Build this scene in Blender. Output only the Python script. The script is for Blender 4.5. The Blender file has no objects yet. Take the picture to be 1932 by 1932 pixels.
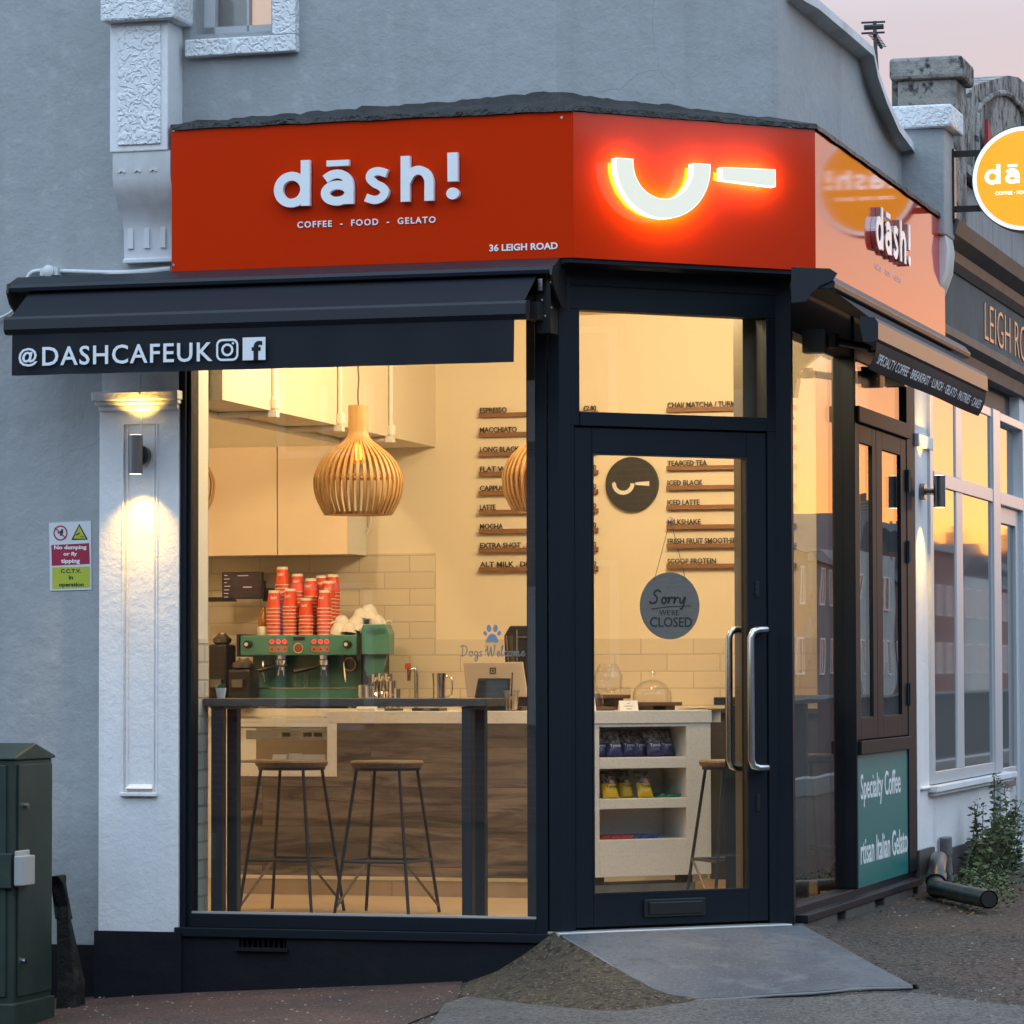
import bpy, bmesh, math, random
from mathutils import Vector, Matrix, noise
R_ = math.radians
rnd = random.Random(7)
SC = bpy.context.scene
COL = SC.collection
FPX, ZE, HOR = 6835.0, 1.5, 1266.0

# ---------------------------------------------------------------- camera
cd = bpy.data.cameras.new('camera')
cam = bpy.data.objects.new('camera', cd); COL.objects.link(cam)
PITCH, ROLL = math.atan(300/FPX), -.0025
C_F = Vector((0, math.cos(PITCH), math.sin(PITCH))); C_U0 = Vector((0, -math.sin(PITCH), math.cos(PITCH))); C_R0 = Vector((1, 0, 0))
C_R = C_R0*math.cos(ROLL)+C_U0*math.sin(ROLL); C_U = C_U0*math.cos(ROLL)-C_R0*math.sin(ROLL)
cam.matrix_world = Matrix(((C_R.x, C_U.x, -C_F.x, 0), (C_R.y, C_U.y, -C_F.y, 0), (C_R.z, C_U.z, -C_F.z, ZE), (0, 0, 0, 1)))
def ray(u, v):
    d = C_F*FPX+C_R*(u-966)-C_U*(v-966)
    return d/d.y
cd.sensor_width = 36; cd.lens = 36*FPX/1932
cd.clip_start = 0.1; cd.clip_end = 2000
SC.camera = cam
# ---------------------------------------------------------------- sky
SUN_AZ = 34
W = bpy.data.worlds.new("World"); SC.world = W; W.use_nodes = True
nt = W.node_tree; N = nt.nodes; LK = nt.links; N.clear()
def wn(t, **k):
    n = N.new(t)
    for a, b in k.items(): setattr(n, a, b)
    return n
def wmath(op, a, b=None, c=None, clamp=False):
    n = wn('ShaderNodeMath', operation=op, use_clamp=clamp)
    for i, v in enumerate((a, b, c)):
        if v is None: continue
        if isinstance(v, (int, float)): n.inputs[i].default_value = v
        else: LK.new(v, n.inputs[i])
    return n.outputs[0]
tc = wn('ShaderNodeTexCoord'); sep = wn('ShaderNodeSeparateXYZ'); LK.new(tc.outputs['Generated'], sep.inputs[0])
zz = sep.outputs[2]
dotv = wmath('ADD', wmath('MULTIPLY', sep.outputs[0], math.sin(R_(SUN_AZ))), wmath('MULTIPLY', sep.outputs[1], math.cos(R_(SUN_AZ))))
mr = wn('ShaderNodeMapRange', interpolation_type='SMOOTHSTEP'); LK.new(dotv, mr.inputs[0])
mr.inputs[1].default_value = -0.15; mr.inputs[2].default_value = 0.92
mp = wn('ShaderNodeMapping'); LK.new(tc.outputs['Generated'], mp.inputs[0]); mp.inputs['Scale'].default_value = (2.2, 2.2, 26)
nz = wn('ShaderNodeTexNoise'); LK.new(mp.outputs[0], nz.inputs['Vector']); nz.inputs['Scale'].default_value = 2.4; nz.inputs['Detail'].default_value = 5
zc = wmath('ADD', zz, wmath('MULTIPLY', wmath('SUBTRACT', nz.outputs[0], 0.5), 0.035))
def ramp(inp, stops):
    r = wn('ShaderNodeValToRGB'); LK.new(inp, r.inputs[0]); e = r.color_ramp.elements
    while len(e) < len(stops): e.new(0.5)
    for el, (p, c) in zip(e, stops): el.position = p; el.color = (*c, 1)
    return r.outputs[0]
warm = ramp(zc, [(0.0, (1.2, .58, .26)), (.035, (1.75, .66, .25)), (.058, (1.45, .56, .38)), (.088, (.88, .46, .42)), (.12, (.66, .47, .52)), (.17, (.56, .49, .575)), (.30, (.84, .92, 1.12)), (1.0, (1.34, 1.72, 2.22))])
cool = ramp(zz, [(0.0, (.64, .72, .86)), (.1, (.92, 1.12, 1.38)), (.3, (1.48, 1.90, 2.42)), (1.0, (1.34, 1.72, 2.22))])
mx = wn('ShaderNodeMix', data_type='RGBA'); LK.new(mr.outputs[0], mx.inputs[0]); LK.new(cool, mx.inputs[6]); LK.new(warm, mx.inputs[7])
bg = wn('ShaderNodeBackground'); LK.new(mx.outputs[2], bg.inputs[0]); bg.inputs[1].default_value = 1.0
sky = wn('ShaderNodeTexSky', sky_type='NISHITA', sun_disc=False, sun_elevation=R_(2), sun_rotation=R_(SUN_AZ))
bg2 = wn('ShaderNodeBackground'); LK.new(sky.outputs[0], bg2.inputs[0]); bg2.inputs[1].default_value = 0.05
ad = wn('ShaderNodeAddShader'); LK.new(bg.outputs[0], ad.inputs[0]); LK.new(bg2.outputs[0], ad.inputs[1])
wo = wn('ShaderNodeOutputWorld'); LK.new(ad.outputs[0], wo.inputs[0])
# low sun, almost gone, behind the roofs of the side street
sl = bpy.data.lights.new('sun', 'SUN'); sl.energy = 0.25; sl.angle = R_(6); sl.color = (1, .62, .36)
so = bpy.data.objects.new('sun', sl); COL.objects.link(so)
so.rotation_euler = (R_(90-3), 0, R_(180-SUN_AZ))
SC.view_settings.view_transform = 'Standard'; SC.view_settings.look = 'None'
SC.view_settings.exposure = 0; SC.view_settings.gamma = 1
SC.render.engine = 'CYCLES'
cy = SC.cycles
cy.use_denoising = True; cy.max_bounces = 8; cy.diffuse_bounces = 4; cy.glossy_bounces = 4; cy.transmission_bounces = 4
cy.transparent_max_bounces = 24; cy.caustics_reflective = False; cy.caustics_refractive = False
cy.sample_clamp_indirect = 6

# ---------------------------------------------------------------- frames of reference
def proj(p):
    d = Vector(p)-Vector((0, 0, ZE)); w = d.dot(C_F); return 966+FPX*d.dot(C_R)/w, 966-FPX*d.dot(C_U)/w
class Frame:
    def __init__(s, ox, oy, deg):
        s.ox, s.oy, s.deg = ox, oy, deg; s.c = math.cos(R_(deg)); s.s = math.sin(R_(deg))
    def w(s, x, y, z=0): return Vector((s.ox+x*s.c-y*s.s, s.oy+x*s.s+y*s.c, z))
    def loc(s, p):
        dx, dy = p[0]-s.ox, p[1]-s.oy
        return (dx*s.c+dy*s.s, -dx*s.s+dy*s.c)
    def at(s, u, v, y):                 # where the line of sight meets the plane y (metres behind the facade line)
        d = ray(u, v)
        x = (d.x*(s.oy+y*s.c)-s.ox+y*s.s)/(s.c-d.x*s.s)
        Y = s.oy+x*s.s+y*s.c
        return x, ZE+d.z*Y
    def x(s, u, y, v=1200): return s.at(u, v, y)[0]
    def z(s, u, v, y): return s.at(u, v, y)[1]
WF = Frame(0, 0, 0)
L = Frame(.195, 15.0, -16.24)
D = Frame(.195, 15.0, 26.8)
P2 = D.w(1.118, 0)
R = Frame(P2.x, P2.y, 73.76)
def corner(F1, y1, F2, y2):
    a = F1.w(0, y1); d1 = Vector((F1.c, F1.s)); b = F2.w(0, y2); d2 = Vector((F2.c, F2.s))
    den = d1.x*d2.y-d1.y*d2.x
    t = ((b.x-a.x)*d2.y-(b.y-a.y)*d2.x)/den
    return (a.x+d1.x*t, a.y+d1.y*t)
def ground_z(X, Y):
    xs = max(-3.0, min(1.4, X)); c = max(0, min(1, (xs+.5)/1.7)); c = .027+.063*c
    ys = max(12.3, min(15.7, Y))
    return .20+.075*(xs+.4)+c*(ys-15.2)
def ghit(u, v):
    Y = 15.0; d = ray(u, v)
    for _ in range(40):
        z = ground_z(d.x*Y, Y); Y = .5*Y+.5*(z-ZE)/d.z
    return (d.x*Y, Y)

# ---------------------------------------------------------------- mesh builder
ROOTINFO = {}
class MB:
    def __init__(s, F=WF): s.F = F; s.v = []; s.f = []; s.m = []; s.mi = 0
    def face(s, pts):
        n = len(s.v); s.v += [s.F.w(*p) for p in pts]; s.f.append(tuple(range(n, n+len(pts)))); s.m.append(s.mi)
    def raw(s, pts, faces):
        n = len(s.v); s.v += [s.F.w(*p) for p in pts]
        for f in faces: s.f.append(tuple(i+n for i in f)); s.m.append(s.mi)
        return s
    def box(s, x0, x1, y0, y1, z0, z1):
        if x0 > x1: x0, x1 = x1, x0
        if y0 > y1: y0, y1 = y1, y0
        if z0 > z1: z0, z1 = z1, z0
        p = [(x0,y0,z0),(x1,y0,z0),(x1,y1,z0),(x0,y1,z0),(x0,y0,z1),(x1,y0,z1),(x1,y1,z1),(x0,y1,z1)]
        return s.raw(p, [(3,2,1,0),(4,5,6,7),(0,1,5,4),(1,2,6,5),(2,3,7,6),(3,0,4,7)])
    def prism(s, a, b):                  # two matching loops
        n = len(a); p = list(a)+list(b)
        return s.raw(p, [tuple(reversed(range(n))), tuple(range(n, 2*n))]+[(i, (i+1) % n, n+(i+1) % n, n+i) for i in range(n)])
    def pxy(s, pl, z0, z1):
        if sum(pl[i][0]*pl[(i+1) % len(pl)][1]-pl[(i+1) % len(pl)][0]*pl[i][1] for i in range(len(pl))) < 0: pl = pl[::-1]
        return s.prism([(x, y, z0) for x, y in pl], [(x, y, z1) for x, y in pl])
    def pxz(s, pl, y0, y1):              # outline seen from the front, y0 the front face
        if sum(pl[i][0]*pl[(i+1) % len(pl)][1]-pl[(i+1) % len(pl)][0]*pl[i][1] for i in range(len(pl))) > 0: pl = pl[::-1]
        return s.prism([(x, max(y0, y1), z) for x, z in pl][::-1], [(x, min(y0, y1), z) for x, z in pl][::-1])
    def pyz(s, pl, x0, x1):
        if sum(pl[i][0]*pl[(i+1) % len(pl)][1]-pl[(i+1) % len(pl)][0]*pl[i][1] for i in range(len(pl))) < 0: pl = pl[::-1]
        return s.prism([(min(x0, x1), y, z) for y, z in pl], [(max(x0, x1), y, z) for y, z in pl])
    def tube(s, pts, r, seg=10, caps=True):
        pts = [Vector(p) for p in pts]; rs = r if isinstance(r, (list, tuple)) else [r]*len(pts)
        ring = []; up = None
        for i, p in enumerate(pts):
            d = (pts[min(i+1, len(pts)-1)]-pts[max(i-1, 0)])
            if d.length < 1e-9: d = Vector((0, 0, 1))
            d.normalize()
            if up is None: up = d.orthogonal().normalized()
            up = (up-d*up.dot(d))
            up = up.normalized() if up.length > 1e-6 else d.orthogonal().normalized()
            sd = d.cross(up)
            ring.append([p+(up*math.cos(2*math.pi*k/seg)+sd*math.sin(2*math.pi*k/seg))*rs[i] for k in range(seg)])
        P = [tuple(q) for g in ring for q in g]; Fc = []
        for i in range(len(pts)-1):
            for k in range(seg):
                a = i*seg+k; b = i*seg+(k+1) % seg; Fc.append((a, b, b+seg, a+seg))
        if caps: Fc.append(tuple(reversed(range(seg)))); Fc.append(tuple(range((len(pts)-1)*seg, len(pts)*seg)))
        return s.raw(P, Fc)
    def lathe(s, cx, cy_, prof, seg=24, z0=0, closed=False):
        P = []; Fc = []
        for r, z in prof:
            for k in range(seg):
                a = 2*math.pi*k/seg; P.append((cx+r*math.cos(a), cy_+r*math.sin(a), z0+z))
        n = len(prof)
        for i in range(n-1 if not closed else n):
            j = (i+1) % n
            for k in range(seg):
                a = i*seg+k; b = i*seg+(k+1) % seg; c = j*seg+(k+1) % seg; d = j*seg+k
                Fc.append((a, b, c, d))
        if not closed:
            if prof[0][0] > 1e-5: Fc.append(tuple(reversed(range(seg))))
            if prof[-1][0] > 1e-5: Fc.append(tuple(range((n-1)*seg, n*seg)))
        return s.raw(P, Fc)
    def disc(s, cx, cz, r, y0, y1, seg=40, rz=None):
        rz = rz or r
        return s.pxz([(cx+r*math.cos(2*math.pi*k/seg), cz+rz*math.sin(2*math.pi*k/seg)) for k in range(seg)], y0, y1)
    def ring(s, cx, cz, ro, ri, y0, y1, seg=40, a0=0, a1=360, kx=1.0, kz=1.0):
        full = abs(a1-a0) >= 360
        n = seg if full else seg+1
        P = []
        for k in range(n):
            a = R_(a0+(a1-a0)*k/seg); c, q = math.cos(a), math.sin(a)
            for r in (ro, ri):
                for y in (y0, y1): P.append((cx+r*c*kx, y, cz+r*q*kz))
        Fc = []
        for k in range(seg):
            i = 4*k; j = 4*((k+1) % n)
            Fc += [(i, i+2, j+2, j), (i+1, j+1, j+3, i+3), (i, j, j+1, i+1), (i+2, i+3, j+3, j+2)]
        if not full: Fc += [(0, 1, 3, 2), (4*(n-1), 4*(n-1)+2, 4*(n-1)+3, 4*(n-1)+1)]
        return s.raw(P, Fc)
    def ribbon(s, pts, w, y0, y1, mp=lambda x, z: (x, z)):   # flat stroke of width w in the facade plane, y0 front
        n = len(pts); P = []
        for i in range(n):
            a = pts[max(i-1, 0)]; b = pts[min(i+1, n-1)]
            dx, dz = b[0]-a[0], b[1]-a[1]; l = math.hypot(dx, dz) or 1
            ww = (w[i] if isinstance(w, (list, tuple)) else w)/2
            nx, nz_ = -dz/l*ww, dx/l*ww
            for sx in (1, -1):
                X, Z = mp(pts[i][0]+sx*nx, pts[i][1]+sx*nz_)
                P.append((X, y0, Z)); P.append((X, y1, Z))
        Fc = []
        for i in range(n-1):
            a = 4*i; b = a+4
            Fc += [(a, a+2, b+2, b), (a+1, b+1, b+3, a+3), (a, b, b+1, a+1), (a+2, a+3, b+3, b+2)]
        Fc += [(0, 1, 3, 2), (4*(n-1), 4*(n-1)+2, 4*(n-1)+3, 4*(n-1)+1)]
        return s.raw(P, Fc)
    def build(s, name, mat, parent=None, smooth=False, bevel=0, sharp=40, fix=True):
        me = bpy.data.meshes.new(name)
        top = parent
        while top is not None and top.parent is not None: top = top.parent
        if top is not None: loc, ang = ROOTINFO[top.name]
        else:
            xs = [p.x for p in s.v]; ys = [p.y for p in s.v]; zs = [p.z for p in s.v]
            loc = Vector(((min(xs)+max(xs))/2, (min(ys)+max(ys))/2, min(zs))); ang = 0
        c, q = math.cos(-ang), math.sin(-ang)
        vs = []
        for p in s.v:
            d = p-loc; vs.append((d.x*c-d.y*q, d.x*q+d.y*c, d.z))
        me.from_pydata(vs, [], s.f)
        mats = mat if isinstance(mat, (list, tuple)) else [mat]
        for m_ in mats: me.materials.append(m_)
        if len(mats) > 1: me.polygons.foreach_set('material_index', s.m)
        if fix:
            bm = bmesh.new(); bm.from_mesh(me); bmesh.ops.recalc_face_normals(bm, faces=bm.faces); bm.to_mesh(me); bm.free()
        if smooth:
            me.polygons.foreach_set('use_smooth', [True]*len(me.polygons)); me.set_sharp_from_angle(angle=R_(sharp))
        o = bpy.data.objects.new(name, me); COL.objects.link(o)
        if parent is not None: o.parent = parent
        else: o.location = loc; ROOTINFO[o.name] = (loc, 0)
        if bevel:
            b = o.modifiers.new('bevel', 'BEVEL'); b.width = bevel; b.segments = 2; b.limit_method = 'ANGLE'; b.angle_limit = R_(40)
        return o
def tag(o, label, cat, group=None):
    o['label'] = label; o['category'] = cat
    if group: o['group'] = group
    return o
def struct(o): o['kind'] = 'structure'; return o
def thing(name, label, cat, F, x, y, z, group=None, rot=0):
    o = bpy.data.objects.new(name, None); COL.objects.link(o); o.empty_display_size = .1
    o.location = F.w(x, y, z); o.rotation_euler = (0, 0, R_(F.deg+rot))
    ROOTINFO[o.name] = (Vector(o.location), R_(F.deg+rot))
    return tag(o, label, cat, group)
def dup(root, F, x, y, z, label=None, rot=0, skip=()):
    r = root.copy(); COL.objects.link(r); r.location = F.w(x, y, z); r.rotation_euler = (0, 0, R_(F.deg+rot))
    if label: r['label'] = label
    for ch in list(root.children):
        if ch.name.split('.')[0] in skip: continue
        c = ch.copy(); COL.objects.link(c); c.parent = r
        for g in list(ch.children):
            d = g.copy(); COL.objects.link(d); d.parent = c
    return r
_tc = {}
def textmesh(body, bold=0.0, shear=0.0, space=1.0):
    k = (body, bold, shear, space)
    if k not in _tc:
        c = bpy.data.curves.new('t', 'FONT'); c.body = body; c.offset = bold; c.shear = shear; c.space_character = space
        c.resolution_u = 3
        o = bpy.data.objects.new('t', c); m = bpy.data.meshes.new_from_object(o)
        bm = bmesh.new(); bm.from_mesh(m); bmesh.ops.remove_doubles(bm, verts=bm.verts, dist=1e-5)
        vs = [(v.co.x, v.co.y) for v in bm.verts]; fs = [tuple(v.index for v in f.verts) for f in bm.faces]
        bm.verts.index_update()
        be = [tuple(v.index for v in e.verts) for e in bm.edges if len(e.link_faces) == 1]
        bm.free(); bpy.data.objects.remove(o); bpy.data.meshes.remove(m); bpy.data.curves.remove(c)
        x0 = min(p[0] for p in vs); x1 = max(p[0] for p in vs); z0 = min(p[1] for p in vs); z1 = max(p[1] for p in vs)
        _tc[k] = ([((p[0]-x0)/(x1-x0), (p[1]-z0)/(z1-z0)) for p in vs], fs, be)
    return _tc[k]
def text(mb, body, x0, x1, z0, z1, y, depth=.001, bold=0.0, shear=0.0, space=1.0, fn=None):
    vs, fs, be = textmesh(body, bold, shear, space)
    n = len(vs)
    A = [(x0+(x1-x0)*a, y-depth, z0+(z1-z0)*b) for a, b in vs]; B = [(x0+(x1-x0)*a, y, z0+(z1-z0)*b) for a, b in vs]
    if fn: A = [fn(*p) for p in A]; B = [fn(*p) for p in B]
    mb.raw(A+B, list(fs)+[(a, b, b+n, a+n) for a, b in be])
    return mb
def smooth_path(pts, n=6):
    out = []
    for i in range(len(pts)-1):
        p0 = pts[max(i-1, 0)]; p1 = pts[i]; p2 = pts[i+1]; p3 = pts[min(i+2, len(pts)-1)]
        for k in range(n):
            t = k/n
            out.append(tuple(.5*((2*b)+(-a+c)*t+(2*a-5*b+4*c-d)*t*t+(-a+3*b-3*c+d)*t**3) for a, b, c, d in zip(p0, p1, p2, p3)))
    return out+[tuple(pts[-1])]

# ---------------------------------------------------------------- materials
def mat(name, col, rough=.6, metal=0, spec=.5, coat=0, emit=None, es=0, bump=None, var=None, trans=0, spots=None, scl=None, streak=None, crack=None):
    m = bpy.data.materials.new(name); m.use_nodes = True
    n = m.node_tree.nodes; l = m.node_tree.links; b = n['Principled BSDF']
    b.inputs['Base Color'].default_value = (*col, 1); b.inputs['Roughness'].default_value = rough; b.inputs['Metallic'].default_value = metal
    b.inputs['Specular IOR Level'].default_value = spec; b.inputs['Coat Weight'].default_value = coat; b.inputs['Coat Roughness'].default_value = .04
    if emit: b.inputs['Emission Color'].default_value = (*emit, 1); b.inputs['Emission Strength'].default_value = es
    geo = n.new('ShaderNodeNewGeometry'); pos = geo.outputs['Position']
    if scl:
        mpn = n.new('ShaderNodeMapping'); mpn.inputs['Scale'].default_value = scl[:3]; l.new(pos, mpn.inputs[0])
        if len(scl) > 3: mpn.inputs['Rotation'].default_value = (0, 0, R_(scl[3])); mpn.vector_type = 'POINT'
        pos = mpn.outputs[0]
    last = None
    def noise_(sc, det=4, ro=.6):
        t = n.new('ShaderNodeTexNoise'); t.inputs['Scale'].default_value = sc; t.inputs['Detail'].default_value = det; t.inputs['Roughness'].default_value = ro
        l.new(pos, t.inputs['Vector']); return t.outputs[0]
    colout = None
    for (sc, c2, lo, hi) in ([var] if isinstance(var, tuple) else (var or [])):
        t = noise_(sc); mrr = n.new('ShaderNodeMapRange'); l.new(t, mrr.inputs[0]); mrr.inputs[1].default_value = lo; mrr.inputs[2].default_value = hi
        mix = n.new('ShaderNodeMix'); mix.data_type = 'RGBA'; l.new(mrr.outputs[0], mix.inputs[0])
        if colout is None: mix.inputs[6].default_value = (*col, 1)
        else: l.new(colout, mix.inputs[6])
        mix.inputs[7].default_value = (*c2, 1); colout = mix.outputs[2]
    def mixin(fac, c2):
        nonlocal colout
        mix = n.new('ShaderNodeMix'); mix.data_type = 'RGBA'; l.new(fac, mix.inputs[0])
        if colout is None: mix.inputs[6].default_value = (*col, 1)
        else: l.new(colout, mix.inputs[6])
        mix.inputs[7].default_value = (*c2, 1); colout = mix.outputs[2]
    if streak:                                         # rain streaks: noise drawn out downwards
        mp_ = n.new('ShaderNodeMapping'); mp_.inputs['Scale'].default_value = (streak[1], streak[1], streak[1]*.05); l.new(geo.outputs['Position'], mp_.inputs[0])
        t = n.new('ShaderNodeTexNoise'); t.inputs['Scale'].default_value = 1; t.inputs['Detail'].default_value = 5; l.new(mp_.outputs[0], t.inputs['Vector'])
        mrr = n.new('ShaderNodeMapRange'); l.new(t.outputs[0], mrr.inputs[0]); mrr.inputs[1].default_value = streak[2]; mrr.inputs[2].default_value = streak[3]; mrr.inputs[4].default_value = streak[4]; mixin(mrr.outputs[0], streak[0])
    if crack:                                          # hairline cracks, broken up by a mask
        t = n.new('ShaderNodeTexNoise'); t.inputs['Scale'].default_value = 2.5; t.inputs['Detail'].default_value = 3; l.new(geo.outputs['Position'], t.inputs['Vector'])
        va = n.new('ShaderNodeVectorMath'); va.operation = 'MULTIPLY_ADD'; l.new(t.outputs[1], va.inputs[0]); va.inputs[1].default_value = (.5, .5, .35); l.new(geo.outputs['Position'], va.inputs[2])
        v = n.new('ShaderNodeTexVoronoi'); v.feature = 'DISTANCE_TO_EDGE'; v.inputs['Scale'].default_value = crack[1]; l.new(va.outputs[0], v.inputs['Vector'])
        m1 = n.new('ShaderNodeMapRange'); l.new(v.outputs['Distance'], m1.inputs[0]); m1.inputs[1].default_value = 0; m1.inputs[2].default_value = crack[2]; m1.inputs[3].default_value = 1; m1.inputs[4].default_value = 0
        m2 = n.new('ShaderNodeMapRange'); l.new(noise_(1.3, 2), m2.inputs[0]); m2.inputs[1].default_value = .52; m2.inputs[2].default_value = .62
        mm_ = n.new('ShaderNodeMath'); mm_.operation = 'MULTIPLY'; l.new(m1.outputs[0], mm_.inputs[0]); l.new(m2.outputs[0], mm_.inputs[1]); mixin(mm_.outputs[0], crack[0])
    if colout is not None: l.new(colout, b.inputs['Base Color'])
    for (kind, sc, st, dist) in (bump or []):
        if kind == 'noise': h = noise_(sc, 5, .65)
        elif kind == 'soft': h = noise_(sc, 2, .5)
        elif kind == 'vor':
            t = n.new('ShaderNodeTexVoronoi'); t.feature = 'SMOOTH_F1'; t.inputs['Scale'].default_value = sc; l.new(pos, t.inputs['Vector']); h = t.outputs[0]
        elif kind == 'worm':
            t = n.new('ShaderNodeTexNoise'); t.inputs['Scale'].default_value = sc; t.inputs['Detail'].default_value = 1.5; t.inputs['Distortion'].default_value = 1.2; l.new(pos, t.inputs['Vector'])
            mrr = n.new('ShaderNodeMapRange'); mrr.interpolation_type = 'SMOOTHSTEP'; l.new(t.outputs[0], mrr.inputs[0]); mrr.inputs[1].default_value = .40; mrr.inputs[2].default_value = .60; h = mrr.outputs[0]
        bp = n.new('ShaderNodeBump'); bp.inputs['Strength'].default_value = st; bp.inputs['Distance'].default_value = dist; l.new(h, bp.inputs['Height'])
        if last: l.new(last, bp.inputs['Normal'])
        last = bp.outputs[0]
    if last: l.new(last, b.inputs['Normal'])
    m['b'] = 1
    return m
def glass(name, tint=(1, 1, 1), f0=.04, wob=0.0, glow=None):
    m = bpy.data.materials.new(name); m.use_nodes = True
    n = m.node_tree.nodes; l = m.node_tree.links; n.clear()
    o = n.new('ShaderNodeOutputMaterial'); mix = n.new('ShaderNodeMixShader'); t = n.new('ShaderNodeBsdfTransparent'); g = n.new('ShaderNodeBsdfGlossy')
    t.inputs[0].default_value = (*tint, 1); g.inputs['Roughness'].default_value = 0.0
    lw = n.new('ShaderNodeLayerWeight'); lw.inputs[0].default_value = .5
    p = n.new('ShaderNodeMath'); p.operation = 'POWER'; l.new(lw.outputs['Facing'], p.inputs[0]); p.inputs[1].default_value = 5
    q = n.new('ShaderNodeMath'); q.operation = 'MULTIPLY_ADD'; l.new(p.outputs[0], q.inputs[0]); q.inputs[1].default_value = 1-f0; q.inputs[2].default_value = f0
    if wob:
        geo = n.new('ShaderNodeNewGeometry'); tx = n.new('ShaderNodeTexNoise'); tx.inputs['Scale'].default_value = 1.6; tx.inputs['Detail'].default_value = 1; l.new(geo.outputs['Position'], tx.inputs['Vector'])
        bp = n.new('ShaderNodeBump'); bp.inputs['Strength'].default_value = wob; bp.inputs['Distance'].default_value = .01; l.new(tx.outputs[0], bp.inputs['Height']); l.new(bp.outputs[0], g.inputs['Normal'])
    l.new(q.outputs[0], mix.inputs[0]); l.new(t.outputs[0], mix.inputs[1]); l.new(g.outputs[0], mix.inputs[2]); l.new(mix.outputs[0], o.inputs[0])
    if glow:
        e = n.new('ShaderNodeEmission'); e.inputs[0].default_value = (*glow[:3], 1); e.inputs[1].default_value = glow[3]; a = n.new('ShaderNodeAddShader')
        l.new(mix.outputs[0], a.inputs[0]); l.new(e.outputs[0], a.inputs[1]); l.new(a.outputs[0], o.inputs[0])
    return m
def brickmat(name, c1, c2, mortar, bw, bh, ms, rough, axis_deg, bump=.5, rot90=True, var=None, offs=.5, noisecol=None):
    """bricks / tiles / planks laid on vertical faces (rot90) or on the floor, along the direction axis_deg"""
    m = bpy.data.materials.new(name); m.use_nodes = True
    n = m.node_tree.nodes; l = m.node_tree.links; b = n['Principled BSDF']; b.inputs['Roughness'].default_value = rough
    geo = n.new('ShaderNodeNewGeometry'); rt = n.new('ShaderNodeVectorRotate'); rt.rotation_type = 'Z_AXIS'; rt.inputs['Angle'].default_value = -R_(axis_deg)
    l.new(geo.outputs['Position'], rt.inputs['Vector'])
    sp = n.new('ShaderNodeSeparateXYZ'); cb = n.new('ShaderNodeCombineXYZ'); l.new(rt.outputs[0], sp.inputs[0])
    l.new(sp.outputs[0], cb.inputs[0]); l.new(sp.outputs[2 if rot90 else 1], cb.inputs[1])
    t = n.new('ShaderNodeTexBrick'); l.new(cb.outputs[0], t.inputs['Vector'])
    t.inputs['Color1'].default_value = (*c1, 1); t.inputs['Color2'].default_value = (*c2, 1); t.inputs['Mortar'].default_value = (*mortar, 1)
    t.inputs['Scale'].default_value = 1; t.inputs['Brick Width'].default_value = bw; t.inputs['Row Height'].default_value = bh
    t.inputs['Mortar Size'].default_value = ms; t.inputs['Mortar Smooth'].default_value = .3; t.offset = offs
    colo = t.outputs[0]
    if noisecol:
        mp_ = n.new('ShaderNodeMapping'); mp_.inputs['Scale'].default_value = noisecol[0]; l.new(cb.outputs[0], mp_.inputs[0])
        # shift the grain from plank to plank
        ns = n.new('ShaderNodeTexNoise'); ns.inputs['Scale'].default_value = 1; ns.inputs['Detail'].default_value = 6; ns.inputs['Roughness'].default_value = .65; ns.inputs['Distortion'].default_value = 1.0
        va = n.new('ShaderNodeVectorMath'); va.operation = 'MULTIPLY_ADD'; l.new(t.outputs[0], va.inputs[0]); va.inputs[1].default_value = (40, 25, 60); l.new(mp_.outputs[0], va.inputs[2])
        l.new(va.outputs[0], ns.inputs['Vector'])
        mrr = n.new('ShaderNodeMapRange'); l.new(ns.outputs[0], mrr.inputs[0]); mrr.inputs[1].default_value = noisecol[2]; mrr.inputs[2].default_value = noisecol[3]
        mix = n.new('ShaderNodeMix'); mix.data_type = 'RGBA'; l.new(mrr.outputs[0], mix.inputs[0]); l.new(colo, mix.inputs[6]); mix.inputs[7].default_value = (*noisecol[1], 1); colo = mix.outputs[2]
    l.new(colo, b.inputs['Base Color'])
    bp = n.new('ShaderNodeBump'); bp.inputs['Strength'].default_value = bump; bp.inputs['Distance'].default_value = .004; bp.invert = True; l.new(t.outputs['Fac'], bp.inputs['Height']); l.new(bp.outputs[0], b.inputs['Normal'])
    return m
M = {}
M['wall'] = mat('blue_grey_masonry_paint', (.35, .37, .38), .85, streak=((.27, .285, .29), 7, .50, .75, .55), crack=((.27, .285, .29), .9, .0035), bump=[('soft', 1.3, .4, .04), ('noise', 6, .55, .022), ('noise', 50, .4, .005)], var=[(1.1, (.315, .335, .345), .35, .7), (14, (.385, .405, .41), .55, .75)])
M['white'] = mat('white_masonry_paint', (.76, .77, .78), .75, streak=((.60, .61, .62), 9, .52, .78, .5), bump=[('noise', 5, .3, .02), ('noise', 34, .55, .006), ('noise', 110, .3, .002)], var=[(2.2, (.68, .69, .71), .4, .75)])
M['carved'] = mat('white_vermiculated_render', (.72, .74, .76), .75, bump=[('worm', 30, .55, .014), ('noise', 90, .3, .003)])
M['bracket'] = mat('weathered_white_paint', (.66, .67, .69), .8, bump=[('noise', 26, .35, .006)], var=[(4, (.52, .51, .50), .45, .7)], scl=(1, 1, .35))
M['black'] = mat('black_masonry_paint', (.0045, .0055, .0085), .75, spec=.25, bump=[('noise', 12, .4, .012), ('noise', 80, .3, .003)], var=[(5, (.009, .010, .012), .5, .75)])
M['navy'] = mat('anthracite_powder_coat', (.006, .0095, .015), .55, spec=.20, bump=[('noise', 420, .08, .0006)])
M['navyd'] = mat('black_window_gasket', (.004, .004, .005), .5)
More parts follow.
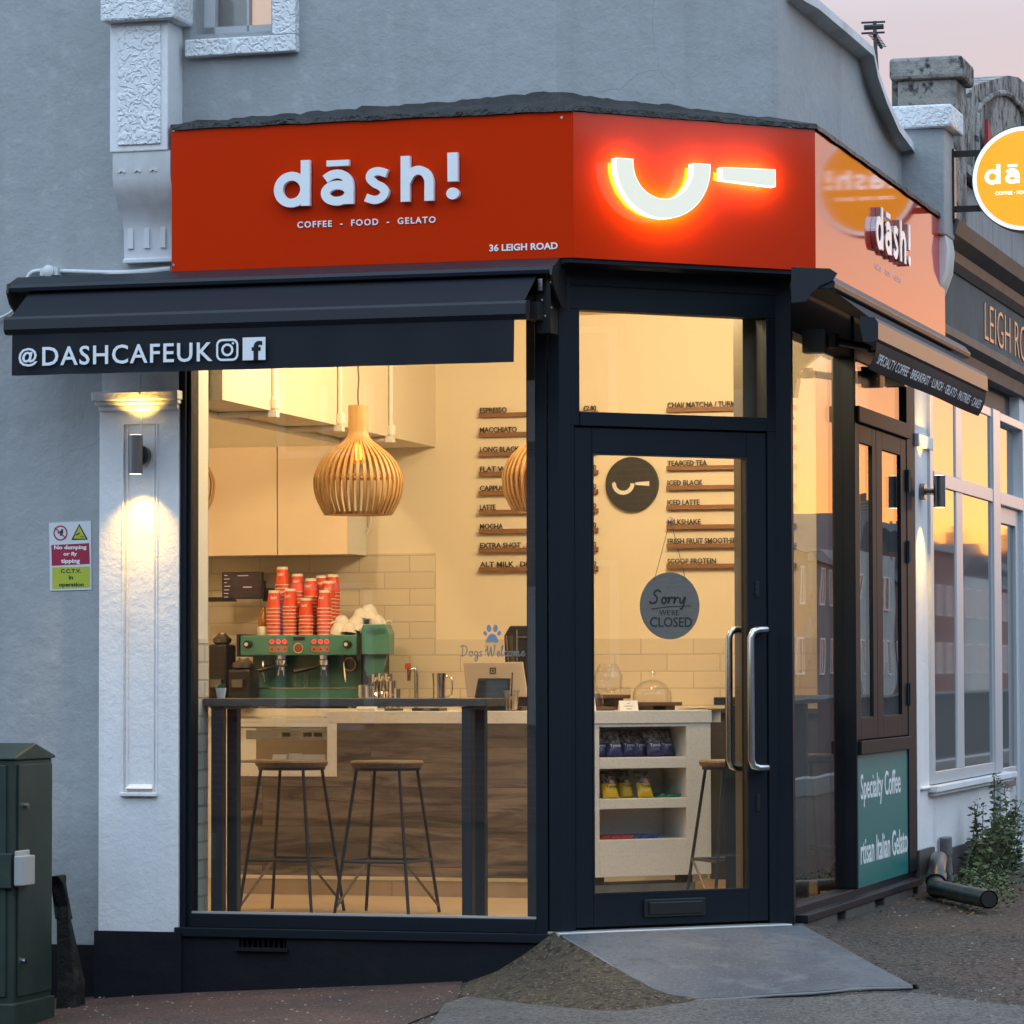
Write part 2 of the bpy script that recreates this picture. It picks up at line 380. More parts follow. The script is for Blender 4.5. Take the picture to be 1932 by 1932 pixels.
M['red'] = mat('gloss_red_sign_panel', (.56, .027, .002), .07, spec=.30, coat=.12)
M['letter'] = mat('satin_white_acrylic', (.80, .82, .84), .35)
M['lside'] = mat('brushed_silver_return', (.55, .55, .57), .22, metal=1)
M['white_flat'] = mat('white_vinyl', (.82, .82, .82), .5)
M['felt'] = mat('black_roofing_felt', (.015, .0145, .014), .5, bump=[('noise', 6, 1, .05), ('noise', 24, .8, .014)], var=[(9, (.035, .033, .030), .5, .7)])
M['awning'] = mat('black_awning_fabric', (.008, .0105, .016), .75, spec=.3, bump=[('noise', 500, .15, .0005), ('soft', 3, .3, .01)])
M['awnmet'] = mat('anthracite_awning_metal', (.010, .014, .021), .42, spec=.35)
M['awntxt'] = mat('white_awning_print', (.74, .78, .82), .6)
M['steel'] = mat('brushed_steel', (.56, .56, .56), .24, metal=1)
M['dsteel'] = mat('dark_brushed_steel', (.20, .20, .20), .35, metal=1)
M['chrome'] = mat('polished_chrome', (.8, .8, .8), .08, metal=1)
M['glass'] = glass('clear_glass', (.97, .98, .97), .04)
M['glassw'] = glass('old_window_glass', (.93, .95, .94), .05, wob=.10)
M['thin'] = glass('thin_glass', (.99, .99, .99), .05)
M['plastic'] = glass('clear_plastic', (.94, .94, .92), .10)
M['cream'] = mat('cream_wall_paint', (.80, .70, .53), .8, bump=[('noise', 60, .06, .002)])
M['cab'] = mat('cream_cabinet_lacquer', (.82, .66, .48), .35)
M['trim'] = mat('white_trim_paint', (.78, .76, .70), .5)
M['tile'] = brickmat('handmade_cream_tiles', (.72, .63, .49), (.66, .575, .445), (.56, .485, .375), .28, .088, .004, .25, L.deg, bump=.5)
M['tilew'] = brickmat('white_brick_tiles', (.62, .62, .56), (.58, .58, .52), (.40, .40, .36), .25, .077, .006, .4, L.deg+90, bump=.9)
M['wood'] = brickmat('grey_brown_plank_laminate', (.26, .205, .16), (.145, .118, .097), (.06, .047, .039), 1.1, .19, .0015, .5, L.deg, bump=.15, noisecol=((1.6, 14, 1), (.062, .046, .036), .40, .64))
M['floor'] = brickmat('pale_oak_floor', (.52, .39, .25), (.46, .34, .22), (.20, .14, .09), 1.2, .16, .002, .4, L.deg, bump=.15, rot90=False, noisecol=((2, 30, 1), (.36, .26, .16), .45, .75))
M['dpanel'] = mat('charcoal_wall_panel', (.035, .035, .035), .5, var=[(6, (.05, .048, .045), .4, .7)])
M['quartz'] = mat('speckled_pale_laminate', (.62, .62, .60), .45, var=[(160, (.48, .48, .46), .52, .66)])
M['ctop'] = mat('white_countertop', (.80, .74, .64), .35, var=[(60, (.72, .66, .56), .5, .7)])
M['twood'] = mat('dark_stained_timber', (.12, .10, .082), .65, spec=.2, var=[(4, (.075, .063, .052), .4, .7)], scl=(3, 12, 30))
M['tleg'] = mat('dark_painted_steel', (.030, .033, .037), .45)
M['oak'] = mat('warm_oak_veneer', (.58, .35, .13), .5, var=[(3, (.44, .25, .085), .4, .7)], scl=(14, 14, 1.5))
M['seat'] = mat('stool_seat_timber', (.20, .14, .09), .55, var=[(5, (.13, .09, .06), .4, .7)], scl=(6, 20, 6))
M['bar'] = mat('walnut_menu_rail', (.25, .115, .045), .5, var=[(6, (.17, .075, .03), .4, .7)], scl=(2, 2, 30))
M['blk'] = mat('black_plastic', (.012, .012, .013), .4)
M['scr'] = mat('dim_screen', (.02, .012, .014), .25, emit=(.5, .25, .25), es=.035)
M['blkl'] = mat('black_acrylic_letters', (.02, .014, .01), .5)
M['disc'] = mat('charcoal_board', (.020, .020, .020), .6)
M['cup'] = mat('red_paper_cup', (.74, .075, .014), .5)
M['cupw'] = mat('white_paper', (.80, .74, .66), .6)
M['china'] = mat('white_china', (.80, .76, .70), .25)
M['green'] = mat('green_enamel', (.065, .225, .19), .30, coat=.3)
M['greend'] = mat('dark_green_enamel', (.045, .17, .15), .30, coat=.2)
M['copper'] = mat('copper_plate', (.55, .27, .16), .35, metal=.8)
M['redl'] = mat('lit_red_ring', (.8, .05, .04), .4, emit=(1, .05, .035), es=1.3)
M['bulb'] = glass('amber_bulb_glass', (1, .50, .14), .06, glow=(1, .26, .02, .32))
M['fil'] = mat('glowing_filament', (1, .5, .1), .4, emit=(1, .36, .05), es=22)
M['lens'] = mat('lit_lamp_lens', (1, .9, .7), .4, emit=(1, .80, .5), es=5)
M['face'] = mat('lit_opal_face', (.28, .28, .26), .4, emit=(.90, .93, .80), es=.70)
M['side'] = mat('lit_opal_return', (.8, .8, .8), .4, emit=(1, 1, .97), es=1.5)
M['halo'] = mat('halo_light_strip', (.8, .8, .8), .4, emit=(1, .95, .02), es=58)
M['yel'] = mat('lit_amber_sign_face', (.4, .16, .01), .3, emit=(1, .43, .018), es=.92)
M['yelw'] = mat('lit_white_sign_print', (.9, .9, .9), .3, emit=(1, .98, .90), es=.95)
M['ugreen'] = mat('green_cabinet_paint', (.016, .030, .024), .45, spec=.4, bump=[('noise', 240, .2, .001)], var=[(3, (.032, .052, .042), .4, .7)])
M['lockg'] = mat('grey_metal_box', (.34, .36, .36), .45)
M['stonepost'] = mat('tarred_stone', (.013, .0125, .012), .75, spec=.25, bump=[('noise', 18, .7, .02), ('noise', 90, .5, .004)], var=[(11, (.035, .033, .03), .56, .68), (30, (.2, .19, .17), .71, .76)])
M['conduit'] = mat('white_conduit', (.62, .64, .64), .5)
M['signw'] = mat('white_sign_plastic', (.62, .66, .68), .45)
M['crim'] = mat('crimson_print', (.33, .010, .045), .5)
M['lime'] = mat('lime_print', (.42, .47, .035), .5)
M['ink'] = mat('dark_ink', (.015, .018, .02), .6)
M['teal'] = mat('teal_vinyl', (.018, .19, .175), .35, coat=.15)
M['vinyl'] = mat('pale_blue_vinyl', (.22, .28, .36), .6)
M['vinylg'] = mat('grey_vinyl_lettering', (.22, .22, .21), .6)
M['string'] = mat('brown_twine', (.12, .075, .04), .8)
M['closed'] = mat('grey_washed_board', (.165, .15, .125), .6, var=[(8, (.125, .115, .095), .4, .7)], scl=(3, 3, 30))
M['old'] = mat('sooty_grey_stone', (.30, .29, .265), .9, bump=[('noise', 14, .7, .03), ('noise', 60, .6, .008)], var=[(3.2, (.10, .095, .09), .44, .60), (11, (.035, .034, .033), .52, .62)])
M['oldr'] = mat('grey_ribbed_render', (.34, .34, .34), .9, bump=[('noise', 30, .6, .02)], var=[(6, (.20, .20, .20), .5, .7)], scl=(5, 5, .6))
M['nfascia'] = mat('grey_painted_board', (.12, .135, .135), .8, spec=.2, var=[(3, (.09, .10, .10), .4, .7)])
M['ncorn'] = mat('brown_grey_cornice', (.075, .068, .06), .6, var=[(5, (.04, .037, .034), .45, .7)])
M['gold'] = mat('copper_gilt_letters', (.42, .215, .12), .45, metal=.3)
M['upvc'] = mat('white_upvc', (.52, .54, .56), .35)
M['nwall'] = mat('white_rendered_wall', (.72, .72, .73), .8, bump=[('noise', 40, .4, .004)], var=[(4, (.60, .60, .60), .5, .75)])
M['nplinth'] = mat('dark_plinth_paint', (.075, .068, .062), .8, bump=[('noise', 40, .4, .004)], var=[(9, (.05, .045, .04), .45, .7)])
M['pipe'] = mat('weathered_black_pipe', (.020, .020, .018), .35, bump=[('noise', 40, .3, .003)], var=[(14, (.10, .10, .09), .56, .7)])
M['pipeg'] = mat('grey_pipe', (.17, .17, .17), .6, var=[(10, (.10, .10, .10), .45, .7)])
M['antenna'] = mat('weathered_aluminium', (.03, .03, .035), .5)
M['leaf'] = mat('weed_leaves', (.095, .135, .05), .6, var=[(18, (.035, .06, .02), .4, .65)])
M['stem'] = mat('weed_stems', (.09, .085, .045), .7)
M['paving'] = mat('worn_tarmac', (.080, .072, .064), .92, spec=.15, bump=[('noise', 38, 1, .014), ('noise', 120, .8, .005)], var=[(1.1, (.105, .072, .058), .40, .62), (5, (.055, .05, .046), .52, .72), (42, (.030, .027, .025), .50, .60), (70, (.19, .175, .15), .58, .66)])
M['redtar'] = mat('reddish_tarmac', (.085, .045, .036), .85, bump=[('noise', 36, 1, .014), ('noise', 120, .8, .005)], var=[(2.2, (.05, .032, .028), .42, .62), (40, (.03, .02, .018), .52, .62), (60, (.17, .125, .105), .60, .68)])
M['patch'] = mat('grey_concrete_strip', (.115, .108, .098), .9, bump=[('noise', 42, 1, .012), ('noise', 120, .7, .004)], var=[(3, (.08, .074, .066), .42, .66), (42, (.05, .046, .042), .50, .60), (70, (.21, .20, .18), .58, .66)])
M['ramp'] = mat('blue_grey_screed', (.092, .100, .115), .75, bump=[('noise', 45, .5, .006), ('soft', 3, .3, .02)], var=[(1.3, (.062, .068, .080), .42, .60), (6, (.125, .13, .136), .52, .70), (22, (.060, .064, .072), .55, .68), (70, (.15, .155, .16), .58, .68)])
M['rampedge'] = mat('pale_mortar_edge', (.20, .20, .195), .85, bump=[('noise', 60, .6, .006)])
M['mound'] = mat('brown_mortar_fillet', (.080, .060, .034), .95, bump=[('noise', 60, 1, .018), ('noise', 18, .8, .03)], var=[(4, (.058, .044, .027), .42, .65), (32, (.028, .021, .013), .50, .60), (60, (.19, .15, .10), .56, .64)])
M['alu'] = mat('pale_aluminium_threshold', (.62, .62, .60), .4, metal=.6)
M['road'] = mat('asphalt', (.040, .040, .040), .9, spec=.08, bump=[('noise', 60, .6, .005)])
M['kerb'] = mat('granite_kerb', (.22, .22, .21), .8)
M['litter'] = mat('leaf_litter', (.22, .17, .10), .8)
M['pebble'] = mat('pale_grit', (.26, .24, .22), .8)
M['brick'] = brickmat('red_brick', (.20, .06, .038), (.15, .045, .03), (.22, .19, .16), .22, .075, .01, .85, R.deg, bump=.5)
M['rend1'] = mat('pale_render', (.42, .41, .38), .85, var=[(1, (.36, .35, .33), .4, .7)])
M['rend2'] = mat('grey_render', (.17, .165, .16), .85, var=[(1, (.13, .125, .12), .4, .7)])
M['roof'] = mat('slate_roof', (.06, .058, .062), .8)
M['wht'] = mat('white_gloss_frame', (.7, .7, .7), .4)
M['dglass'] = mat('dark_window_glass', (.015, .017, .02), .08)
M['lit'] = mat('lit_window', (.8, .6, .3), .4, emit=(1, .55, .12), es=1.6)
M['crispb'] = mat('navy_crisp_bag', (.020, .024, .115), .3, coat=.2)
M['crispy'] = mat('yellow_crisp_bag', (.72, .46, .010), .3, coat=.2)
M['crispp'] = mat('monochrome_bag_print', (.20, .20, .21), .35, var=[(55, (.03, .03, .035), .46, .54)])
M['crispt'] = mat('cream_bag_print', (.62, .60, .56), .5)
M['potato'] = mat('crisp_print', (.62, .30, .14), .5)
M['snackg'] = mat('green_wrapper', (.03, .20, .12), .3)
M['snackr'] = mat('red_wrapper', (.50, .05, .03), .3)
M['snackb'] = mat('blue_wrapper', (.03, .08, .30), .3)
M['sand'] = mat('beige_tablet_shell', (.42, .35, .27), .45)
M['cake'] = mat('brown_cake', (.12, .05, .025), .9, bump=[('noise', 60, .6, .006)])
M['swood'] = mat('dark_walnut_stand', (.10, .05, .025), .5)
M['latte'] = mat('iced_milk_drink', (.70, .50, .33), .4)
M['card'] = mat('white_card', (.80, .78, .72), .6)
M['plantg'] = mat('succulent_leaves', (.09, .16, .05), .6)
M['amber'] = mat('amber_syrup', (.45, .17, .02), .25)
M['rfl'] = mat('red_roof_flag', (.35, .02, .03), .7)
# ================================================================ THE SETTING
def sheet(name, m, xs, ys, fn):
    mb = MB(); P = [(x, y, fn(x, y)) for y in ys for x in xs]; n = len(xs)
    mb.raw(P, [(j*n+i, j*n+i+1, (j+1)*n+i+1, (j+1)*n+i) for j in range(len(ys)-1) for i in range(n-1)])
    return struct(mb.build(name, m))
def lin(a, b, n): return [a+(b-a)*i/(n-1) for i in range(n)]
def gfull(x, y):
    z = ground_z(x, y)
    if y < 11: z = min(z, z)
    z += .006*(noise.noise(Vector((x*1.7, y*1.7, 3)))+.5*noise.noise(Vector((x*4.1, y*4.1, 8))))
    return z
xs = [-400, -120, -40, -15, -8, -5]+lin(-4, 4, 97)+[5, 7, 10, 16, 40, 120, 400]
ys = [-300, -60, -20, -5, 2, 6, 9, 10.5]+lin(11, 20, 109)+[22, 25, 30, 40, 70, 150, 500]
pav = sheet('pavement', M['paving'], xs, ys, gfull)
# roads: the main road in front (the photographer stands across it) and the side street on the right
mb = MB(); mb.raw([(-300, 1.5, -.03), (300, 1.5, -.03), (300, 9.8, .0), (-300, 9.8, .0)], [(0, 1, 2, 3)])
zr = .42
mb2 = MB(R); mb2.raw([(-3.5, -24.0, zr), (300, -24.0, zr), (300, -3.4, zr), (-3.5, -3.4, zr)], [(0, 1, 2, 3)])
mb.v += mb2.v; mb.f += [tuple(i+4 for i in f) for f in mb2.f]; mb.m += mb2.m
struct(mb.build('road', M['road']))
mb = MB(R); mb.box(-3, 260, -3.4, -3.25, .2, zr+.11); mb.box(-3, 300, -24.15, -24.0, .2, zr+.11); struct(mb.build('kerb', M['kerb']))
# reddish tarmac by the shop window, bounded by an old seam
def patch(name, m, poly, dz, n=40):
    # triangulated sheet following the ground inside a plan polygon
    bm = bmesh.new(); vs = [bm.verts.new((x, y, 0)) for x, y in poly]; f = bm.faces.new(vs)
    bmesh.ops.triangulate(bm, faces=[f]); bmesh.ops.subdivide_edges(bm, edges=bm.edges, cuts=7, use_grid_fill=True)
    bmesh.ops.triangulate(bm, faces=bm.faces)
    mb = MB(); idx = {}
    bm.verts.index_update(); bm.faces.ensure_lookup_table()
    mb.raw([(v.co.x, v.co.y, gfull(v.co.x, v.co.y)+dz) for v in bm.verts], [tuple(v.index for v in f.verts) for f in bm.faces])
    bm.free(); return struct(mb.build(name, m))
gp = lambda *uv: [ghit(u, v) for u, v in uv]
patch('tarmac', M['redtar'], gp((-260, 1800), (880, 1830), (862, 1890), (828, 1912), (700, 1960), (-260, 1990)), .006)
patch('concrete_strip', M['patch'], gp((840, 1897), (880, 1884), (1000, 1899), (1120, 1913), (1230, 1898), (1330, 1888), (1560, 1886), (1735, 1878), (1800, 1888), (1960, 1905), (2050, 2010), (760, 2010)), .010)
# small grit and leaf litter, sparse
mb = MB(); pebs = []
for i in range(420):
    if i % 3: u, v = rnd.uniform(-20, 900), rnd.uniform(1862, 1960)
    else: u, v = rnd.uniform(1540, 1960), rnd.uniform(1700, 1930)
    x, y = ghit(u, v)
    if u < 170 and v < 1900: continue
    r = rnd.choice([.002, .003, .003, .004, .006]); z = gfull(x, y)+.008
    a = rnd.random()*3
    pts = [(x+r*math.cos(a+k*1.25)*(1+.4*rnd.random()), y+r*math.sin(a+k*1.25)*1.3, z) for k in range(5)]
    n0 = len(mb.v); mb.raw(pts+[(x, y, z+r*.8)], [(k, (k+1) % 5, 5) for k in range(5)])
o = mb.build('grit', M['pebble']); o['kind'] = 'stuff'

# ================================================================ CAFE BUILDING (shell, shopfront frames, door)
B = thing('cafe_building', 'grey-blue rendered corner cafe with dark shopfront frames and curved parapet', 'building', L, 0, 0, 0)
IZ = .43                                         # shop floor level
xl = L.x(337, 0); xp0 = L.x(187, 0)
A2 = corner(L, .05, D, .05); B2 = corner(D, .05, R, .05)
A2i = corner(L, .30, D, .30); B2i = corner(D, .30, R, .30)
TOPZ = 6.2
wx0, wz0 = L.at(368, 66, .05); wx1 = L.at(512, 66, .05)[0]
xa2 = L.loc(A2)[0]; xa2i = L.loc(A2i)[0]
mb = MB(L)
mb.box(-8, xl+.02, .05, .30, -.2, 3.2)                                   # beside the window
mb.box(-8, wx0, .05, .30, 3.2, TOPZ)
mb.box(wx0, wx1, .05, .30, 3.2, wz0); mb.box(wx0, wx1, .05, .30, wz0+1.5, TOPZ)
mb.pxy([(wx1, .05), (xa2, .05), (xa2i, .30), (wx1, .30)], 3.2, TOPZ)
mb.build('wall', M['wall'], B)
mb = MB(); mb.pxy([A2, B2, B2i, A2i], 3.2, TOPZ); mb.build('wall', M['wall'], B)
# side-street wall with its swept parapet
def curve_pts(lst, y): return [R.at(u, v, y) for u, v in lst]
outer = [(1545, 0), (1600, 47), (1649, 90), (1657, 131), (1674, 180), (1697, 233), (1720, 264)]
inner = [(1484, 0), (1560, 62), (1630, 117), (1644, 150), (1664, 216), (1684, 266), (1717, 305)]
co = curve_pts(outer, -.03); ci = curve_pts(inner, .05)
xb2 = R.loc(B2)[0]
ex0 = (co[0][0]-.5, co[0][1]+.5*(co[0][1]-co[2][1])/(co[2][0]-co[0][0]))
wall_pl = [(xb2, 3.2), (co[-1][0]+.6, 3.2), (co[-1][0]+.6, ci[-1][1])]+[(x, z) for x, z in reversed(ci)]+[(xb2, ci[0][1]+.45)]
mb = MB(R); mb.pxz(wall_pl, .05, .30); mb.build('wall', M['wall'], B)
# coping: a thick moulded band sweeping down along the parapet
mb = MB(R); n = len(co); P = []
for (xo, zo), (xi, zi) in zip(co, ci):
    P += [(xi, .051, zi-.005), (xi, .0, zi+.01), (xo, -.03, zo-.04), (xo, -.03, zo), (xo, .36, zo), (xi, .36, zi)]
first = [(p[0]-.9, p[1], p[2]+.95) for p in P[:6]]; P = first+P
mb.raw(P, [(6*i+k, 6*i+(k+1) % 6, 6*i+6+(k+1) % 6, 6*i+6+k) for i in range(n) for k in range(6)]+[tuple(range(6)), tuple(6*n+k for k in range(6))])
mb.build('coping', M['bracket'], B, smooth=True, sharp=35)
# roof slab, ceiling side hidden
A3 = corner(L, .30, D, .30); B3 = corner(D, .30, R, .30)
mb = MB(); mb.pxy([L.w(-6, .3)[:2], A3, B3, R.w(3.2, .3)[:2], L.w(-6, 6)[:2]], 3.42, 3.6); mb.build('roof', M['felt'], B)
# upper pier with carved panel, cap and scroll bracket
py = -.12
px0, pz1 = L.at(207, 45, py); px1 = L.at(316.5, 45, py)[0]; pz0 = L.z(207, 288, py)
mb = MB(L); mb.box(px0, px1, py, .06, pz0, pz1); mb.build('pier', M['white'], B, bevel=.006)
mb = MB(L); mb.box(L.x(221, py), L.x(302, py), py-.010, py+.001, L.z(221, 275, py), L.z(221, 52, py)); mb.build('carved_panel', M['carved'], B, bevel=.004)
cx0 = L.x(185, py-.06); cx1 = L.x(325, py-.06)
mb = MB(L); mb.box(cx0, cx1, py-.06, .06, pz1, pz1+.20); mb.build('pier_cap', M['carved'], B, bevel=.012)
mb = MB(L); mb.box(px0, px1, py, .06, pz1+.2, TOPZ-.3); mb.build('pier', M['white'], B)
bx0 = L.x(209, py); bx1 = L.x(322, -.1)
zt, zb = pz0, L.z(230, 497, .03)
prof = [(.06, zt), (py+.008, zt), (py+.008, zt-.11), (py+.03, zt-.17), (py+.075, zt-.225), (py+.115, zt-.275), (py+.135, zt-.33), (py+.14, zb+.02), (py+.125, zb+.012), (py+.125, zb), (.06, zb)]
mb = MB(L); mb.pyz(prof, bx0, bx1)
for k in range(3): mb.ring(bx0+.042+.073*k, zt-.09, .016, .008, py+.001, py+.012, 10, 10, 170)
for k in range(3): mb.box(bx0+.02+.075*k, bx0+.045+.075*k, py+.128, py+.145, zb+.06, zb+.30)
mb.build('scroll_bracket', M['bracket'], B, smooth=True, sharp=30)
# upper window surround and sash
mb = MB(L); y0 = .0
x0, z0 = L.at(348, 107, y0); x1 = L.at(557, 107, y0)[0]; z1 = L.z(512, 66, y0)
mb.box(x0, x1, y0, .06, z0, z1); mb.box(L.x(512, y0), x1, y0, .06, z1, z1+1.5)
w = mb.build('window_surround', M['carved'], B, bevel=.006)
mb = MB(L); mb.box(wx0, wx1, .16, .2, wz0, wz0+.05); mb.box(L.x(465, .16), L.x(469, .16), .16, .2, wz0, wz0+1.5); mb.box(wx1-.03, wx1, .16, .2, wz0, wz0+1.5); mb.box(wx0, wx0+.05, .16, .2, wz0, wz0+1.5)
w = mb.build('window', M['upvc'], B)
mb = MB(L); mb.box(wx0, wx1, .185, .195, wz0, wz0+1.5); mb.build('pane', M['glass'], w)
mb = MB(L); mb.box(wx0-.1, L.x(466, .3), .30, .32, wz0-.1, wz0+1.6); mb.build('curtain', mat('grey_curtain', (.40, .39, .38), .9, bump=[('soft', 30, .3, .01)]), w)
mb = MB(L); mb.box(L.x(466, .3), wx1+.1, .32, .34, wz0-.1, wz0+1.6); mb.build('glow_sheet', mat('peach_window_glow', (.75, .52, .40), .9, emit=(1, .62, .45), es=.45), w)  # peach light in the window, painted as a glowing sheet
# lower pilaster: plain face with sunk panel, top moulding, dark head above
yp = -.035
px0, _ = L.at(187, 1200, yp); px1 = L.at(337, 1200, yp)[0]
zc = L.z(260, 770, yp); zcap = L.z(260, 737, yp-.05); zbot = L.z(260, 1757, yp); ztop = 3.2
sx0, sx1 = L.x(229, yp), L.x(298, yp); sz0, sz1 = L.z(260, 1497, yp), L.z(260, 800, yp)
mb = MB(L)
mb.box(px0, sx0, yp, .06, zbot, zc); mb.box(sx1, px1, yp, .06, zbot, zc)
mb.box(sx0, sx1, yp, .06, zbot, sz0); mb.box(sx0, sx1, yp, .06, sz1, zc); mb.box(sx0, sx1, yp+.012, .06, sz0, sz1)
mb.box(px0+.006, px1-.006, yp+.01, .06, zc, ztop)
mb.build('pilaster', M['white'], B)
mb = MB(L)
for (dx, dy, z0, z1) in ((.0, .018, zc-.012, zc+.012), (.012, .034, zc+.012, zc+.03), (.020, .05, zc+.03, zcap)): mb.box(px0-dx, px1+dx*.6, yp-dy, .05, z0, z1)
mb.build('moulding', M['white'], B, bevel=.007)
mb = MB(L)                                                            # moulded frame round the sunk panel, with its bottom sill
for q in (.0, .018):
    mb.box(sx0+q, sx0+q+.010, yp-.004+q*.5, yp+.03, sz0, sz1); mb.box(sx1-q-.010, sx1-q, yp-.004+q*.5, yp+.03, sz0, sz1)
mb.box(sx0, sx1, yp-.022, yp+.03, sz0-.012, sz0+.004); mb.prism([(sx0+.022, yp-.012, sz0+.02), (sx1-.022, yp-.012, sz0+.02), (sx1-.034, yp+.02, sz0+.045), (sx0+.034, yp+.02, sz0+.045)], [(sx0+.022, yp+.02, sz0+.02), (sx1-.022, yp+.02, sz0+.02), (sx1-.034, yp+.025, sz0+.045), (sx0+.034, yp+.025, sz0+.045)])
mb.build('moulding', M['white'], B, bevel=.003)
# plinths
zsill = L.z(340, 1757, -.02)
mb = MB(L); mb.box(px0-.012, px1+.02, yp-.02, .06, -.3, zbot)
mb.box(-3.3, px0-.012, .03, .06, -.3, L.z(160, 1783, .03))
xe = L.loc(corner(L, -.02, D, -.02))[0]
vx0, vx1, vz0, vz1 = L.x(452, -.03), L.x(541, -.03), L.z(500, 1788, -.03), L.z(500, 1768, -.03)
mb.box(px1+.02, vx0, -.035, .25, -.3, zsill); mb.box(vx1, xe, -.035, .25, -.3, zsill); mb.box(vx0, vx1, -.035, .25, -.3, vz0); mb.box(vx0, vx1, -.035, .25, vz1, zsill); mb.box(vx0, vx1, .05, .25, vz0, vz1)
mb.build('plinth', M['black'], B)
mb = MB(L); mb.box(vx0-.01, vx1+.01, -.055, -.03, vz0-.014, vz0-.001)
for k in range(9): mb.box(vx0+(vx1-vx0)*(k+.2)/9, vx0+(vx1-vx0)*(k+.55)/9, -.02, .0, vz0, vz1)
mb.build('air_vent', M['black'], B)
# ---- shop window (left)
zt = 3.18
gx0, gx1 = L.x(365, .03), L.x(1015, .03); gz0 = L.z(700, 1728, .03)
mb = MB(L)
mb.box(xl, L.x(353, 0), -.02, .09, zsill, zt); mb.box(L.x(353, 0), gx0, .0, .09, zsill, zt)
mb.box(gx1, L.x(1034, 0), -.012, .09, zsill, zt); mb.box(gx0, gx1, -.012, .09, zsill+.018, gz0); mb.box(gx0, gx1, .0, .09, 2.98, zt)
mb.box(xl, L.x(1036, -.04), -.05, .0, zsill-.02, zsill+.018)
win = mb.build('shop_window', M['navy'], B, bevel=.003)
mb = MB(L); mb.box(gx0, gx1, .035, .045, gz0, 2.98); mb.build('pane', M['glass'], win)
mb = MB(L); mb.box(gx0, gx1, .012, .034, gz0, gz0+.008); mb.build('glazing_bead', M['alu'], win)
# decal on the pane: paw and lettering
def ell(mb, u, v, ru, rv, y, F, tilt=0, n=20):
    pts = []
    for k in range(n):
        a = 2*math.pi*k/n; c, s = ru*math.cos(a), rv*math.sin(a)
        pts.append(F.at(u+c*math.cos(tilt)-s*math.sin(tilt), v-(c*math.sin(tilt)+s*math.cos(tilt)), y))
    mb.pxz(pts, y-.002, y)
mb = MB(L); uo, vo = 679.4, 1162.2; q = .2036
for cx, cyy, rx, ry, t in ((1195, 115, 21, 34, .1), (1255, 115, 21, 34, -.1), (1160, 162, 16, 22, .4), (1290, 160, 16, 22, -.4)): ell(mb, uo+q*cx, vo+q*cyy, q*rx, q*ry, .033, L, t)
pad = smooth_path([(1225, 165), (1195, 178), (1175, 215), (1170, 238), (1190, 248), (1225, 242), (1260, 248), (1282, 238), (1275, 212), (1255, 178), (1225, 165)], 4)[:-1]
mb.pxz([L.at(uo+q*a, vo+q*b, .033) for a, b in pad], .031, .033)
mb.build('paw_decal', M['vinyl'], win)
HAND = {
 'D': (0.95, [[(.05,.85),(.15,.98),(.45,1.0),(.75,.85),(.80,.5),(.62,.15),(.30,.02),(.12,.08)], [(.32,.95),(.30,.5),(.28,.05)]]),
 'o': (.55, [[(.40,.42),(.20,.44),(.08,.25),(.14,.04),(.32,.02),(.44,.22),(.36,.42),(.56,.36)]]),
 'g': (.55, [[(.42,.40),(.20,.44),(.07,.24),(.16,.03),(.34,.10),(.44,.40),(.44,0),(.38,-.38),(.20,-.46),(.12,-.30),(.35,-.08),(.56,.08)]]),
 's': (.42, [[(.02,.10),(.12,.01),(.27,.04),(.30,.15),(.16,.25),(.10,.36),(.24,.46),(.36,.40)]]),
 'W': (1.15, [[(-.15,.45),(.1,.62),(.18,.98),(.20,.4),(.28,.0),(.48,.5),(.56,.85),(.60,.3),(.70,.0),(.92,.5),(1.0,.98),(.88,.98)]]),
 'e': (.45, [[(.02,.16),(.34,.30),(.26,.46),(.10,.34),(.10,.08),(.26,.0),(.46,.18)]]),
 'l': (.30, [[(.0,.15),(.22,.8),(.18,1.0),(.08,.8),(.09,.1),(.18,.0),(.32,.16)]]),
 'c': (.42, [[(.34,.40),(.18,.45),(.07,.24),(.14,.02),(.30,.02),(.44,.18)]]),
 'm': (.85, [[(.05,.44),(.08,.2),(.07,.0),(.20,.42),(.32,.40),(.33,.0),(.46,.42),(.60,.40),(.60,.08),(.70,.0),(.86,.16)]]),
 'S': (.95, [[(.92,.86),(.70,1.0),(.45,.92),(.38,.70),(.58,.48),(.62,.25),(.42,.04),(.12,.02),(.02,.16)]]),
 'r': (.50, [[(.04,.36),(.14,.46),(.12,.2),(.06,.0),(.20,.34),(.36,.46),(.46,.40)]]),
 'y': (.62, [[(.10,.44),(.10,.12),(.24,.04),(.44,.40),(.52,.46),(.42,.0),(.28,-.36),(.08,-.42)]]),
}
def hand(mb, word, x0, x1, zb, h, y, w, dep=.001, slant=0.0, trk=.04):
    tot = sum((HAND[c][0] if c in HAND else .35)+trk for c in word); k = (x1-x0)/tot; x = 0; i = 0
    for c in word:
        if c in HAND:
            for st in HAND[c][1]:
                pts = [(x0+(x+a+slant*b)*k, zb+b*h) for a, b in smooth_path(st, 5)]
                i += 1; mb.ribbon(pts, w, y-dep-.0002*(i % 4), y)
            x += HAND[c][0]+trk
        else: x += .35
mb = MB(L); x0, zb = L.at(868, 1241, .033); x1 = L.at(992, 1241, .033)[0]
hand(mb, 'Dogs Welcome', x0, x1, L.z(900, 1238, .033), .044, .033, .0045)
mb.build('decal_lettering', M['vinylg'], win)
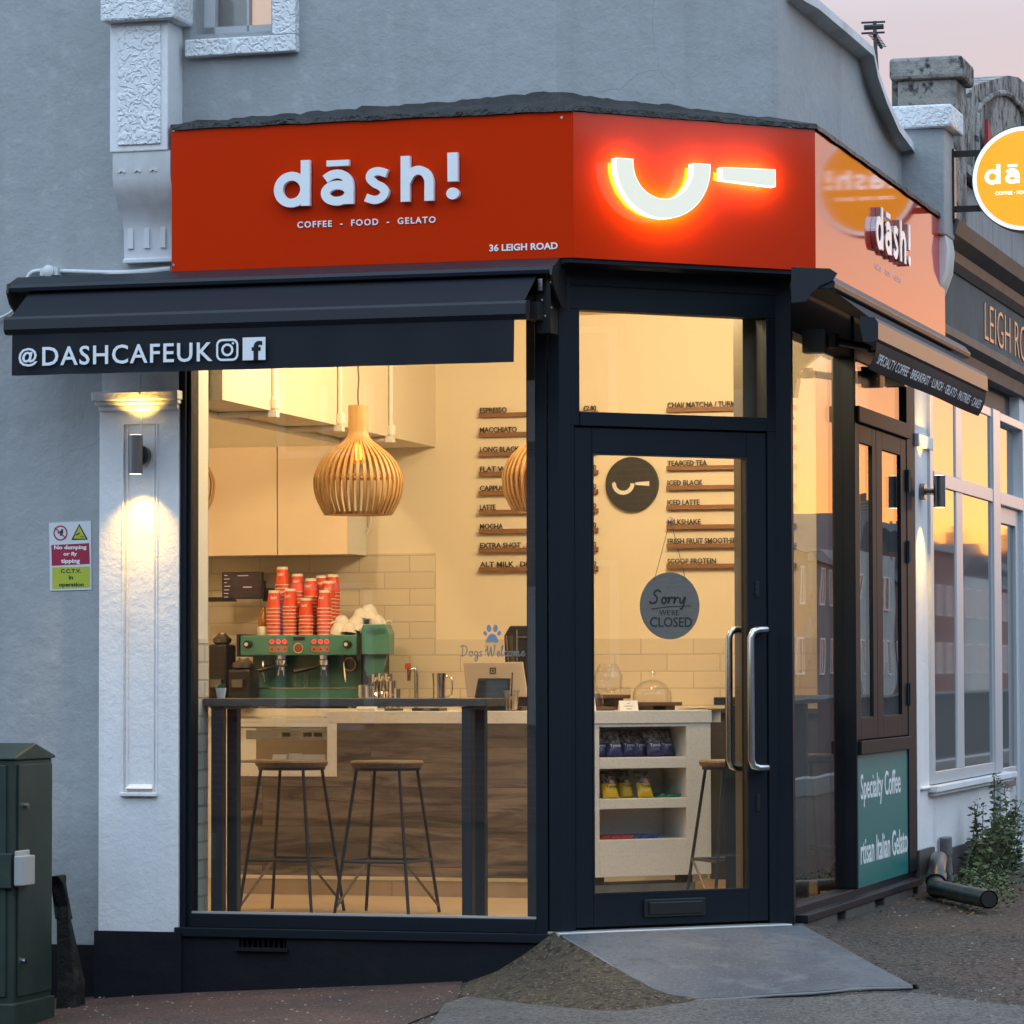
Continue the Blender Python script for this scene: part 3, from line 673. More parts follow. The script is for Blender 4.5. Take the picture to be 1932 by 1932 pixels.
# ---- corner posts
def post(name, F1, xa, F2, xb, y=-.015, z0=.36, z1=3.18):
    c = corner(F1, y, F2, y); mb = MB()
    mb.pxy([F1.w(xa, y)[:2], c, F2.w(xb, y)[:2], F2.w(xb, .10)[:2], corner(F1, .10, F2, .10), F1.w(xa, .10)[:2]], z0, z1)
    return mb.build(name, M['navy'], B, bevel=.004)
dx0 = D.x(1076, 0); dx1 = D.x(1475, 0)
post('corner_post', L, L.x(1034, -.015)+.003, D, dx0-.003)
post('corner_post', D, dx1+.003, R, R.x(1495, -.015))
# interior columns seen through the glass at the corners
mb = MB(L); mb.box(L.x(994, .12), L.x(1040, .12), .12, .22, IZ, 3.2); mb.build('column', M['dpanel'], B)
mb = MB(D); mb.box(D.x(1404, .12), D.x(1437, .12), .12, .2, IZ, 3.2); o = mb.build('column', mat('umber_column', (.12, .10, .07), .6), B)
# ---- door bay: head, transom light, door leaf
tz1 = D.z(1089, 585, .03); tz0 = D.z(1089, 777, .03); bz0 = D.z(1089, 803, 0); thr = D.z(1076, 1757, 0)
tx0, tx1 = D.x(1089, .03), D.x(1442, .03); lx1 = D.x(1450, 0)
mb = MB(D)
mb.box(dx0, dx1, .0, .09, tz1, 3.18); mb.box(dx0, tx0, .0, .09, bz0, tz1); mb.box(tx1, dx1, .0, .09, bz0, tz1); mb.box(tx0, tx1, -.004, .09, bz0, tz0)
mb.box(dx0, D.x(1085, 0), .0, .09, thr, bz0); mb.box(lx1, dx1, .0, .09, thr, bz0)
mb.box(dx0, dx1, -.008, -.001, tz1+.10, tz1+.108)
mb.box(dx0, dx1, .065, .089, bz0-.03, bz0+.006); mb.box(dx0, dx1, .065, .089, thr-.01, thr+.03)
tw = mb.build('transom_window', M['navy'], B, bevel=.003)
mb = MB(D); mb.box(tx0, tx1, .035, .045, tz0, tz1); mb.build('pane', M['glass'], tw)
ox0, ox1 = D.x(1086.5, .0), D.x(1449, .0); hx0, hx1 = D.x(1115.5, .02), D.x(1408, .02); hz1 = D.z(1115, 855, .02); hz0 = D.z(1117, 1688, .02)
mb = MB(D); z0 = thr+.012; z1 = bz0-.006
mb.box(ox0, hx0, .008, .062, z0, z1); mb.box(hx1, ox1, .008, .062, z0, z1); mb.box(hx0, hx1, .008, .062, hz1, z1); mb.box(hx0, hx1, .008, .062, z0, hz0)
door = mb.build('door', M['navy'], B, bevel=.003)
mb = MB(D); mb.box(hx0, hx1, .030, .040, hz0, hz1); mb.build('pane', M['glass'], door)
mb = MB(D); g = .007
mb.box(hx0, hx0+g, .006, .03, hz0, hz1); mb.box(hx1-g, hx1, .006, .03, hz0, hz1); mb.box(hx0+g, hx1-g, .006, .03, hz1-g, hz1); mb.box(hx0+g, hx1-g, .006, .03, hz0, hz0+g); mb.build('gasket', M['navyd'], door)
def handle(y_at, sgn):
    zt_, zb_ = D.z(1420, 1188, y_at), D.z(1420, 1449, y_at); xm = D.x(1437, .0); off = .087; out = .065*sgn
    y0 = .008 if sgn < 0 else .062
    xm2 = xm if sgn < 0 else xm+.0
    pts = [(xm2, y0, zt_), (xm2, y0+out*.8, zt_), (xm2-.012, y0+out, zt_), (xm2-off+.035, y0+out, zt_), (xm2-off+.01, y0+out, zt_-.010), (xm2-off, y0+out, zt_-.035), (xm2-off, y0+out, zb_+.035), (xm2-off+.01, y0+out, zb_+.010), (xm2-off+.035, y0+out, zb_), (xm2-.012, y0+out, zb_), (xm2, y0+out*.8, zb_), (xm2, y0, zb_)]
    mb = MB(D); mb.tube(pts, .0155, 16); return mb.build('handle', M['steel'], door, smooth=True, sharp=60)
handle(-.05, -1); handle(.12, 1)
mb = MB(D); x0, z1 = D.at(1214, 1697, .005); x1, z0 = D.at(1330, 1726, .005)
mb.box(x0, x1, -.004, .009, z0, z1); mb.box(x0+.02, x1-.02, -.012, -.004, z0+.012, z1-.012); mb.build('letter_plate', M['blk'], door, bevel=.003)
for v0, v1 in ((1096, 1126), (1499, 1530)):
    mb = MB(D); x = D.x(1428, .008); za, zb_ = D.z(1428, v0, .008), D.z(1428, v1, .008)
    mb.box(x-.009, x+.009, .003, .009, zb_, za)
    for f in (.15, .45, .8): mb.box(x-.004, x+.003, -.001, .004, zb_+(za-zb_)*f-.004, zb_+(za-zb_)*f+.005)
    mb.build('lock_plate', [M['blk']], door)
mb = MB(D); mb.box(D.x(1052, -.07), D.x(1492, -.07), -.07, .09, thr-.018, thr); mb.build('threshold', M['alu'], B, bevel=.003)
# ---- side-street shopfront
rx = {k: R.x(k, 0) for k in (1495, 1577, 1615, 1684, 1700, 1722)}
for k, u_ in ((1577, 1580), (1615, 1617.5), (1684, 1692), (1700, 1709), (1722, 1728)): rx[k] = R.x(u_, 0)
rzs = R.z(1500, 1728, 0); rzb = R.z(1500, 1740, -.04)
def rz(u, v): return R.z(u, v, 0)
mb = MB(R)
mb.box(rx[1495], rx[1722], .0, .09, rzs-.005, rzs+.035)
XM = R.x(1615, -.012); mb.box(XM, XM+.03, -.012, .09, rzs+.035, 3.18); mb.box(rx[1700], rx[1722], -.012, .09, rzs+.035, 3.18)
mb.box(rx[1495], XM, .0, .09, R.z(1530, 640, 0), 3.18); rx[1615] = XM+.03; mb.box(rx[1615], rx[1700], .0, .09, R.z(1640, 690, 0), 3.18)
mb.box(rx[1495], R.x(1735, -.05), -.06, .0, rzb-.015, rzb+.018)
zA = rz(1617, 768); zB = rz(1617, 798); zC = rz(1617, 1398); zD = rz(1617, 1424)
mb.box(rx[1615], rx[1700], -.03, .09, zB, zA); mb.box(rx[1615], rx[1700], -.03, .09, zD, zC)
sw = mb.build('shop_window', M['navy'], B, bevel=.003)
mb = MB(R); mb.box(rx[1495], XM, .042, .052, rzs+.035, R.z(1530, 640, 0)); mb.build('pane', M['glassw'], sw)
mb = MB(R); mb.box(rx[1615], rx[1700], .008, .018, zA, R.z(1640, 690, 0)); mb.build('pane', M['glassw'], sw)
xm = R.x(1652, 0)
for a, b in ((rx[1615]+.004, xm-.003), (xm+.003, rx[1700]-.004)):
    mb = MB(R); st = (b-a)*.19; zt_ = rz(1640, 830)
    zb_ = rz(1640, 1352)
    mb.box(a, a+st, -.008, .05, zC+.004, zB-.004); mb.box(b-st, b, -.008, .05, zC+.004, zB-.004); mb.box(a+st, b-st, -.008, .05, zt_-.03, zB-.004); mb.box(a+st, b-st, -.008, .05, zC+.004, zb_)
    cs = mb.build('casement', M['navy'], B, bevel=.003)
    mb = MB(R); mb.box(a+st, b-st, .002, .010, zb_, zt_-.03); mb.build('pane', M['glassw'], cs)
for v in (905, 1040, 1310):
    mb = MB(R); x = rx[1700]+.02; z = R.z(1708, v, -.02); mb.box(x-.035, x+.02, -.022, -.011, z-.055, z+.055); mb.tube([(x-.03, -.024, z-.055), (x-.03, -.024, z+.055)], .008, 8); mb.build('hinge', M['dsteel'], B)
mb = MB(R); ta, tb = rx[1615]+.002, rx[1700]-.002; mb.box(ta, tb, -.004, .045, rzs+.035, zD); tp = mb.build('sign_panel', M['teal'], B)
mb = MB(R); dark = MB(R)
def rtext(mb, s, u0, v0, u1, v1, hh, y, bold=.01):
    xa, za = R.at(u0, v0, y); xb, zb_ = R.at(u1, v1, y); text(mb, s, xa, xb, za, za+hh, y, .001, bold)
rtext(mb, 'Specialty Coffee', 1624, 1524, 1699, 1508, .155, -.004); rtext(mb, 'rtisan Italian Gelato', 1624, 1632, 1712, 1606, .125, -.004)
mb.build('lettering', M['white_flat'], tp)
mb = MB(R)                                                            # low plinth with gaps between its blocks
gz = lambda x: ground_z(R.w(x, 0).x, R.w(x, 0).y)
edges = [R.x(u, -.02, 1720) for u in (1500, 1568, 1584, 1640, 1658, 1712, 1722, 1748)]
mb.box(edges[0], edges[-1], .05, .12, .1, rzb-.015)
for i in (0, 2, 4, 6): mb.box(edges[i], edges[i+1], -.05, .06, .1, rzb-.016)
mb.build('plinth', M['nplinth'], B, bevel=.01)
# soffit boards under the fascia
fA = corner(L, -.12, D, -.15); fB = corner(D, -.15, R, -.125)
mb = MB()
mb.pxy([L.w(L.x(322, -.12), -.12)[:2], fA, corner(L, .05, D, .05), L.w(L.x(322, -.12), .05)[:2]], 3.181, 3.199)
mb.pxy([fA, fB, corner(D, .05, R, .05), corner(L, .05, D, .05)], 3.181, 3.199)
mb.pxy([fB, R.w(3.3, -.125)[:2], R.w(3.3, .05)[:2], corner(D, .05, R, .05)], 3.181, 3.199)
mb.build('soffit', M['navy'], B)
# roofing felt lapped from the wall over the top of the fascia
fo = {'L': -.137, 'D': -.17, 'R': -.145}
def felt_strip(F, xa_t, xb_t, xa_b, xb_b, yb, n, zt_, seed):
    mb = MB(F); P = []
    for i in range(n+1):
        t = i/n; w = [noise.noise(Vector((t*n*.22, seed, k*3.1)))+.6*noise.noise(Vector((t*n*.7, seed+5, k*3.1))) for k in range(4)]
        xt = xa_t+(xb_t-xa_t)*t; xb = xa_b+(xb_b-xa_b)*t
        za_ = zt_[0]+(zt_[1]-zt_[0])*t; za_ += .012*abs(w[1]); P += [(xt, .046, za_+.012*w[0]), (xt*.6+xb*.4, .046*.6+yb*.4+.012*w[2], za_*.55+3.828*.45+.012*w[1]), (xb, yb, 3.828+.005*w[2]), (xb, yb-.003, 3.806+.004*w[3])]
    mb.raw(P, [(4*i+k, 4*i+k+1, 4*i+5+k, 4*i+4+k) for i in range(n) for k in range(3)])
    return mb.build('roofing_felt', M['felt'], B, smooth=True, sharp=60)
cT = corner(L, .046, D, .046); cB = corner(L, fo['L'], D, fo['D']); dT = corner(D, .046, R, .046); dB = corner(D, fo['D'], R, fo['R'])
felt_strip(L, L.x(348, .046), L.loc(cT)[0], L.x(320, fo['L']), L.loc(cB)[0], fo['L'], 60, (3.862, 3.915), 1)
felt_strip(D, D.loc(cT)[0], D.loc(dT)[0], D.loc(cB)[0], D.loc(dB)[0], fo['D'], 40, (3.915, 3.875), 5)
felt_strip(R, R.loc(dT)[0], 3.4, R.loc(dB)[0], 3.42, fo['R'], 70, (3.875, 3.87), 9)
# white pier at the end of the side front, and the slim pilaster below
ux0, ux1 = R.x(1790, -.14), None
pA = R.x(1789, -.17); sx = pA
zcap0 = R.z(1789, 247, -.17); zcap1 = R.z(1789, 205, -.17)
mb = MB(R); mb.box(sx, sx+.30, -.17, .15, 3.72, zcap0); mb.build('pier', M['wall'], B, bevel=.008)
mb = MB(R); mb.box(sx-.04, sx+.34, -.215, .19, zcap0, zcap1); mb.build('pier_cap', M['carved'], B, bevel=.012)
mb = MB(R); prof = [(.1, 3.719), (-.165, 3.719), (-.175, 3.65), (-.165, 3.54), (-.12, 3.42), (-.05, 3.34), (.1, 3.30)]; mb.pyz(prof, sx+.03, sx+.27); mb.build('scroll_bracket', M['bracket'], B, smooth=True, sharp=30)
YQ = -.014
qx0, qx1 = R.x(1729, YQ), R.x(1757, YQ)
zq0 = R.z(1740, 1600, -.05)
mb = MB(R); mb.box(qx0, qx1, YQ, .30, zq0-.02, 3.2); mb.box(qx0, qx1, YQ-.02, .05, R.z(1740, 840, -.06), R.z(1740, 815, -.06)); mb.box(qx0+.08, qx1-.08, YQ-.018, .02, R.z(1740, 1488, -.06)-.015, R.z(1740, 1488, -.06))
mb.build('pilaster', M['white'], B, bevel=.006)
mb = MB(R); mb.box(qx0, qx1+.02, YQ-.008, .30, 0, zq0-.02); mb.build('plinth', M['nplinth'], B)
# entrance ramp and mortar fillet
c1 = D.w(D.x(1058, -.07), -.07); c2 = D.w(D.x(1512, -.07), -.07); c3 = ghit(1722, 1868); c4 = ghit(1265, 1892)
zt_ = thr-.006
mb = MB(); P = []; n = 12
for j in range(n+1):
    t = j/n
    for i in range(n+1):
        s = i/n; a = Vector((c1.x+(c2.x-c1.x)*s, c1.y+(c2.y-c1.y)*s, zt_)); zb_ = gfull(c4[0]+(c3[0]-c4[0])*s, c4[1]+(c3[1]-c4[1])*s)+.016
        b = Vector((c4[0]+(c3[0]-c4[0])*s, c4[1]+(c3[1]-c4[1])*s, zb_)); p = a.lerp(b, t)
        p.z += .004*noise.noise(Vector((p.x*3, p.y*3, 1)))
        if j == n: p.y += .03*noise.noise(Vector((s*6, 2, 5)))
        P.append(tuple(p))
top = len(P); F_ = [(j*(n+1)+i, j*(n+1)+i+1, (j+1)*(n+1)+i+1, (j+1)*(n+1)+i) for j in range(n) for i in range(n)]
rim = [i for i in range(n+1)]+[j*(n+1)+n for j in range(1, n+1)]+[n*(n+1)+i for i in range(n-1, -1, -1)]+[j*(n+1) for j in range(n-1, 0, -1)]
P += [(P[i][0], P[i][1], P[i][2]-.30) for i in rim]
F_ += [(rim[k], rim[(k+1) % len(rim)], top+(k+1) % len(rim), top+k) for k in range(len(rim))]
mb.raw(P, F_); struct(mb.build('ramp', M['ramp'], smooth=True, sharp=50))
Ptop = [Vector(p) for p in P[:top]]
# pale mortar line along the ramp's lower and left edges
mb = MB(); ln = [Ptop[n*(n+1)+i] for i in range(n+1)]
mb.tube([(p.x, p.y-.004, p.z-.008) for p in ln], [.006+.005*noise.noise(Vector((i*1.3, 0, 0))) for i in range(n+1)], 8)
ln = [Ptop[j*(n+1)] for j in range(n+1)]; mb.tube([(p.x, p.y, p.z-.006) for p in ln], [.004+.004*abs(noise.noise(Vector((i*1.1, 4, 0)))) for i in range(n+1)], 8)
struct(mb.build('mortar_edge', M['rampedge'], smooth=True))
# fillet left of the ramp
inner_e = [Ptop[j*(n+1)]+Vector((0, 0, -.002)) for j in range(n+1)]
outl = [L.w(L.x(1030, -.04, 1780), -.04)]+[(lambda a: L.w(a[0], -.037, a[1]))(L.at(u, v, -.037)) for u, v in ((985, 1803), (928, 1838), (884, 1864))]+[Vector((*ghit(u, v), 0)) for u, v in ((868, 1880), (915, 1890), (985, 1897), (1060, 1907), (1130, 1916), (1190, 1914), (1250, 1903), (1290, 1897), (1320, 1890))]
outl = [Vector((p.x, p.y, max(p.z, gfull(p.x, p.y)+.004))) for p in outl]; outl[0].z = thr-.03
mm = 12
for i in range(1, 4):                                 # against the black plinth the fillet climbs
    pass
mb = MB(); P = []
for j in range(len(outl)):
    a = inner_e[min(n, round(j*n/(len(outl)-1)))]; b = outl[j]
    for i in range(mm+1):
        t = i/mm; p = a.lerp(b, t); sag = -.25*t*(1-t)*max(0, a.z-b.z)+.012*t*(1-t)*4*noise.noise(Vector((p.x*5, p.y*5, 2)))+.02*math.sin(math.pi*t)
        P.append((p.x, p.y, p.z+sag))
mb.raw(P, [(j*(mm+1)+i, j*(mm+1)+i+1, (j+1)*(mm+1)+i+1, (j+1)*(mm+1)+i) for j in range(len(outl)-1) for i in range(mm)])
struct(mb.build('mortar_fillet', M['mound'], smooth=True, sharp=80))
# small fillet right of the ramp
r_e = [Ptop[j*(n+1)+n] for j in range(n+1)]
mb = MB(); P = []
for j in range(n+1):
    a = r_e[j]; q_ = Vector((a.x+.22*(1-j/n)+.03, a.y+.02, 0)); q_.z = gfull(q_.x, q_.y)+.003
    for i in range(5): P.append(tuple(a.lerp(q_, i/4)+Vector((0, 0, .012*math.sin(math.pi*i/4)))))
mb.raw(P, [(j*5+i, j*5+i+1, j*5+6+i, j*5+5+i) for j in range(n) for i in range(4)])
struct(mb.build('mortar_fillet', M['paving'], smooth=True, sharp=80))
# ================================================================ SIGNS
FL, FD, FR = -.127, -.16, -.135
cA = corner(L, FL, D, FD); cB_ = corner(D, FD, R, FR); FZ0, FZ1 = 3.199, 3.806
ciA = corner(L, FL+.03, D, FD+.03); ciB = corner(D, FD+.03, R, FR+.03)
def board(name, label, F, pl, root_x, y):
    t = thing(name, label, 'sign', F, root_x, y, FZ0)
    mb = MB(); mb.pxy(pl, FZ0, FZ1); mb.build('panel', M['red'], t, bevel=.002); return t
GL = 108; GLW = 1112.0
def dash_word(mb, x0, x1, zbase, zs, yf, yb):
    """the rounded lower-case word with its long vowel mark, in 3D strokes"""
    k = (x1-x0)/GLW
    mp_ = lambda X, Z: (x0+(X-GL)*k, zbase+Z*zs)
    st = 54; n_ = [0]
    def rib(pts, w=st, smooth=5):
        p = smooth_path(pts, smooth) if smooth else pts
        n_[0] += 1; mb.ribbon(p, w, yf-.0003*n_[0], yb, mp_)
    def elp(cx, cz, rx, rz, n=44, a0=0, a1=360, w=st):
        n_[0] += 1
        mb.ribbon([(cx+rx*math.cos(R_(a0+(a1-a0)*i/n)), cz+rz*math.sin(R_(a0+(a1-a0)*i/n))) for i in range(n+1)], w, yf-.0003*n_[0], yb, mp_)
    elp(216, 103, 80, 83); rib([(299, 0), (299, 282)], smooth=0)
    rib([(428, 255), (562, 255)], 36, 0)
    rib([(420, 158), (462, 184), (510, 186), (548, 160), (563, 118), (563, 60), (563, 0)]); elp(492, 70, 71, 50)
    rib([(790, 178), (740, 194), (700, 184), (690, 152), (718, 120), (755, 98), (777, 66), (757, 30), (715, 18), (664, 36)], 50)
    rib([(900, 0), (900, 280)], smooth=0); rib([(905, 120), (930, 168), (975, 190), (1018, 172), (1040, 128), (1041, 60), (1041, 0)])
    rib([(1182, 112), (1181, 288)], 60, 0)
    n_[0] += 1
    P = [mp_(1182+38*math.cos(2*math.pi*i/28), 38+36*math.sin(2*math.pi*i/28)) for i in range(28)]; mb.pxz(P, yf-.0003*n_[0], yb)
    return mb
lx0 = L.x(322, FL)
s1 = board('fascia_sign', 'long red fascia sign with the pale 3D cafe name above the big window', L, [L.w(lx0, FL)[:2], cA, ciA, L.w(lx0, FL+.03)[:2]], lx0+1, FL)
x0, zb = L.at(517, 392, FL-.03); x1 = L.at(867, 376, FL-.03)[0]; zs = (L.z(585, 303, FL-.03)-L.z(585, 388.5, FL-.03))/280
mb = MB(L); dash_word(mb, x0, x1, L.z(585, 388, FL-.03), zs, FL-.034, FL-.012); mb.build('lettering', M['letter'], s1, fix=True)
mb = MB(L); x0, zb = L.at(561, 430.5, FL-.004); x1 = L.at(822, 421, FL-.004)[0]; text(mb, 'COFFEE  -  FOOD  -  GELATO', x0, x1, zb, zb+.0275, FL-.001, .004, .02, space=1.25); mb.build('tagline', M['white_flat'], s1)
mb = MB(L); x0, zb = L.at(923, 474.5, FL-.004); x1 = L.at(1052, 471, FL-.004)[0]; text(mb, '36 LEIGH ROAD', x0, x1, zb, zb+.029, FL-.001, .002, .025); mb.build('address', M['white_flat'], s1)
for u, v in ((328, 246), (328, 500), (1060, 222)): mb = MB(L); a, b = L.at(u, v, FL); mb.disc(a, b, .006, FL-.004, FL, 10); mb.build('screw', M['steel'], s1)
s2 = board('fascia_sign', 'red corner fascia sign over the door with glowing cup-and-dash emblem', D, [cA, cB_, ciB, ciA], .55, FD)
def emblem(mb, y, d, grow=0, only=None):
    xo0, z_t = D.at(1163, 300, y); xo1 = D.at(1340, 312, y)[0]; xi0 = D.at(1190, 300, y)[0]; xi1 = D.at(1305, 312, y)[0]
    cx = (xo0+xo1)/2; ro = (xo1-xo0)/2+grow; ri = (xi1-xi0)/2-grow; zb = D.z(1247, 411, y)-grow; zt_ = D.z(1175, 299, y)+grow
    ctr = zb+ro*1.0
    def arc(r, a0, a1, n=36): return [(cx+r*math.cos(R_(a0+(a1-a0)*i/n)), ctr+r*math.sin(R_(a0+(a1-a0)*i/n))) for i in range(n+1)]
    o_ = [(cx-ro, zt_)]+arc(ro, 180, 360)+[(cx+ro, zt_)]; i_ = [(cx-ri, zt_)]+arc(ri, 180, 360)+[(cx+ri, zt_)]
    P = []
    for (a, b), (c, e) in zip(o_, i_): P += [(a, y, b), (a, y+d, b), (c, y, e), (c, y+d, e)]
    n = len(o_); Fc = []
    for k in range(n-1):
        q = 4*k; w = q+4; Fc += [(q, q+2, w+2, w), (q+1, w+1, w+3, q+3), (q, w, w+1, q+1), (q+2, q+3, w+3, w+2)]
    Fc += [(0, 1, 3, 2), (4*(n-1), 4*(n-1)+2, 4*(n-1)+3, 4*(n-1)+1)]
    mb.raw(P, Fc)
    b = [D.at(1363, 316, y), D.at(1363, 339, y), D.at(1463, 352, y), D.at(1463, 313, y)]
    xa, xb_ = b[0][0]-grow, b[2][0]+grow
    mb.pxz([(xa, b[0][1]+grow), (xa, b[1][1]-grow), (xb_, b[2][1]-grow), (xb_, b[0][1]+.006+grow)], y, y+d)
yE = FD-.092
mb = MB(D); emblem(mb, yE, .004); em = mb.build('emblem', M['face'], s2)
mb = MB(D); emblem(mb, yE+.004, .042, .0015); mb.build('return', M['side'], em)
mb = MB(D); emblem(mb, yE+.047, .0012, -.010); mb.build('light_strip', M['halo'], em)
s3 = board('fascia_sign', 'glossy red side-street fascia sign reflecting sunset with raised cafe name', R, [cB_, R.w(R.x(1788, FR), FR)[:2], R.w(R.x(1788, FR), FR+.03)[:2], ciB], 1.5, FR)
y3 = FR-.024
x0, zb0 = R.at(1652, 462, y3); x1 = R.at(1716, 500, y3)[0]; zb = R.z(1650, 464, y3); zs = (R.z(1650, 383, y3)-zb)/282
mb = MB(R); dash_word(mb, x0, x1, zb, zs, y3, FR-.001); mb.build('lettering', M['lside'], s3)
mb = MB(R); dash_word(mb, x0, x1, zb, zs, y3-.004, y3-.0002); mb.build('letter_face', M['letter'], s3)
mb = MB(R); text(mb, 'COFFEE  -  FOOD  -  GELATO', x0+.1, x1-.1, zb-.09, zb-.065, FR-.001, .0005, .0, space=1.25); mb.build('tagline', M['white_flat'], s3)
# ---- round projecting sign
by = -.17; bxp = R.x(1800, by)
uC, vC = 1933, 336
Ys = R.w(bxp, by).y
# disc stands square to the side front: its plane is x = const in the R frame
xd = bxp+.03
def onx(u, v, X):                                   # sight line met with the plane x = X of the side-street frame
    lo, hi = -3.0, 1.0
    for _ in range(50):
        m_ = (lo+hi)/2; x_ = R.x(u, m_, v)
        # moving outwards (smaller y) the sight line meets larger x planes later
        if x_ > X: hi = m_
        else: lo = m_
    y_ = (lo+hi)/2; return y_, R.z(u, v, y_)
def onx(u, v, X):
    d = ray(u, v); # world point t*d ; R frame x = ((p-o).c + ...)
    t = (X+R.ox*R.c+R.oy*R.s)/(d.x*R.c+R.s)
    p = (d.x*t, t); return R.loc(p)[1], ZE+d.z*t
yc, zc_ = onx(uC, vC, xd); ye, _ = onx(1833, vC, xd); rad = abs(ye-yc)
bs = thing('projecting_sign', 'round lit amber sign on black brackets projecting over the side street', 'sign', R, xd, yc, zc_-rad)
def yzdisc(mb, r, x0, x1, n=64): mb.pyz([(yc+r*math.cos(2*math.pi*k/n), zc_+r*math.sin(2*math.pi*k/n)) for k in range(n)], x0, x1)
mb = MB(R); yzdisc(mb, rad, xd+.005, xd+.105); mb.build('drum', M['tleg'], bs, smooth=True, sharp=40)
mb = MB(R); yzdisc(mb, rad-.005, xd, xd+.11); mb.build('rim', mat('lit_white_rim', (.8, .8, .8), .4, emit=(1, 1, 1), es=.55), bs, smooth=True, sharp=40)
mb = MB(R); yzdisc(mb, rad*.90, xd-.003, xd+.113); mb.build('face', M['yel'], bs, smooth=True, sharp=40)
def on_disc(x, y, z): return (y, x, z)
class SignMB(MB): pass
tmp = MB(WF)
k = rad/.2766
# lettering drawn in (across, height) then turned into the sign's plane; y falls to the right seen from the camera
y_l, z_b = onx(1858, 348, xd); y_r, _ = onx(2010, 348, xd)
ww = y_l-y_r
def put(face_x, sign):
    mb = MB(R); tmb = MB(WF); dash_word(tmb, 0, ww, 0, (onx(1890, 310, xd)[1]-z_b)/282, -.004, 0)
    text(tmb, 'COFFEE · FOOD · GELATO', ww*.13, ww*.87, -.058, -.040, 0, .004, .01)
    if sign > 0: mb.raw([(face_x+p.y, y_l-p.x, z_b+p.z) for p in tmb.v], tmb.f)
    else: mb.raw([(face_x-p.y, y_r+p.x, z_b+p.z) for p in tmb.v], tmb.f)
    return mb.build('lettering', M['yelw'], bs)
put(xd-.003, 1); put(xd+.113, -1)
mb = MB(R)
for v in (291, 395):
    z = onx(1801, v, xd+.05)[1]; yr = yc+math.sqrt(max(0, rad**2-(z-zc_)**2))-.01
    mb.box(xd+.035, xd+.065, yr, by, z-.015, z+.015)
za, zb_ = onx(1801, 282, xd+.05)[1], onx(1801, 418, xd+.05)[1]; mb.box(xd+.02, xd+.08, by-.012, by+.0, zb_, za); mb.build('bracket', M['blk'], bs)
# ---- no-dumping notice
yw = .05
x0, z1 = L.at(94, 988, yw); x1, z0 = L.at(173, 1113, yw)
t = thing('warning_sign', 'white wall notice with crimson and lime panels beside the lit pilaster', 'sign', L, (x0+x1)/2, yw, z0)
def q(cx, cyy): # crop pixels of the notice
    return L.at((60+cx*.1139)*.894, (1060+cyy*.1139)*.894, yw-.004)
mb = MB(L); pc = [q(380, 380), q(1160, 345), q(1165, 1620), q(400, 1640)]; mb.pxz(pc, yw-.004, yw); mb.build('board', M['signw'], t)
mb = MB(L); mb.pxz([q(425, 793), q(1125, 757), q(1135, 1140), q(435, 1178)], yw-.005, yw-.0041)
a = q(595, 570); mb.ring(a[0], a[1], .033, .027, yw-.005, yw-.0041, 32)
b1, b2 = q(490, 470), q(700, 668); mb.ribbon([b1, b2], .005, yw-.0054, yw-.0045); mb.build('panel', M['crim'], t)
mb = MB(L); mb.pxz([q(440, 1208), q(1135, 1190), q(1140, 1575), q(445, 1608)], yw-.005, yw-.0041); mb.build('panel', M['lime'], t); mb = MB(L); mb.pxz([q(942, 440), q(838, 675), q(1065, 672)], yw-.0056, yw-.0051); mb.build('triangle', M['lime'], t)
mb = MB(L); mb.pxz([q(942, 400), q(795, 700), q(1103, 690)], yw-.005, yw-.0041)
c = q(915, 590); mb.ribbon([q(880, 612), q(955, 570)], .005, yw-.0064, yw-.0057); mb.ribbon([q(950, 630), q(1015, 640)], .002, yw-.0064, yw-.0057); mb.ribbon([q(1012, 620), q(1018, 652)], .003, yw-.0064, yw-.0057)
a = q(610, 560); mb.disc(a[0], a[1], .009, yw-.0052, yw-.0041, 12); mb.ribbon([q(630, 500), q(600, 620)], .010, yw-.0050, yw-.0041); mb.ribbon([q(540, 570), q(640, 545)], .006, yw-.0049, yw-.0041)
def qt(s, ca, cb_, cyt, cyb, bold=.03):
    xa, za = q(ca, cyb); xb, _ = q(cb_, cyb); _, zt2 = q((ca+cb_)/2, cyt); text(mb, s, xa, xb, za, zt2, yw-.0051, .0006, bold)
qt('C.C.T.V.', 600, 975, 1235, 1312); qt('in', 750, 830, 1355, 1430); qt('operation', 565, 1025, 1490, 1585); mb.build('lettering', M['ink'], t)
mb = MB(L); qt('No dumping', 478, 1078, 798, 895); qt('or fly', 650, 905, 920, 1010); qt('tipping', 605, 955, 1050, 1150); mb.build('lettering', M['white_flat'], t)

# ================================================================ AWNINGS
t = thing('awning', 'black awning pulled part-way out over the big window, white handle printed on it', 'awning', L, -1.2, -.1, 2.74)
xa0, zc1 = L.at(13, 537, -.24); xa1 = L.at(1043, 500, -.24)[0]
zct = L.z(1043, 500, -.24)
mb = MB(L); prof = [(.03, 3.198), (-.135, 3.198), (-.24, zct-.003), (-.247, zct-.018), (-.243, zct-.034), (-.225, zct-.036), (-.21, zct-.030), (.03, zct+.01)]
mb.pyz(prof, xa0, xa1); mb.build('cassette', M['awnmet'], t, bevel=.003)
for xx in (xa0, xa1-.012):
    mb = MB(L); mb.pyz([(-.02, 3.19), (-.245, zct), (-.25, zct-.04), (-.22, zct-.085), (-.10, zct-.16), (-.02, zct-.16)], xx+.001, xx+.011); mb.build('end_plate', M['blk'], t)
yb_ = -.43; fx0, fzt = L.at(7, 600, yb_); fx1 = L.at(992, 566, yb_)[0]; fzt = L.z(992, 566, yb_); fzb = L.z(992, 601, yb_)
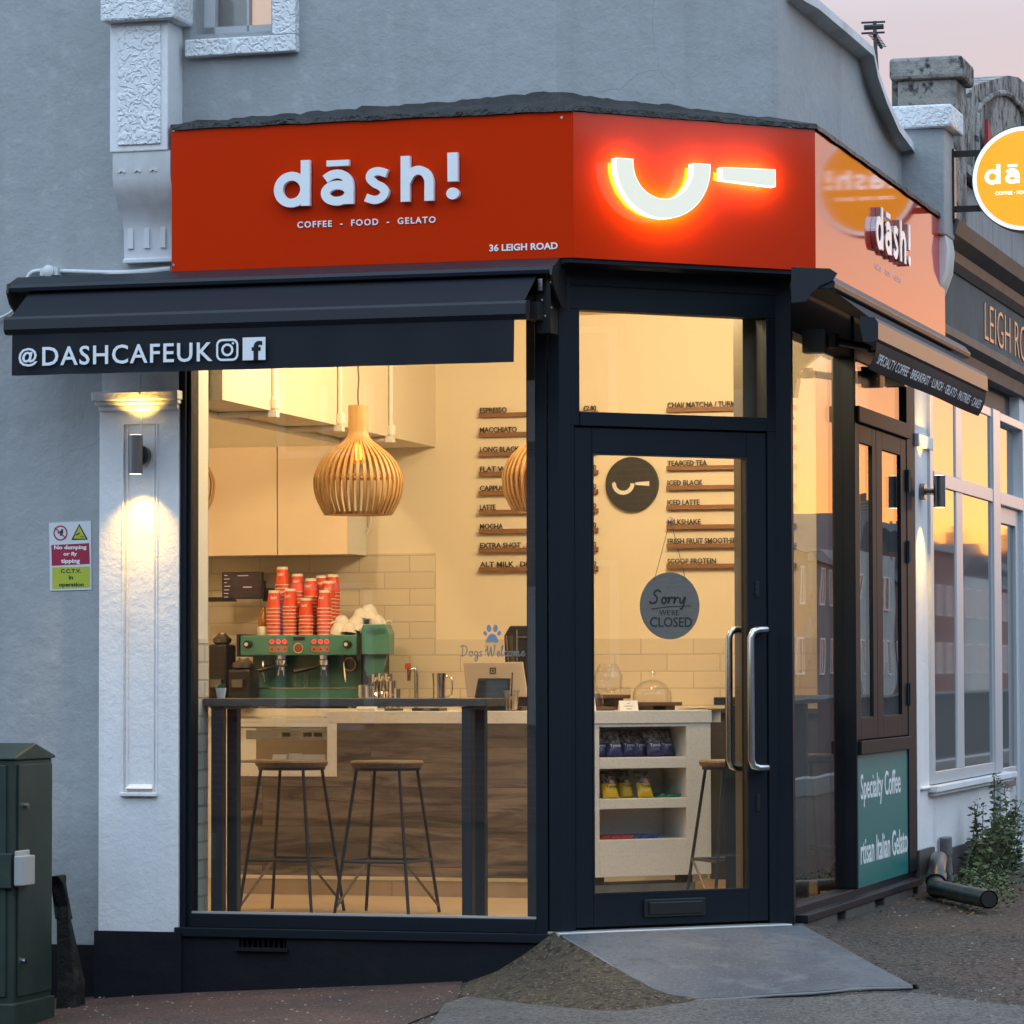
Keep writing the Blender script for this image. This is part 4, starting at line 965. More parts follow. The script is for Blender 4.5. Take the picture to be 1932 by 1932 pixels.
mb = MB(L); mb.raw([(fx0+.02, -.20, zct-.03), (fx1-.015, -.20, zct-.03), (fx1-.015, yb_+.02, fzt-.004), (fx0+.02, yb_+.02, fzt-.004), (fx0+.02, -.20, zct-.034), (fx1-.015, -.20, zct-.034), (fx1-.015, yb_+.02, fzt-.008), (fx0+.02, yb_+.02, fzt-.008)], [(0, 1, 2, 3), (7, 6, 5, 4), (0, 4, 5, 1), (1, 5, 6, 2), (2, 6, 7, 3), (3, 7, 4, 0)])
mb.build('canopy', M['awning'], t)
mb = MB(L); mb.pyz([(yb_+.06, fzt+.006), (yb_+.01, fzt), (yb_, fzt-.012), (yb_-.003, fzb+.02), (yb_+.012, fzb), (yb_+.05, fzb), (yb_+.065, fzt-.02)], fx0, fx1); mb.build('front_bar', M['awnmet'], t, smooth=True, sharp=25)
vx0, vzb = L.at(22, 710, yb_+.01); vx1, vz2 = L.at(970, 683, yb_+.01)
mb = MB(L); P = []; n = 60
for i in range(n+1):
    x = vx0+(vx1-vx0)*i/n; w = .006*math.sin(i*.7)+.006*noise.noise(Vector((i*.22, 0, 0)))
    P += [(x, yb_+.014, fzb+.01), (x, yb_+.012+w*.5, (fzb+vz2)/2), (x, yb_+.010+w, vz2)]
for i in range(n+1):
    a = P[3*i:3*i+3]; P += [(p[0], p[1]+.002, p[2]) for p in a]
k = 3*(n+1)
mb.raw(P, [(3*i+j, 3*i+j+1, 3*i+4+j, 3*i+3+j) for i in range(n) for j in (0, 1)]+[(k+3*i+j, k+3*i+3+j, k+3*i+4+j, k+3*i+j+1) for i in range(n) for j in (0, 1)]+[(3*i+2, k+3*i+2, k+3*i+5, 3*i+5) for i in range(n)]+[(0, k, k+1, 1), (1, k+1, k+2, 2)])
val = mb.build('valance', M['awning'], t, smooth=True)
mb = MB(L); yv = yb_-.004
def vt(s, u0, v0, u1, v1, hpx, bold=.0, **kw):
    xa, za = L.at(u0, v0, yv); xb, zb2 = L.at(u1, v1, yv); h_ = L.z(u0, v0-hpx, yv)-za; text(mb, s, xa, xb, za, za+h_, yv, .0015, bold, **kw)
vt('@', 35, 692, 71, 690, 35, .02); vt('DASHCAFEUK', 80, 690.5, 401, 680, 36, .012, space=1.12)
# photo-sharing and social icons
xa, za = L.at(408, 681.5, yv); xb = L.at(450, 680, yv)[0]; hz = L.z(408, 640, yv)
def rrect(x0, x1, z0, z1, r, n=6):
    o_ = []
    for cx, cz, a0 in ((x1-r, z1-r, 0), (x0+r, z1-r, 90), (x0+r, z0+r, 180), (x1-r, z0+r, 270)): o_ += [(cx+r*math.cos(R_(a0+90*i/n)), cz+r*math.sin(R_(a0+90*i/n))) for i in range(n+1)]
    return o_
o_ = rrect(xa, xb, za, hz, .026); wq = .009; i_ = rrect(xa+wq, xb-wq, za+wq, hz-wq, .018)
P = []
for p, r_ in zip(o_, i_): P += [(p[0], yv-.0015, p[1]), (r_[0], yv-.0015, r_[1])]
m_ = len(o_); mb.raw(P, [(2*i, 2*i+1, 2*((i+1) % m_)+1, 2*((i+1) % m_)) for i in range(m_)])
cx, cz = (xa+xb)/2, (za+hz)/2; mb.ring(cx, cz, .0265, .017, yv-.0015, yv, 28); mb.disc(cx+.025, cz+.027, .005, yv-.0015, yv, 12)
xa, za = L.at(458, 680, yv); xb = L.at(501, 679, yv)[0]; hz = L.z(458, 637, yv)
mb.box(xa, xb, yv-.0015, yv, za, hz); mb.build('lettering', M['awntxt'], val)
mb = MB(L); text(mb, 'f', xa+(xb-xa)*.40, xa+(xb-xa)*.86, za-.001, za+(hz-za)*.84, yv-.0016, .0012, .035); mb.build('lettering', M['awning'], val)
# folding arms and fittings at both ends
def arm(mb, F, x, dx, y0, y1, z, zf):
    mb.box(x-.03, x+.05, y0, .0, z-.05, z+.05); mb.tube([(x, y0-.03, z), (x+dx, (y0+y1)/2+.02, (z+zf)/2), ], .018, 8); mb.tube([(x+dx, (y0+y1)/2+.02, (z+zf)/2), (x+dx*.15, y1, zf)], .016, 8)
    mb.lathe(x, y0-.03, [(.028, -.03), (.028, .03)], 12, z); mb.lathe(x+dx, (y0+y1)/2+.02, [(.025, -.025), (.025, .025)], 12, (z+zf)/2)
mb = MB(L); arm(mb, L, xa0+.12, .30, -.10, yb_+.05, zct-.12, fzt-.02); mb.build('folding_arm', M['blk'], t)
mb = MB(L); arm(mb, L, xa1-.09, -.30, -.10, yb_+.05, zct-.12, fzt-.02) if True else arm(mb, L, xa0+.12, .30, -.10, yb_+.05, zct-.12, fzt-.02)
mb.box(xa1-.09, xa1-.03, -.17, -.05, zct-.27, zct-.04); mb.box(xa1-.12, xa1-.06, -.26, -.12, zct-.22, zct-.15); mb.build('folding_arm', M['blk'], t)
for u, v in ((1040, 533), (1022, 566), (1040, 580), (1028, 596), (1010, 580)): mb = MB(L); a, b = L.at(u, v, -.20); mb.lathe(a, -.20, [(.006, -.004), (.006, .004)], 8, b); mb.build('bolt', M['steel'], t)
mb = MB(L); mb.box(xa1-.075, xa1-.055, -.205, -.19, zct-.10, zct-.05); mb.build('strap', M['steel'], t)
# awning on the side street, nearly closed
t = thing('awning', 'black rolled-in awning under the side-street sign, printed with the menu offer', 'awning', R, 1.2, -.3, 2.74)
yc0 = -.16
xs0 = R.x(1562, -.27); xs1 = R.x(1838, -.30); zt3 = R.z(1565, 514, -.26)
mb = MB(R); prof = [(-.13, 3.172), (-.28, zt3-.02), (-.31, zt3-.055), (-.305, zt3-.08), (-.28, zt3-.085), (-.13, zt3-.07)]; mb.pyz(prof, xs0, R.x(1836, -.31)); mb.build('cassette', M['awnmet'], t, bevel=.004)
mb = MB(R); mb.pyz([(-.128, 3.165), (-.29, 3.155), (-.32, 3.135), (-.30, 3.105), (-.25, 3.085), (-.215, 3.06), (-.19, 3.022), (-.128, 3.018)], xs0-.012, xs0); mb.build('end_plate', M['awnmet'], t)
yf = -.46; bx0, bz = R.at(1655, 606, yf); bx1 = R.x(1866, yf)
bzt = R.z(1657, 600, yf); bzb = R.z(1657, 645, yf)
mb = MB(R); mb.pyz([(yf+.07, bzt+.008), (yf+.01, bzt), (yf-.004, bzt-.02), (yf-.004, bzb+.01), (yf+.01, bzb), (yf+.06, bzb), (yf+.075, bzt-.02)], bx0, bx1); mb.build('front_bar', M['awnmet'], t, smooth=True, sharp=25)
mb = MB(R); mb.raw([(bx0+.02, -.28, zt3-.08), (bx1-.02, -.28, zt3-.08), (bx1-.02, yf+.03, bzt), (bx0+.02, yf+.03, bzt), (bx0+.02, -.28, zt3-.085), (bx1-.02, -.28, zt3-.085), (bx1-.02, yf+.03, bzt-.005), (bx0+.02, yf+.03, bzt-.005)], [(0, 1, 2, 3), (7, 6, 5, 4), (0, 4, 5, 1), (1, 5, 6, 2), (2, 6, 7, 3), (3, 7, 4, 0)]); mb.build('canopy', M['awning'], t)
vz0 = R.z(1674, 707, yf+.02)
va, vb = bx0+.01, bx1-.005
def vpt(s, tt): # s along 0..1, tt down 0..1 ; the cloth curls back towards the bottom
    return (va+(vb-va)*s, yf+.005+.035*tt*tt+.006*math.sin(s*9)*tt, bzb+(vz0-bzb)*tt)
mb = MB(R); n, m_ = 40, 6; P = [vpt(i/n, j/m_) for i in range(n+1) for j in range(m_+1)]; P += [(p[0], p[1]+.002, p[2]) for p in P]; k = (n+1)*(m_+1)
mb.raw(P, [(i*(m_+1)+j, i*(m_+1)+j+1, (i+1)*(m_+1)+j+1, (i+1)*(m_+1)+j) for i in range(n) for j in range(m_)]+[(k+i*(m_+1)+j, k+(i+1)*(m_+1)+j, k+(i+1)*(m_+1)+j+1, k+i*(m_+1)+j+1) for i in range(n) for j in range(m_)]); val = mb.build('valance', M['awning'], t, smooth=True)
mb = MB(R); text(mb, 'SPECIALTY COFFEE · BREAKFAST · LUNCH · GELATO · PASTRIES · CAKES', .03, .97, .40, .76, 0, 0, .012, fn=lambda x, y, z: (lambda p: (p[0], p[1]-.002, p[2]))(vpt(x, 1-z+.14))); mb.build('lettering', M['awntxt'], val)
mb = MB(R); arm(mb, R, .30, .35, -.10, yf+.06, zt3-.22, bzt-.03); mb.build('folding_arm', M['blk'], t); mb = MB(R); arm(mb, R, bx1-.25, -.35, -.10, yf+.06, zt3-.22, bzt-.03); mb.build('folding_arm', M['blk'], t)

# ================================================================ WALL LAMPS
def wall_lamp(F, name, label, xb, yw_, zm, hh, rad_, off):
    t = thing(name, label, 'wall lamp', F, xb, yw_, zm-hh/2, 'up-and-down wall lamps')
    yl = yw_-off
    mb = MB(F); mb.lathe(xb, yl, [(rad_*.86, 0), (rad_, .0), (rad_, .003), (rad_, hh-.003), (rad_, hh), (rad_*.86, hh)], 28, zm-hh/2, closed=False); 
    mb.v = mb.v; b = mb.build('body', M['dsteel'], t, smooth=True, sharp=40)
    # open tube ends: remove the caps by building the lens just proud of them
    for s in (-1, 1):
        mb = MB(F); zz_ = zm+s*(hh/2+.001); mb.lathe(xb, yl, [(rad_*.80, -.0006), (rad_*.80, .0006)], 24, zz_); mb.build('lens', M['lens'], t)
    mb = MB(F); mb.tube([(xb, yw_, zm), (xb, yl+rad_*.9, zm)], .016, 12); mb.tube([(xb, yw_-.028, zm), (xb, yw_-.002, zm)], .042, 24); mb.build('mount', M['dsteel'], t, smooth=True, sharp=40)
    for s, e in ((-1, LAMP_DN), (1, LAMP_UP)):
        ld = bpy.data.lights.new('lamp_light', 'SPOT'); ld.energy = e; ld.color = (1, .57, .10); ld.spot_size = R_(100); ld.spot_blend = .9; ld.shadow_soft_size = .012
        lo = bpy.data.objects.new('lamp_light', ld); COL.objects.link(lo); lo.parent = t
        w_ = F.w(xb, yl, zm+s*(hh/2+.004)); loc, ang = ROOTINFO[t.name]; d = w_-loc; c, s_ = math.cos(-ang), math.sin(-ang)
        lo.location = (d.x*c-d.y*s_, d.x*s_+d.y*c, d.z); lo.rotation_euler = (0 if s < 0 else math.pi, 0, 0)
LAMP_DN, LAMP_UP = 31, 20
xb = L.x(268, -.035); zm = L.z(255, 857, -.13)
wall_lamp(L, 'wall_lamp', 'steel cylinder wall lamp glowing on the white pilaster left of the big window', xb, -.035, zm, L.z(255, 820, -.13)-L.z(255, 893, -.13), .031, .078)
xb = R.x(1738, YQ)
wall_lamp(R, 'wall_lamp', 'steel cylinder wall lamp on the slim pilaster by the side-street casements', xb, YQ, R.z(1760, 922, -.13), .162, .031, .10)
# loose cable above the pilaster lamp
mb = MB(L); mb.tube([(L.x(262, -.06), -.045, L.z(262, 816, -.04)), (L.x(264, -.06), -.041, L.z(263, 770, -.05)), (L.x(262, -.09), -.088, L.z(262, 745, -.09)), (L.x(261, -.06), -.04, L.z(261, 708, -.04))], .0025, 6); tag(mb.build('lamp_cable', M['conduit']), 'thin white cable running up from the pilaster lamp', 'cable')
# ================================================================ CONDUIT, CABINET, POST
t = thing('cable_conduit', 'white plastic conduit with round junction box above the awning end', 'conduit', L, L.x(90, .03), .05, L.z(90, 520, .03))
mb = MB(L); pts = [L.at(u, v, .03) for u, v in ((48, 545), (50, 530), (58, 516), (72, 511), (90, 511), (130, 512), (230, 514), (322, 506))]
mb.tube([(x, .03, z) for x, z in smooth_path(pts, 4)], .010, 10); mb.build('pipe', M['conduit'], t, smooth=True)
mb = MB(L); x, z = L.at(92, 512, .0); mb.tube([(x, .05, z), (x, -.01, z)], .026, 20); mb.tube([(x, -.01, z), (x, -.016, z)], [.026, .018], 20); mb.box(x-.042, x+.042, .0, .05, z-.017, z+.017); mb.build('junction_box', M['conduit'], t, smooth=True, sharp=40)
mb = MB(L); pts = [L.at(u, v, .03) for u, v in ((-30, 612), (0, 600), (22, 588), (38, 570), (46, 548))]; mb.tube([(x, .03, z) for x, z in smooth_path(pts, 4)], .006, 8); tag(mb.build('cable', M['conduit']), 'grey cable looping from the frame edge up behind the awning', 'cable')
# green street cabinet
cy0 = -1.02; cxr = L.x(27, cy0)
gzc = L.z(27, 1915, cy0)
# the right end face is the plane x = cxr ; find its depth from the far corner
def onxF(F, u, v, X):
    d = ray(u, v); t_ = (X+F.ox*F.c+F.oy*F.s)/(d.x*F.c+F.s); return F.loc((d.x*t_, t_))[1], ZE+d.z*t_
cy1, _ = onxF(L, 98, 1500, cxr); cym, zap = onxF(L, 62, 1402, cxr); _, zev = onxF(L, 27, 1434, cxr)
t = thing('street_cabinet', 'dark green gabled metal street cabinet with grey hasp box, cut by the frame edge', 'cabinet', L, cxr-.45, (cy0+cy1)/2, gzc-.02)
cym = (cy0+cy1)/2
mb = MB(L); mb.box(cxr-.95, cxr, cy0, cy1, gzc-.02, zev); mb.build('body', M['ugreen'], t, bevel=.006)
mb = MB(L); mb.pyz([(cy0-.012, zev), (cy1+.012, zev), (cy1+.012, zev+.012), (cym, zap), (cy0-.012, zev+.012)], cxr-.97, cxr+.012); mb.build('roof', M['ugreen'], t, bevel=.006)
mb = MB(L); mb.box(cxr-.97, cxr+.012, cy0-.012, cy1+.012, gzc-.08, gzc+.045); mb.build('base', M['ugreen'], t, bevel=.006)
mb = MB(L); mb.box(cxr+.0, cxr+.010, cy0+.03, cy1-.018, gzc+.07, zev-.02); end = mb.build('end_door', M['ugreen'], t, bevel=.003)
mb = MB(L); mb.box(cxr-.93, cxr-.03, cy0-.010, cy0, gzc+.07, zev-.02); mb.build('door', M['ugreen'], t, bevel=.003)
for u, v in ((46, 1520), (41, 1813)):
    mb = MB(L); yk, zk = onxF(L, u, v, cxr+.01); mb.tube([(cxr+.009, yk, zk), (cxr+.028, yk, zk)], .012, 12); mb.build('lock', M['steel'], end, smooth=True, sharp=40)
ya, za = onxF(L, 15, 1612, cxr+.01); yb2, zb2 = onxF(L, 50, 1668, cxr+.01)
mb = MB(L); mb.box(cxr+.010, cxr+.050, cy0-.02, yb2-.005, zb2, za-.01); mb.box(cxr+.008, cxr+.016, cy0-.01, yb2+.02, zb2-.005, za+.01); mb.build('hasp_box', M['lockg'], t, bevel=.004)
mb = MB(L); mb.box(cxr-.35, cxr-.0, cy0-.03, cy0-.008, zb2-.01, za); mb.build('hasp_bar', M['ugreen'], t, bevel=.003)
# tarred corner stone
ys0 = -.36
b0, zb_ = L.at(104, 1906, ys0); b1 = L.x(141, ys0, 1900); tz = L.z(110, 1650, ys0+.12)
xs1_ = b1
t0 = L.x(101, ys0+.10, 1660); t1 = L.x(126, ys0+.10, 1660)
yk1 = onxF(L, 163, 1860, b1)[0]
mb = MB(L); P = []
rows = [(0, b0, b1, ys0, yk1), (.25, b0, b1-.004, ys0+.02, yk1-.01), (.7, (b0+t0)/2, (b1*.35+t1*.65), ys0+.06, yk1-.04), (.93, t0+.004, t1+.004, ys0+.09, yk1-.07), (1, t0+.02, t1-.008, ys0+.13, yk1-.10)]
for tt, xa, xb, ya, yb2 in rows:
    z = zb_-.03+(tz-zb_+.03)*tt; j = lambda: rnd.uniform(-.004, .004)
    P += [(xa+j(), ya+j(), z), (xb+j(), ya+j(), z), (xb+j(), yb2+j(), z), (xa+j(), yb2+j(), z)]
n = len(rows); mb.raw(P, [(3, 2, 1, 0), tuple(4*(n-1)+k for k in range(4))]+[(4*i+k, 4*i+(k+1) % 4, 4*i+4+(k+1) % 4, 4*i+4+k) for i in range(n-1) for k in range(4)])
tag(mb.build('guard_stone', M['stonepost'], bevel=.012), 'tapered tarred stone post with chipped top between green cabinet and pilaster', 'stone post')

# ================================================================ NEIGHBOUR SHOP
nx0 = qx1
NB = thing('neighbour_shop', 'weathered grey stone shop with white window frames further along the side street', 'building', R, nx0+2, 0, .3)
nx1 = nx0+9
mb = MB(R)
sx0 = R.x(1750, .0, 1480); zsl = R.z(1757, 1482, -.0); xdoor = R.x(1905, 0, 1470)
mb.box(nx0, xdoor, .0, .25, .2, zsl-.03); mb.build('wall', M['nwall'], NB)
mb = MB(R); zpl = R.z(1780, 1605, -.02); mb.box(nx0, xdoor-.02, -.02, .1, .1, zpl); mb.build('plinth', M['nplinth'], NB)
# window sill and frames
mb = MB(R); x0 = R.x(1769, -.065, 1490); x1 = R.x(1920, -.065, 1480); z1 = R.z(1769, 1483, -.065); mb.box(x0, x1, -.065, .05, z1-.035, z1); mb.box(x0+.03, x1, -.045, .05, z1-.055, z1-.036); mb.build('sill', M['nwall'], NB, bevel=.006)
zfb = R.z(1757, 1480, -.02); zgb = R.z(1757, 1457, -.02); ztr1 = R.z(1757, 888, -.02); ztr0 = R.z(1757, 915, -.02); ztop = 3.0
fx = [R.x(u, -.02, 1100) for u in (1753, 1759, 1802, 1814, 1870, 1883)]
mb = MB(R)
mb.box(fx[0], fx[1], -.03, .06, zfb, ztop); mb.box(fx[1], fx[5], -.03, .06, zfb, zgb); mb.box(fx[1], fx[5], -.035, .06, ztr0, ztr1); mb.box(fx[2], fx[3], -.03, .06, zgb, ztr0); mb.box(fx[2], fx[3], -.03, .06, ztr1, ztop); mb.box(fx[4], fx[5], -.04, .06, zfb, ztop)
mb.box(fx[0], fx[5], -.03, .06, ztop-.05, ztop)
for a, b in ((fx[1], fx[2]), (fx[3], fx[4])):
    for q_ in (0, 1): mb.box(a, a+.014, -.026, .05, (zgb, ztr1)[q_], (ztr0, ztop-.05)[q_]); mb.box(b-.014, b, -.026, .05, (zgb, ztr1)[q_], (ztr0, ztop-.05)[q_])
nw = mb.build('window', M['upvc'], NB, bevel=.003)
nglass = mat('dim_shop_glass', (.010, .012, .014), .015, spec=.8, coat=1)
for a, b in ((fx[1]+.014, fx[2]-.014), (fx[3]+.014, fx[4]-.014)):
    for z0, z1 in ((zgb, ztr0), (ztr1, ztop-.05)): mb = MB(R); mb.box(a, b, -.022, .0, z0, z1); mb.build('pane', nglass, nw)
# door beyond
dxa, dxb = fx[5], fx[5]+1.05
mb = MB(R); mb.box(dxa, dxa+.07, -.03, .06, .42, ztop); mb.box(dxb-.07, dxb, -.03, .06, .42, ztop); mb.box(dxa+.07, dxb-.07, -.03, .06, ztr0, ztr1); mb.box(dxa+.07, dxb-.07, -.03, .06, ztop-.05, ztop)
da, db = dxa+.07, dxb-.07
mb.box(da, da+.12, .0, .06, .45, ztr0); mb.box(db-.12, db, .0, .06, .45, ztr0); mb.box(da+.12, db-.12, .0, .06, ztr0-.1, ztr0); mb.box(da+.12, db-.12, .01, .06, .45, zgb-.05); mb.box(da-.05, db+.05, -.14, .06, .38, .45)
nd = mb.build('door', M['upvc'], NB, bevel=.004)
mb = MB(R); mb.box(da+.12, db-.12, .02, .04, zgb-.05, ztr0-.1); mb.build('pane', nglass, nd)
mb = MB(R); mb.box(da+.07, db-.07, .02, .04, ztr1, ztop-.05); mb.build('pane', nglass, nd)
mb = MB(R); z = R.z(1895, 1480, 0); mb.box(da+.25, db-.25, -.008, .01, z-.02, z+.03); mb.build('letter_plate', M['steel'], nd)
mb = MB(R); mb.box(dxb, nx1, .0, .25, .2, 3.2); mb.build('wall', M['nwall'], NB)
mb = MB(R); mb.box(nx0, nx1, .06, .3, ztop, 3.2); mb.build('lintel', M['ncorn'], NB)
# dark timber fascia, mouldings, lettering
nb0 = qx0+.10
zf0, zf1 = R.z(1795, 618, -.06), R.z(1795, 512, -.06)
mb = MB(R); mb.box(nb0, nx1, -.06, .1, zf0, zf1); mb.build('fascia', M['nfascia'], NB)
mb = MB(R); prof = [(.05, zf0-.16), (-.03, zf0-.16), (-.04, zf0-.09), (-.09, zf0-.06), (-.09, zf0-.02), (-.07, zf0-.001), (.05, zf0-.001)]; mb.pyz(prof, nb0, nx1)
prof = [(.05, zf1+.001), (-.07, zf1+.001), (-.10, zf1+.04), (-.11, zf1+.09), (-.18, zf1+.13), (-.20, zf1+.20), (-.16, zf1+.22), (.05, zf1+.25)]; mb.pyz(prof, nb0+.2, nx1); mb.build('cornice', M['ncorn'], NB, smooth=True, sharp=20)
mb = MB(R); xa, za = R.at(1858, 640, -.065); hz = R.z(1866, 575, -.065)
xw = R.x(1932, -.065, 640)
text(mb, 'LEIGH ROAD', xa, xa+(xw-xa)*1.42, za, za+.21, -.0605, .006, -.014); mb.build('lettering', M['gold'], NB)
# stone upper wall, pier and arched parapet
zp0 = zf1+.22
mb = MB(R); px = R.x(1804, -.10, 200)
zpt = R.z(1804, 148, -.10); zpc = R.z(1812, 103, -.13)
mb.box(px, px+.34, -.10, .215, zp0, zpt); mb.build('pier', M['old'], NB, bevel=.01)
mb = MB(R); mb.box(px-.035, px+.375, -.14, .255, zpt, zpc); mb.build('pier_cap', M['old'], NB, bevel=.02)
mb = MB(R); pts = [R.at(u, v, .05) for u, v in ((1820, 190), (1824, 163), (1860, 152), (1892, 143), (1912, 146), (1926, 158), (1940, 178))]
pl = [(px+.3, zp0), (nx1, zp0), (nx1, pts[-1][1]-.2), (pts[-1][0]+.3, pts[-1][1]-.15)]+[(x, z) for x, z in reversed(pts)]+[(px+.3, pts[0][1])]
mb.pxz(pl, .02, .30); mb.build('parapet', M['old'], NB)
mb = MB(R); a1 = [R.at(u, v, .0) for u, v in ((1846, 330), (1848, 215), (1862, 190), (1885, 176), (1905, 178), (1920, 192), (1932, 215), (1940, 330))]
w_ = [(x, .0, z) for x, z in a1]; mb.tube([(x, .01, z) for x, z in smooth_path(a1, 3)], .018, 8)
mb.box(px+.42, nx1, -.06, .03, R.z(1830, 330, 0)-.05, R.z(1830, 330, 0)+.0); mb.build('arch_moulding', M['old'], NB, smooth=True)
mb = MB(R); mb.box(px+.42, nx1, .0, .02, zp0, R.z(1830, 335, 0)-.06); mb.build('wall', M['oldr'], NB)
mb = MB(R); x, z = R.at(1866, 262, -.02); mb.pxz([(x-.1, z-.14), (x-.1, z+.1), (x+.25, z-.05)], -.03, -.01); tag(mb.build('red_pennant', M['rfl']), 'small dark red pennant on the stone parapet behind the round sign', 'pennant')
# pipes
t = thing('drain_pipe', 'black weathered drain elbow discharging onto the tarmac', 'pipe', R, R.x(1770, -.15, 1650), -.15, .38)
def PT(u, v, y): x, z = R.at(u, v, y); return (x, y, z)
pp = smooth_path([PT(1772, 1660, .02), PT(1770, 1632, -.03), PT(1771, 1622, -.10), PT(1768, 1635, -.16), PT(1766, 1665, -.18), PT(1765, 1677, -.20)], 5)
mb = MB(R); mb.tube(pp, .045, 16); mb.tube([PT(1767, 1652, -.178), PT(1766, 1664, -.182)], .052, 16); mb.build('elbow', M['pipe'], t, smooth=True, sharp=50)
pa, pb = Vector(PT(1765, 1676, -.20)), Vector(PT(1866, 1697, -.62))
mb = MB(R); mb.tube([pa, pa.lerp(pb, .5), pb], .043, 18, caps=False); mb.tube([pb, pa], .036, 18); mb.build('spout', M['pipe'], t, smooth=True, sharp=50)
mb = MB(R); mb.tube([PT(1784, 1580, -.04), PT(1785, 1612, -.04)], .033, 14); mb.tube([PT(1785, 1610, -.04), PT(1791, 1665, -.05)], .025, 14); tag(mb.build('waste_pipe', M['pipeg'], smooth=True, sharp=40), 'short upright grey waste pipe on the dark plinth behind the drain elbow', 'pipe')
# weeds
t = thing('weed_clump', 'tall straggly flowering weed growing against the white wall', 'plant', R, R.x(1862, -.15, 1690), -.15, .37)
mb = MB(R); lf = MB(R)
def leafq(c, r_, dirv):
    a = rnd.random()*6.28; d = Vector((math.cos(a), math.sin(a), rnd.uniform(-.3, .5))).normalized() if dirv is None else dirv
    s = d.orthogonal().normalized(); s.rotate(Matrix.Rotation(rnd.random()*6.28, 3, d)); c = Vector(c)
    lf.face([tuple(c), tuple(c+d*r_*.5+s*r_*.22), tuple(c+d*r_), tuple(c+d*r_*.5-s*r_*.22)])
base = [PT(u, 1690, -.12) for u in (1838, 1850, 1862, 1872, 1884)]
for i in range(62):
    bx, by_, bz_ = rnd.choice(base); tall = i < 4
    h_ = rnd.uniform(.40, .60) if tall else rnd.uniform(.12, .45)
    lean = Vector((rnd.uniform(-.25, .35), rnd.uniform(-.45, .05), 1)).normalized() if not tall else Vector((rnd.uniform(-.12, .3), rnd.uniform(-.15, .05), 1)).normalized()
    p0 = Vector((bx+rnd.uniform(-.12, .2), by_+rnd.uniform(-.08, .05), .36)); p1 = p0+lean*h_*.5+Vector((rnd.uniform(-.02, .02), 0, 0)); p2 = p0+lean*h_+Vector((rnd.uniform(-.05, .05), rnd.uniform(-.03, .03), 0))
    st = smooth_path([tuple(p0), tuple(p1), tuple(p2)], 5); mb.tube(st, [.005*(1-.7*k/len(st)) for k in range(len(st))], 5)
    for k, p in enumerate(st):
        for _ in range(5 if k < len(st)*.75 else 3):
            leafq((p[0]+rnd.uniform(-.015, .015), p[1]+rnd.uniform(-.015, .015), p[2]+rnd.uniform(-.03, .03)), rnd.uniform(.025, .075)*(1-.45*k/len(st)), None)
    if tall:
        for _ in range(6):
            q_ = p2+Vector((rnd.uniform(-.05, .05), rnd.uniform(-.04, .04), rnd.uniform(-.07, .02))); mb.tube([tuple(p2-Vector((0, 0, .05))), tuple(q_)], .0015, 4)
            for _ in range(4): leafq(q_, .018, None)
mb.build('stem', M['stem'], t); lf.build('leaves', M['leaf'], t, fix=False)
lf = MB(R)                                            # low ground cover under it
for i in range(1500):
    u, v = rnd.gauss(1866, 30), 1660+abs(rnd.gauss(0, 26)); 
    x, y = ghit(min(u, 1935), max(v, 1668)); a, b = R.loc((x, y)); 
    if b > -.03: b = -.03-rnd.random()*.2
    c = Vector((a, b, gfull(*R.w(a, b)[:2])+rnd.random()**2*.10)); leafq(c, rnd.uniform(.012, .035), None)
o = lf.build('low_weeds', M['leaf'], fix=False); o['kind'] = 'stuff'; o['label'] = 'low weeds spreading over the tarmac edge'; o['category'] = 'weeds'
lf = MB()
for i in range(70):
    u, v = rnd.gauss(1760, 60), rnd.gauss(1712, 14); x, y = ghit(u, max(v, 1695)); leafq((x, y, gfull(x, y)+.006), rnd.uniform(.01, .035), Vector((rnd.uniform(-1, 1), rnd.uniform(-1, 1), .1)).normalized())
o = lf.build('leaf_litter', M['litter'], fix=False); o['kind'] = 'stuff'
# TV aerial on its mast, on the house behind
RH = thing('house', 'plain rendered house standing behind the cafe, carrying the aerial', 'building', WF, 1.5, 42, 0)
mb = MB(); mb.box(-3, 4.0, 40.5, 47, -.2, 7.4); mb.build('wall', M['rend2'], RH)
mb = MB(); mb.pyz([(40.2, 7.4), (47.3, 7.4), (43.7, 8.6)], -3.2, 4.0); mb.build('roof', M['roof'], RH)
t = thing('tv_aerial', 'dark rooftop television aerial with crossbars above the parapet curve', 'aerial', WF, 4.2, 40.3, 7)
def AP(u, v, Y=40.3): d = ray(u, v); return Vector((d.x*Y, Y, ZE+d.z*Y))
mb = MB(); p = AP(1655, 140); mb.tube([(p.x-.3, 40.49, 7.2), (p.x, 40.3, 7.2), (p.x, 40.3, p.z), tuple(AP(1652, 95)), tuple(AP(1650, 40))], .022, 8); mb.build('mast', M['antenna'], t)
mb = MB()
mb.tube([tuple(AP(1648, 62, 40.2)), tuple(AP(1663, 90, 40.6))], .018, 6)
for u0, v0, u1, v1, r_ in ((1625, 43, 1670, 41, .012), (1630, 52, 1667, 50, .030), (1625, 63, 1669, 61, .012)): mb.tube([tuple(AP(u0, v0)), tuple(AP(u1, v1))], r_, 6)
for k in range(9):
    uu, vv = 1647+k*1.9, 66+k*2.8; mb.tube([tuple(AP(uu-9+k*.6, vv)), tuple(AP(uu+10, vv-1))], .006, 5)
mb.build('crossbars', M['antenna'], t)

